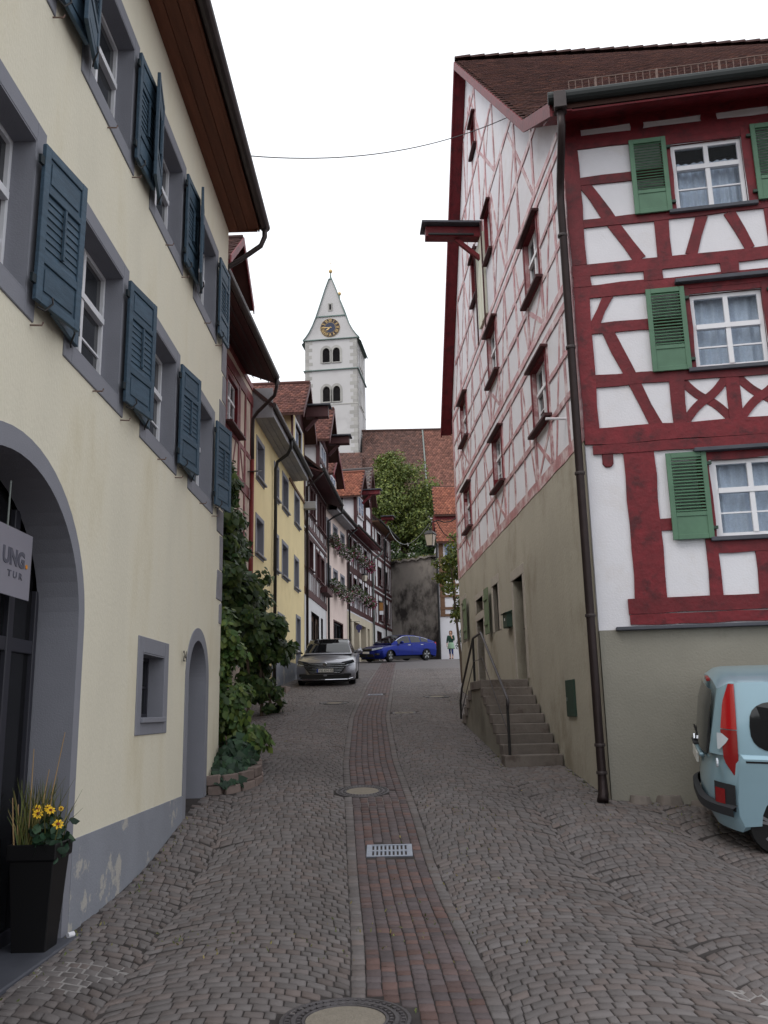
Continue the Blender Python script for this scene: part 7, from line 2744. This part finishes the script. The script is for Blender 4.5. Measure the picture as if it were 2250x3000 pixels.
MB().prism([(2.25, -0.5, 0.42), (2.25, 0.5, 0.42), (2.22, 0.6, 0.26), (2.22, -0.6, 0.26)], (0.04, 0, 0)).build('lower_grille', 'grille_black', bl)
bx(bl, 'licence_plate', 'plate_white', 2.3, 2.315, -0.26, 0.26, 0.44, 0.55, 0.003)

# pale blue van parked along the right house
VA = dict(L=4.2, W=1.8, wr=0.32, wx=(1.32, -1.38), paint='iceblue_paint', zb=0.24, cat='van',
          front=[(2.06, 0.5), (2.07, 0.7), (2.02, 0.85)],
          top=[(1.95, 0.92), (1.5, 1.02), (1.1, 1.08), (0.8, 1.1), (0, 1.1), (-1.0, 1.1), (-1.98, 1.1)],
          rear=[(-2.05, 1.0), (-2.09, 0.6)],
          roof=[(-2.04, 1.06), (-2.0, 1.5), (-1.93, 1.8), (-1.8, 1.855), (-0.8, 1.89), (0.1, 1.85), (0.45, 1.72), (0.9, 1.4), (1.35, 1.06)],
          side_glass=[(-0.75, 0.0, 0.12, 0.5), (0.06, 0.85, 0.12, 0.5)],
          top_glass=[('windscreen', (0.2, 1.25, 0.95))], gw=0.985, gtaper=0.03, tumble=0.13, taper=(0.3, 0.3), crown=0.03, rround=0.24)
va, gh_v = car('pale_blue_van', 'pale blue high-roofed van parked against the right house', 5.7, 10.38, rad(-14.5), VA)
# rear end of the van
def rear_x(z):
    return float(np.interp(z, [0.3, 0.6, 1.06, 1.5, 1.8], [-2.08, -2.105, -2.07, -2.03, -1.95]))
def sheet(rows, name, m, par=None):
    """surface through rows of points"""
    g = MB()
    nn = len(rows[0])
    for r_ in rows:
        g.v += [tuple(q) for q in r_]
    for a in range(len(rows) - 1):
        for b in range(nn - 1):
            g.f.append((a * nn + b, a * nn + b + 1, (a + 1) * nn + b + 1, (a + 1) * nn + b))
    o = g.build(name, m, par or va)
    smooth_by_angle(o, 50)
    return o
def bow(y):
    return 0.3 * min(1.0, abs(y) / 0.9) ** 4
rows = []
for z in np.linspace(1.0, 1.7, 8):
    hw = float(np.interp(z, [1.0, 1.05, 1.6, 1.7], [0.58, 0.63, 0.56, 0.5]))
    rows.append([(rear_x(z) - 0.03 + bow(y), y, z) for y in np.linspace(-hw, hw, 11)])
sheet(rows, 'rear_window', 'tinted_glass')
def vw(px, z):
    zt = 1.03
    h = float(np.interp(px, [p_[0] for p_ in VA['roof']], [p_[1] for p_ in VA['roof']])) - zt
    v = min(0.6, max(0.0, 0.6 * (z - zt) / max(0.1, h - 0.05)))
    return gh_v(px, v)[0]
for sd in (1, -1):
    for z0, z1, m_ in ((1.32, 1.8, 'tail_red'), (0.84, 1.31, 'tail_dark_red')):
        rows = []
        for z in np.linspace(z0, z1, 9):
            a = float(np.interp(z, [0.84, 0.98, 1.3, 1.6, 1.8], [-1.81, -1.9, -1.92, -1.885, -1.82]))
            b = -1.76
            rows.append([(px - 0.012, sd * (vw(px, z) + 0.014), z) for px in np.linspace(a, b, 6)])
        sheet(rows, 'tail_light', m_)
    rows = []
    for z, a, b in ((1.1, -1.95, -1.93), (1.17, -1.95, -1.87), (1.22, -1.95, -1.84), (1.27, -1.95, -1.9)):
        rows.append([(px - 0.02, sd * (vw(px, z) + 0.022), z) for px in np.linspace(a, b, 3)])
    sheet(rows, 'indicator', 'head_lamp')
    g = MB()
    g.lathe([(0.05, 0), (0.05, 0.02)], (-1.99, sd * 0.78, 0.95), 12, 'x')
    g.build('reversing_light', 'head_lamp', va)
    rows = []
    for z in (0.46, 0.6, 0.74):
        rows.append([(-2.12 + bow(y), sd * y, z) for y in (0.7, 0.76, 0.82, 0.87, 0.915)])
    sheet(rows, 'bumper_corner', 'plastic_grey')
    rows = []
    for z in (0.52, 0.6, 0.68):
        rows.append([(-2.135 + bow(y), sd * y, z) for y in (0.73, 0.78, 0.83)])
    sheet(rows, 'fog_light', 'tail_dark_red')
    bx(va, 'door_rail', 'grille_black', -1.7, -0.6, sd * 0.9, sd * 0.905, 0.98, 1.0, 0)
    g = MB()
    q = []
    for k in range(24):
        a = 2 * math.pi * k / 24
        px = -1.22 + 0.42 * math.copysign(abs(math.cos(a)) ** 0.6, math.cos(a))
        z = 1.36 + 0.27 * math.copysign(abs(math.sin(a)) ** 0.7, math.sin(a))
        q.append((px, sd * (vw(px, z) + 0.01), z))
    g.add(q, [tuple(range(24))])
    g.build('rear_side_window', 'car_glass', va)
    mirror(va, 0.95, sd * 1.02, 1.12, sd, 'plastic_grey')
    MB().prism([(2.0, sd * 0.45, 0.9), (2.03, sd * 0.5, 0.74), (1.75, sd * 0.86, 0.8), (1.65, sd * 0.87, 0.95)], (0.03, sd * 0.02, 0)).build('headlight', 'head_lamp', va)
rows = []
for z, o_ in ((0.39, 0.0), (0.41, 0.05), (0.5, 0.055), (0.53, 0.0)):
    rows.append([(-2.1 - o_ + bow(y), y * (1 + o_ * 0.5), z) for y in np.linspace(-0.92, 0.92, 25)])
sheet(rows, 'rear_bumper', 'plastic_grey')
vp = bx(va, 'licence_plate', 'plate_white', -2.125, -2.1, -0.02, 0.5, 0.78, 0.89, 0.004)
bx(va, 'plate_recess', 'iceblue_paint', -2.12, -2.06, -0.3, 0.56, 0.905, 0.95, 0.015)
bx(va, 'rear_handle', 'plastic_grey', -2.14, -2.08, 0.15, 0.45, 0.95, 0.98, 0.008)
g = MB()
g.prism([(-2.1, 0.27, 1.0 - 0.04), (-2.1, 0.23, 1.0 + 0.01), (-2.1, 0.27, 1.0 + 0.06), (-2.1, 0.31, 1.0 + 0.01)], (-0.03, 0, 0))
g.build('emblem', 'chrome', va)
g = MB()
g.tube([(rear_x(1.08) - 0.03, 0.1, 1.08), (rear_x(1.12) - 0.03, 0.5, 1.12)], 0.012, 6)
g.build('rear_wiper', 'grille_black', va)
bx(va, 'brake_light', 'tail_dark_red', -1.99, -1.95, -0.1, 0.1, 1.74, 1.78, 0.006)
bx(va, 'panel_seam', 'grille_black', -0.624, -0.616, -0.903, 0.903, 0.62, 1.08, 0)
g = MB()
g.prism([(2.02, -0.5, 0.6), (2.02, 0.5, 0.6), (2.04, 0.45, 0.45), (2.04, -0.45, 0.45)], (0.04, 0, 0))
g.build('grille', 'grille_black', va)

# ------------------------------------------------------------------ the person by the white wall
mat('skin', S(200, 160, 136), 0.6, 0.05)
mat('hair', S(96, 62, 44), 0.7, 0.15)
mat('cardigan', S(40, 74, 62), 0.85, 0.15, 8)
mat('skirt', S(146, 176, 150), 0.85, 0.12, 8)
mat('leggings', S(36, 56, 110), 0.8, 0.1)
mat('shoe', S(120, 84, 64), 0.7, 0.1)
pp = (4.02, 55.3)
PE = empty('person', (pp[0], pp[1], float(gz(*pp)) + E), rad(-25), 'person in a dark green top, pale green skirt and blue leggings raising a hand', 'person')
def skin_mesh(name, verts, edges, radii, root, m, parent, sub=2):
    me = bpy.data.meshes.new(name)
    me.from_pydata(verts, edges, [])
    o = link(name, me, m, parent)
    sk = o.modifiers.new('skin', 'SKIN')
    for i, r in enumerate(radii):
        me.skin_vertices[0].data[i].radius = r if isinstance(r, tuple) else (r, r)
    me.skin_vertices[0].data[root].use_root = True
    sk.use_smooth_shade = True
    s_ = o.modifiers.new('sub', 'SUBSURF')
    s_.levels = s_.render_levels = sub
    return o
# body: pelvis, spine, neck, head, arms, legs
V = [(0, 0, 0.92), (0, 0, 1.12), (0, 0, 1.34), (0, 0, 1.47), (0, -0.01, 1.54), (0, -0.015, 1.63), (0, -0.01, 1.71),
     (0.17, 0, 1.40), (0.22, -0.04, 1.14), (0.16, -0.2, 1.28), (0.08, -0.22, 1.5),
     (-0.17, 0, 1.40), (-0.23, 0.0, 1.14), (-0.22, -0.1, 0.94), (-0.21, -0.14, 0.86),
     (0.09, 0, 0.86), (0.1, -0.06, 0.48), (0.1, 0.0, 0.09), (0.1, -0.14, 0.04),
     (-0.09, 0, 0.86), (-0.1, 0.02, 0.48), (-0.1, 0.1, 0.1), (-0.1, -0.03, 0.04)]
Ed = [(0, 1), (1, 2), (2, 3), (3, 4), (4, 5), (5, 6), (2, 7), (7, 8), (8, 9), (9, 10), (2, 11), (11, 12), (12, 13), (13, 14), (0, 15), (15, 16), (16, 17), (17, 18), (0, 19), (19, 20), (20, 21), (21, 22)]
Rd = [(0.15, 0.11), (0.13, 0.1), (0.15, 0.1), 0.055, 0.07, 0.095, 0.06, 0.06, 0.045, 0.036, 0.03, 0.06, 0.045, 0.036, 0.03, 0.085, 0.062, 0.042, 0.035, 0.085, 0.062, 0.042, 0.035]
skin_mesh('body', V, Ed, Rd, 0, 'skin', PE)
skin_mesh('cardigan', [(0, 0, 0.98), (0, 0, 1.15), (0, 0, 1.36), (0.18, 0, 1.41), (0.23, -0.04, 1.14), (0.17, -0.18, 1.26), (-0.18, 0, 1.41), (-0.24, 0, 1.14), (-0.23, -0.09, 0.97)],
          [(0, 1), (1, 2), (2, 3), (3, 4), (4, 5), (2, 6), (6, 7), (7, 8)], [(0.175, 0.14), (0.16, 0.13), (0.165, 0.125), 0.08, 0.062, 0.055, 0.08, 0.062, 0.055], 1, 'cardigan', PE)
g = MB()
g.lathe([(0.15, 1.02), (0.19, 0.9), (0.235, 0.68), (0.24, 0.62), (0.2, 0.63)], (0, 0, 0), 18)
for i, v in enumerate(g.v):
    g.v[i] = (v[0], v[1] * 0.8, v[2])
g.build('skirt', 'skirt', PE, smooth=True)
for sg, k in ((1, 15), (-1, 19)):
    skin_mesh('legging', [V[k], V[k + 1], (V[k + 2][0], V[k + 2][1], V[k + 2][2] + 0.06)], [(0, 1), (1, 2)], [0.09, 0.068, 0.05], 0, 'leggings', PE)
    a, b = Vector(V[k + 2]), Vector(V[k + 3])
    g = MB()
    g.lathe([(0.03, 0.0), (0.05, 0.015), (0.045, 0.06), (0.02, 0.085)], (0, 0, 0), 10)
    for i, v in enumerate(g.v):
        g.v[i] = (v[0] * 0.9 + b.x, v[1] * 2.2 + (a.y + b.y) / 2 - 0.01, v[2])
    g.build('shoe', 'shoe', PE, smooth=True)
g = MB()
g.lathe([(0.03, 1.77), (0.085, 1.745), (0.112, 1.69), (0.112, 1.62), (0.1, 1.53), (0.06, 1.48)], (0, 0, 0), 14)
for i, v in enumerate(g.v):
    x_, y_, z_ = v
    y_ = y_ + 0.03
    if y_ < -0.035 and z_ < 1.71:
        y_ = -0.03
    g.v[i] = (x_, y_, z_)
g.build('hair', 'hair', PE, smooth=True)
for sx in (-0.035, 0.035):
    g = MB()
    g.lathe([(0.002, -0.012), (0.012, 0), (0.002, 0.012)], (sx, -0.108, 1.645), 8, 'y')
    g.build('eye', 'ink', PE)
MB().prism([(0, -0.105, 1.645), (-0.014, -0.105, 1.605), (0.014, -0.105, 1.605)], (0, -0.022, -0.004)).build('nose', 'skin', PE)
MB().box(-0.025, 0.025, -0.113, -0.095, 1.57, 1.58).build('mouth', 'tail_dark_red', PE)
for hand, (hx, hy, hz), up in (('r', (0.08, -0.22, 1.52), 1), ('l', (-0.21, -0.15, 0.84), -1)):
    for k in range(5):
        o_ = (k - 2) * 0.015
        ln = [0.05, 0.075, 0.082, 0.076, 0.06][k]
        if k == 0:
            pts = [(hx - 0.02, hy, hz), (hx - 0.05, hy - 0.01, hz + up * 0.025), (hx - 0.055, hy - 0.02, hz + up * 0.05)]
        else:
            pts = [(hx + o_, hy, hz + up * 0.02), (hx + o_, hy - 0.008, hz + up * (0.02 + ln * 0.55)), (hx + o_, hy - 0.03, hz + up * (0.02 + ln))]
        g = MB()
        g.tube(pts, [0.009, 0.008, 0.006], 6)
        g.build('finger', 'skin', PE)

# ------------------------------------------------------------------ small ground details
n = 1600
spots = [(0.75, 9.2, 0.35, 1.4), (0.9, 11.5, 0.25, 0.9), (-1.3, 7.3, 0.5, 0.25), (3.6, 10.9, 0.8, 0.3), (1.9, 23.3, 0.35, 0.5), (-2.45, 8.5, 0.08, 1.2), (0.0, 7.6, 0.5, 0.8), (-2.3, 16.6, 0.3, 0.5), (2.74, 13.2, 0.03, 0.7), (3.5, 11.72, 0.6, 0.05), (-2.5, 10.2, 0.04, 0.8), (1.8, 15.5, 0.04, 1.0)]
P_ = []
for x, y, sx, sy in spots:
    k = n // len(spots)
    q = np.stack([nrg.normal(x, sx, k), nrg.normal(y, sy, k)], 1)
    P_.append(q)
P_ = np.concatenate(P_)
P_ = P_[(P_[:, 0] > left_edge(P_[:, 1]) + 0.03) & (P_[:, 0] < right_edge(P_[:, 1]) - 0.03)]
pts = np.stack([P_[:, 0], P_[:, 1], gz(P_[:, 0], P_[:, 1]) + E - 0.008], 1)
wd_ = leaves('joint_weeds', pts, np.tile(np.array([0, -0.4, 0.9]), (len(pts), 1)), 0.034, 'leaf_grass', None, 'thin', -0.3, 0.8)
tag(wd_, 'tiny weeds growing in the joints of the cobbles', 'weeds', kind='stuff')
for k, (s, w_, h_) in enumerate(((0.35, 0.34, 0.2), (0.72, 0.42, 0.26), (1.1, 0.3, 0.16), (1.4, 0.34, 0.1), (1.75, 0.36, 0.09), (2.15, 0.4, 0.09))):
    g = MB()
    z_ = float(gz(*F.w(s, 0.1, 0)[:2]))
    m_ = 7
    ring0, ring1 = [], []
    for i in range(m_):
        a = math.pi * i / (m_ - 1)
        r_ = 1 + rng.uniform(-0.15, 0.15)
        ring0.append(F.p(s + math.cos(a) * w_ / 2 * r_, 0.02 + math.sin(a) * 0.17 * r_, z_ - 0.05))
        ring1.append(F.p(s + math.cos(a) * w_ / 2.6 * r_, 0.02 + math.sin(a) * 0.11 * r_, z_ + h_ * 0.45 * rng.uniform(0.7, 1.1)))
    g.v = ring0 + ring1
    g.f = [(i, i + 1, m_ + i + 1, m_ + i) for i in range(m_ - 1)] + [tuple(range(m_, 2 * m_))]
    g.build('footing_stone', 'step_stone', G.root, bevel=0.01)
can = empty('paper_cup', (-2.56, 7.5, float(gz(-2.56, 7.5)) + E + 0.024), rad(60), 'white cup lying on the cobbles behind the planter', 'cup')
g = MB()
g.lathe([(0.018, -0.03), (0.021, -0.026), (0.021, 0.026), (0.018, 0.03)], (0, 0, 0), 14, 'x')
g.build('cup_wall', 'white_paint', can)

# pale sand swept into the joints at two places
mat('joint_sand', S(150, 146, 144), 1.0, 0.25, 6.0, spec=0.1)
for cx, cy, rx_, ry_ in ((2.75, 5.6, 0.75, 0.75), (-2.2, 6.55, 0.4, 0.4)):
    g = MB()
    g.v.append((cx, cy, float(gz(cx, cy)) + E - 0.0045))
    for i in range(28):
        a = 2 * math.pi * i / 28
        k = rng.uniform(0.65, 1.1)
        x_, y_ = cx + rx_ * k * math.cos(a), cy + ry_ * k * math.sin(a)
        g.v.append((x_, y_, float(gz(x_, y_)) + E - 0.0045))
    g.f = [(0, 1 + i, 1 + (i + 1) % 28) for i in range(28)]
    g.build('joint_sand', 'joint_sand', street)
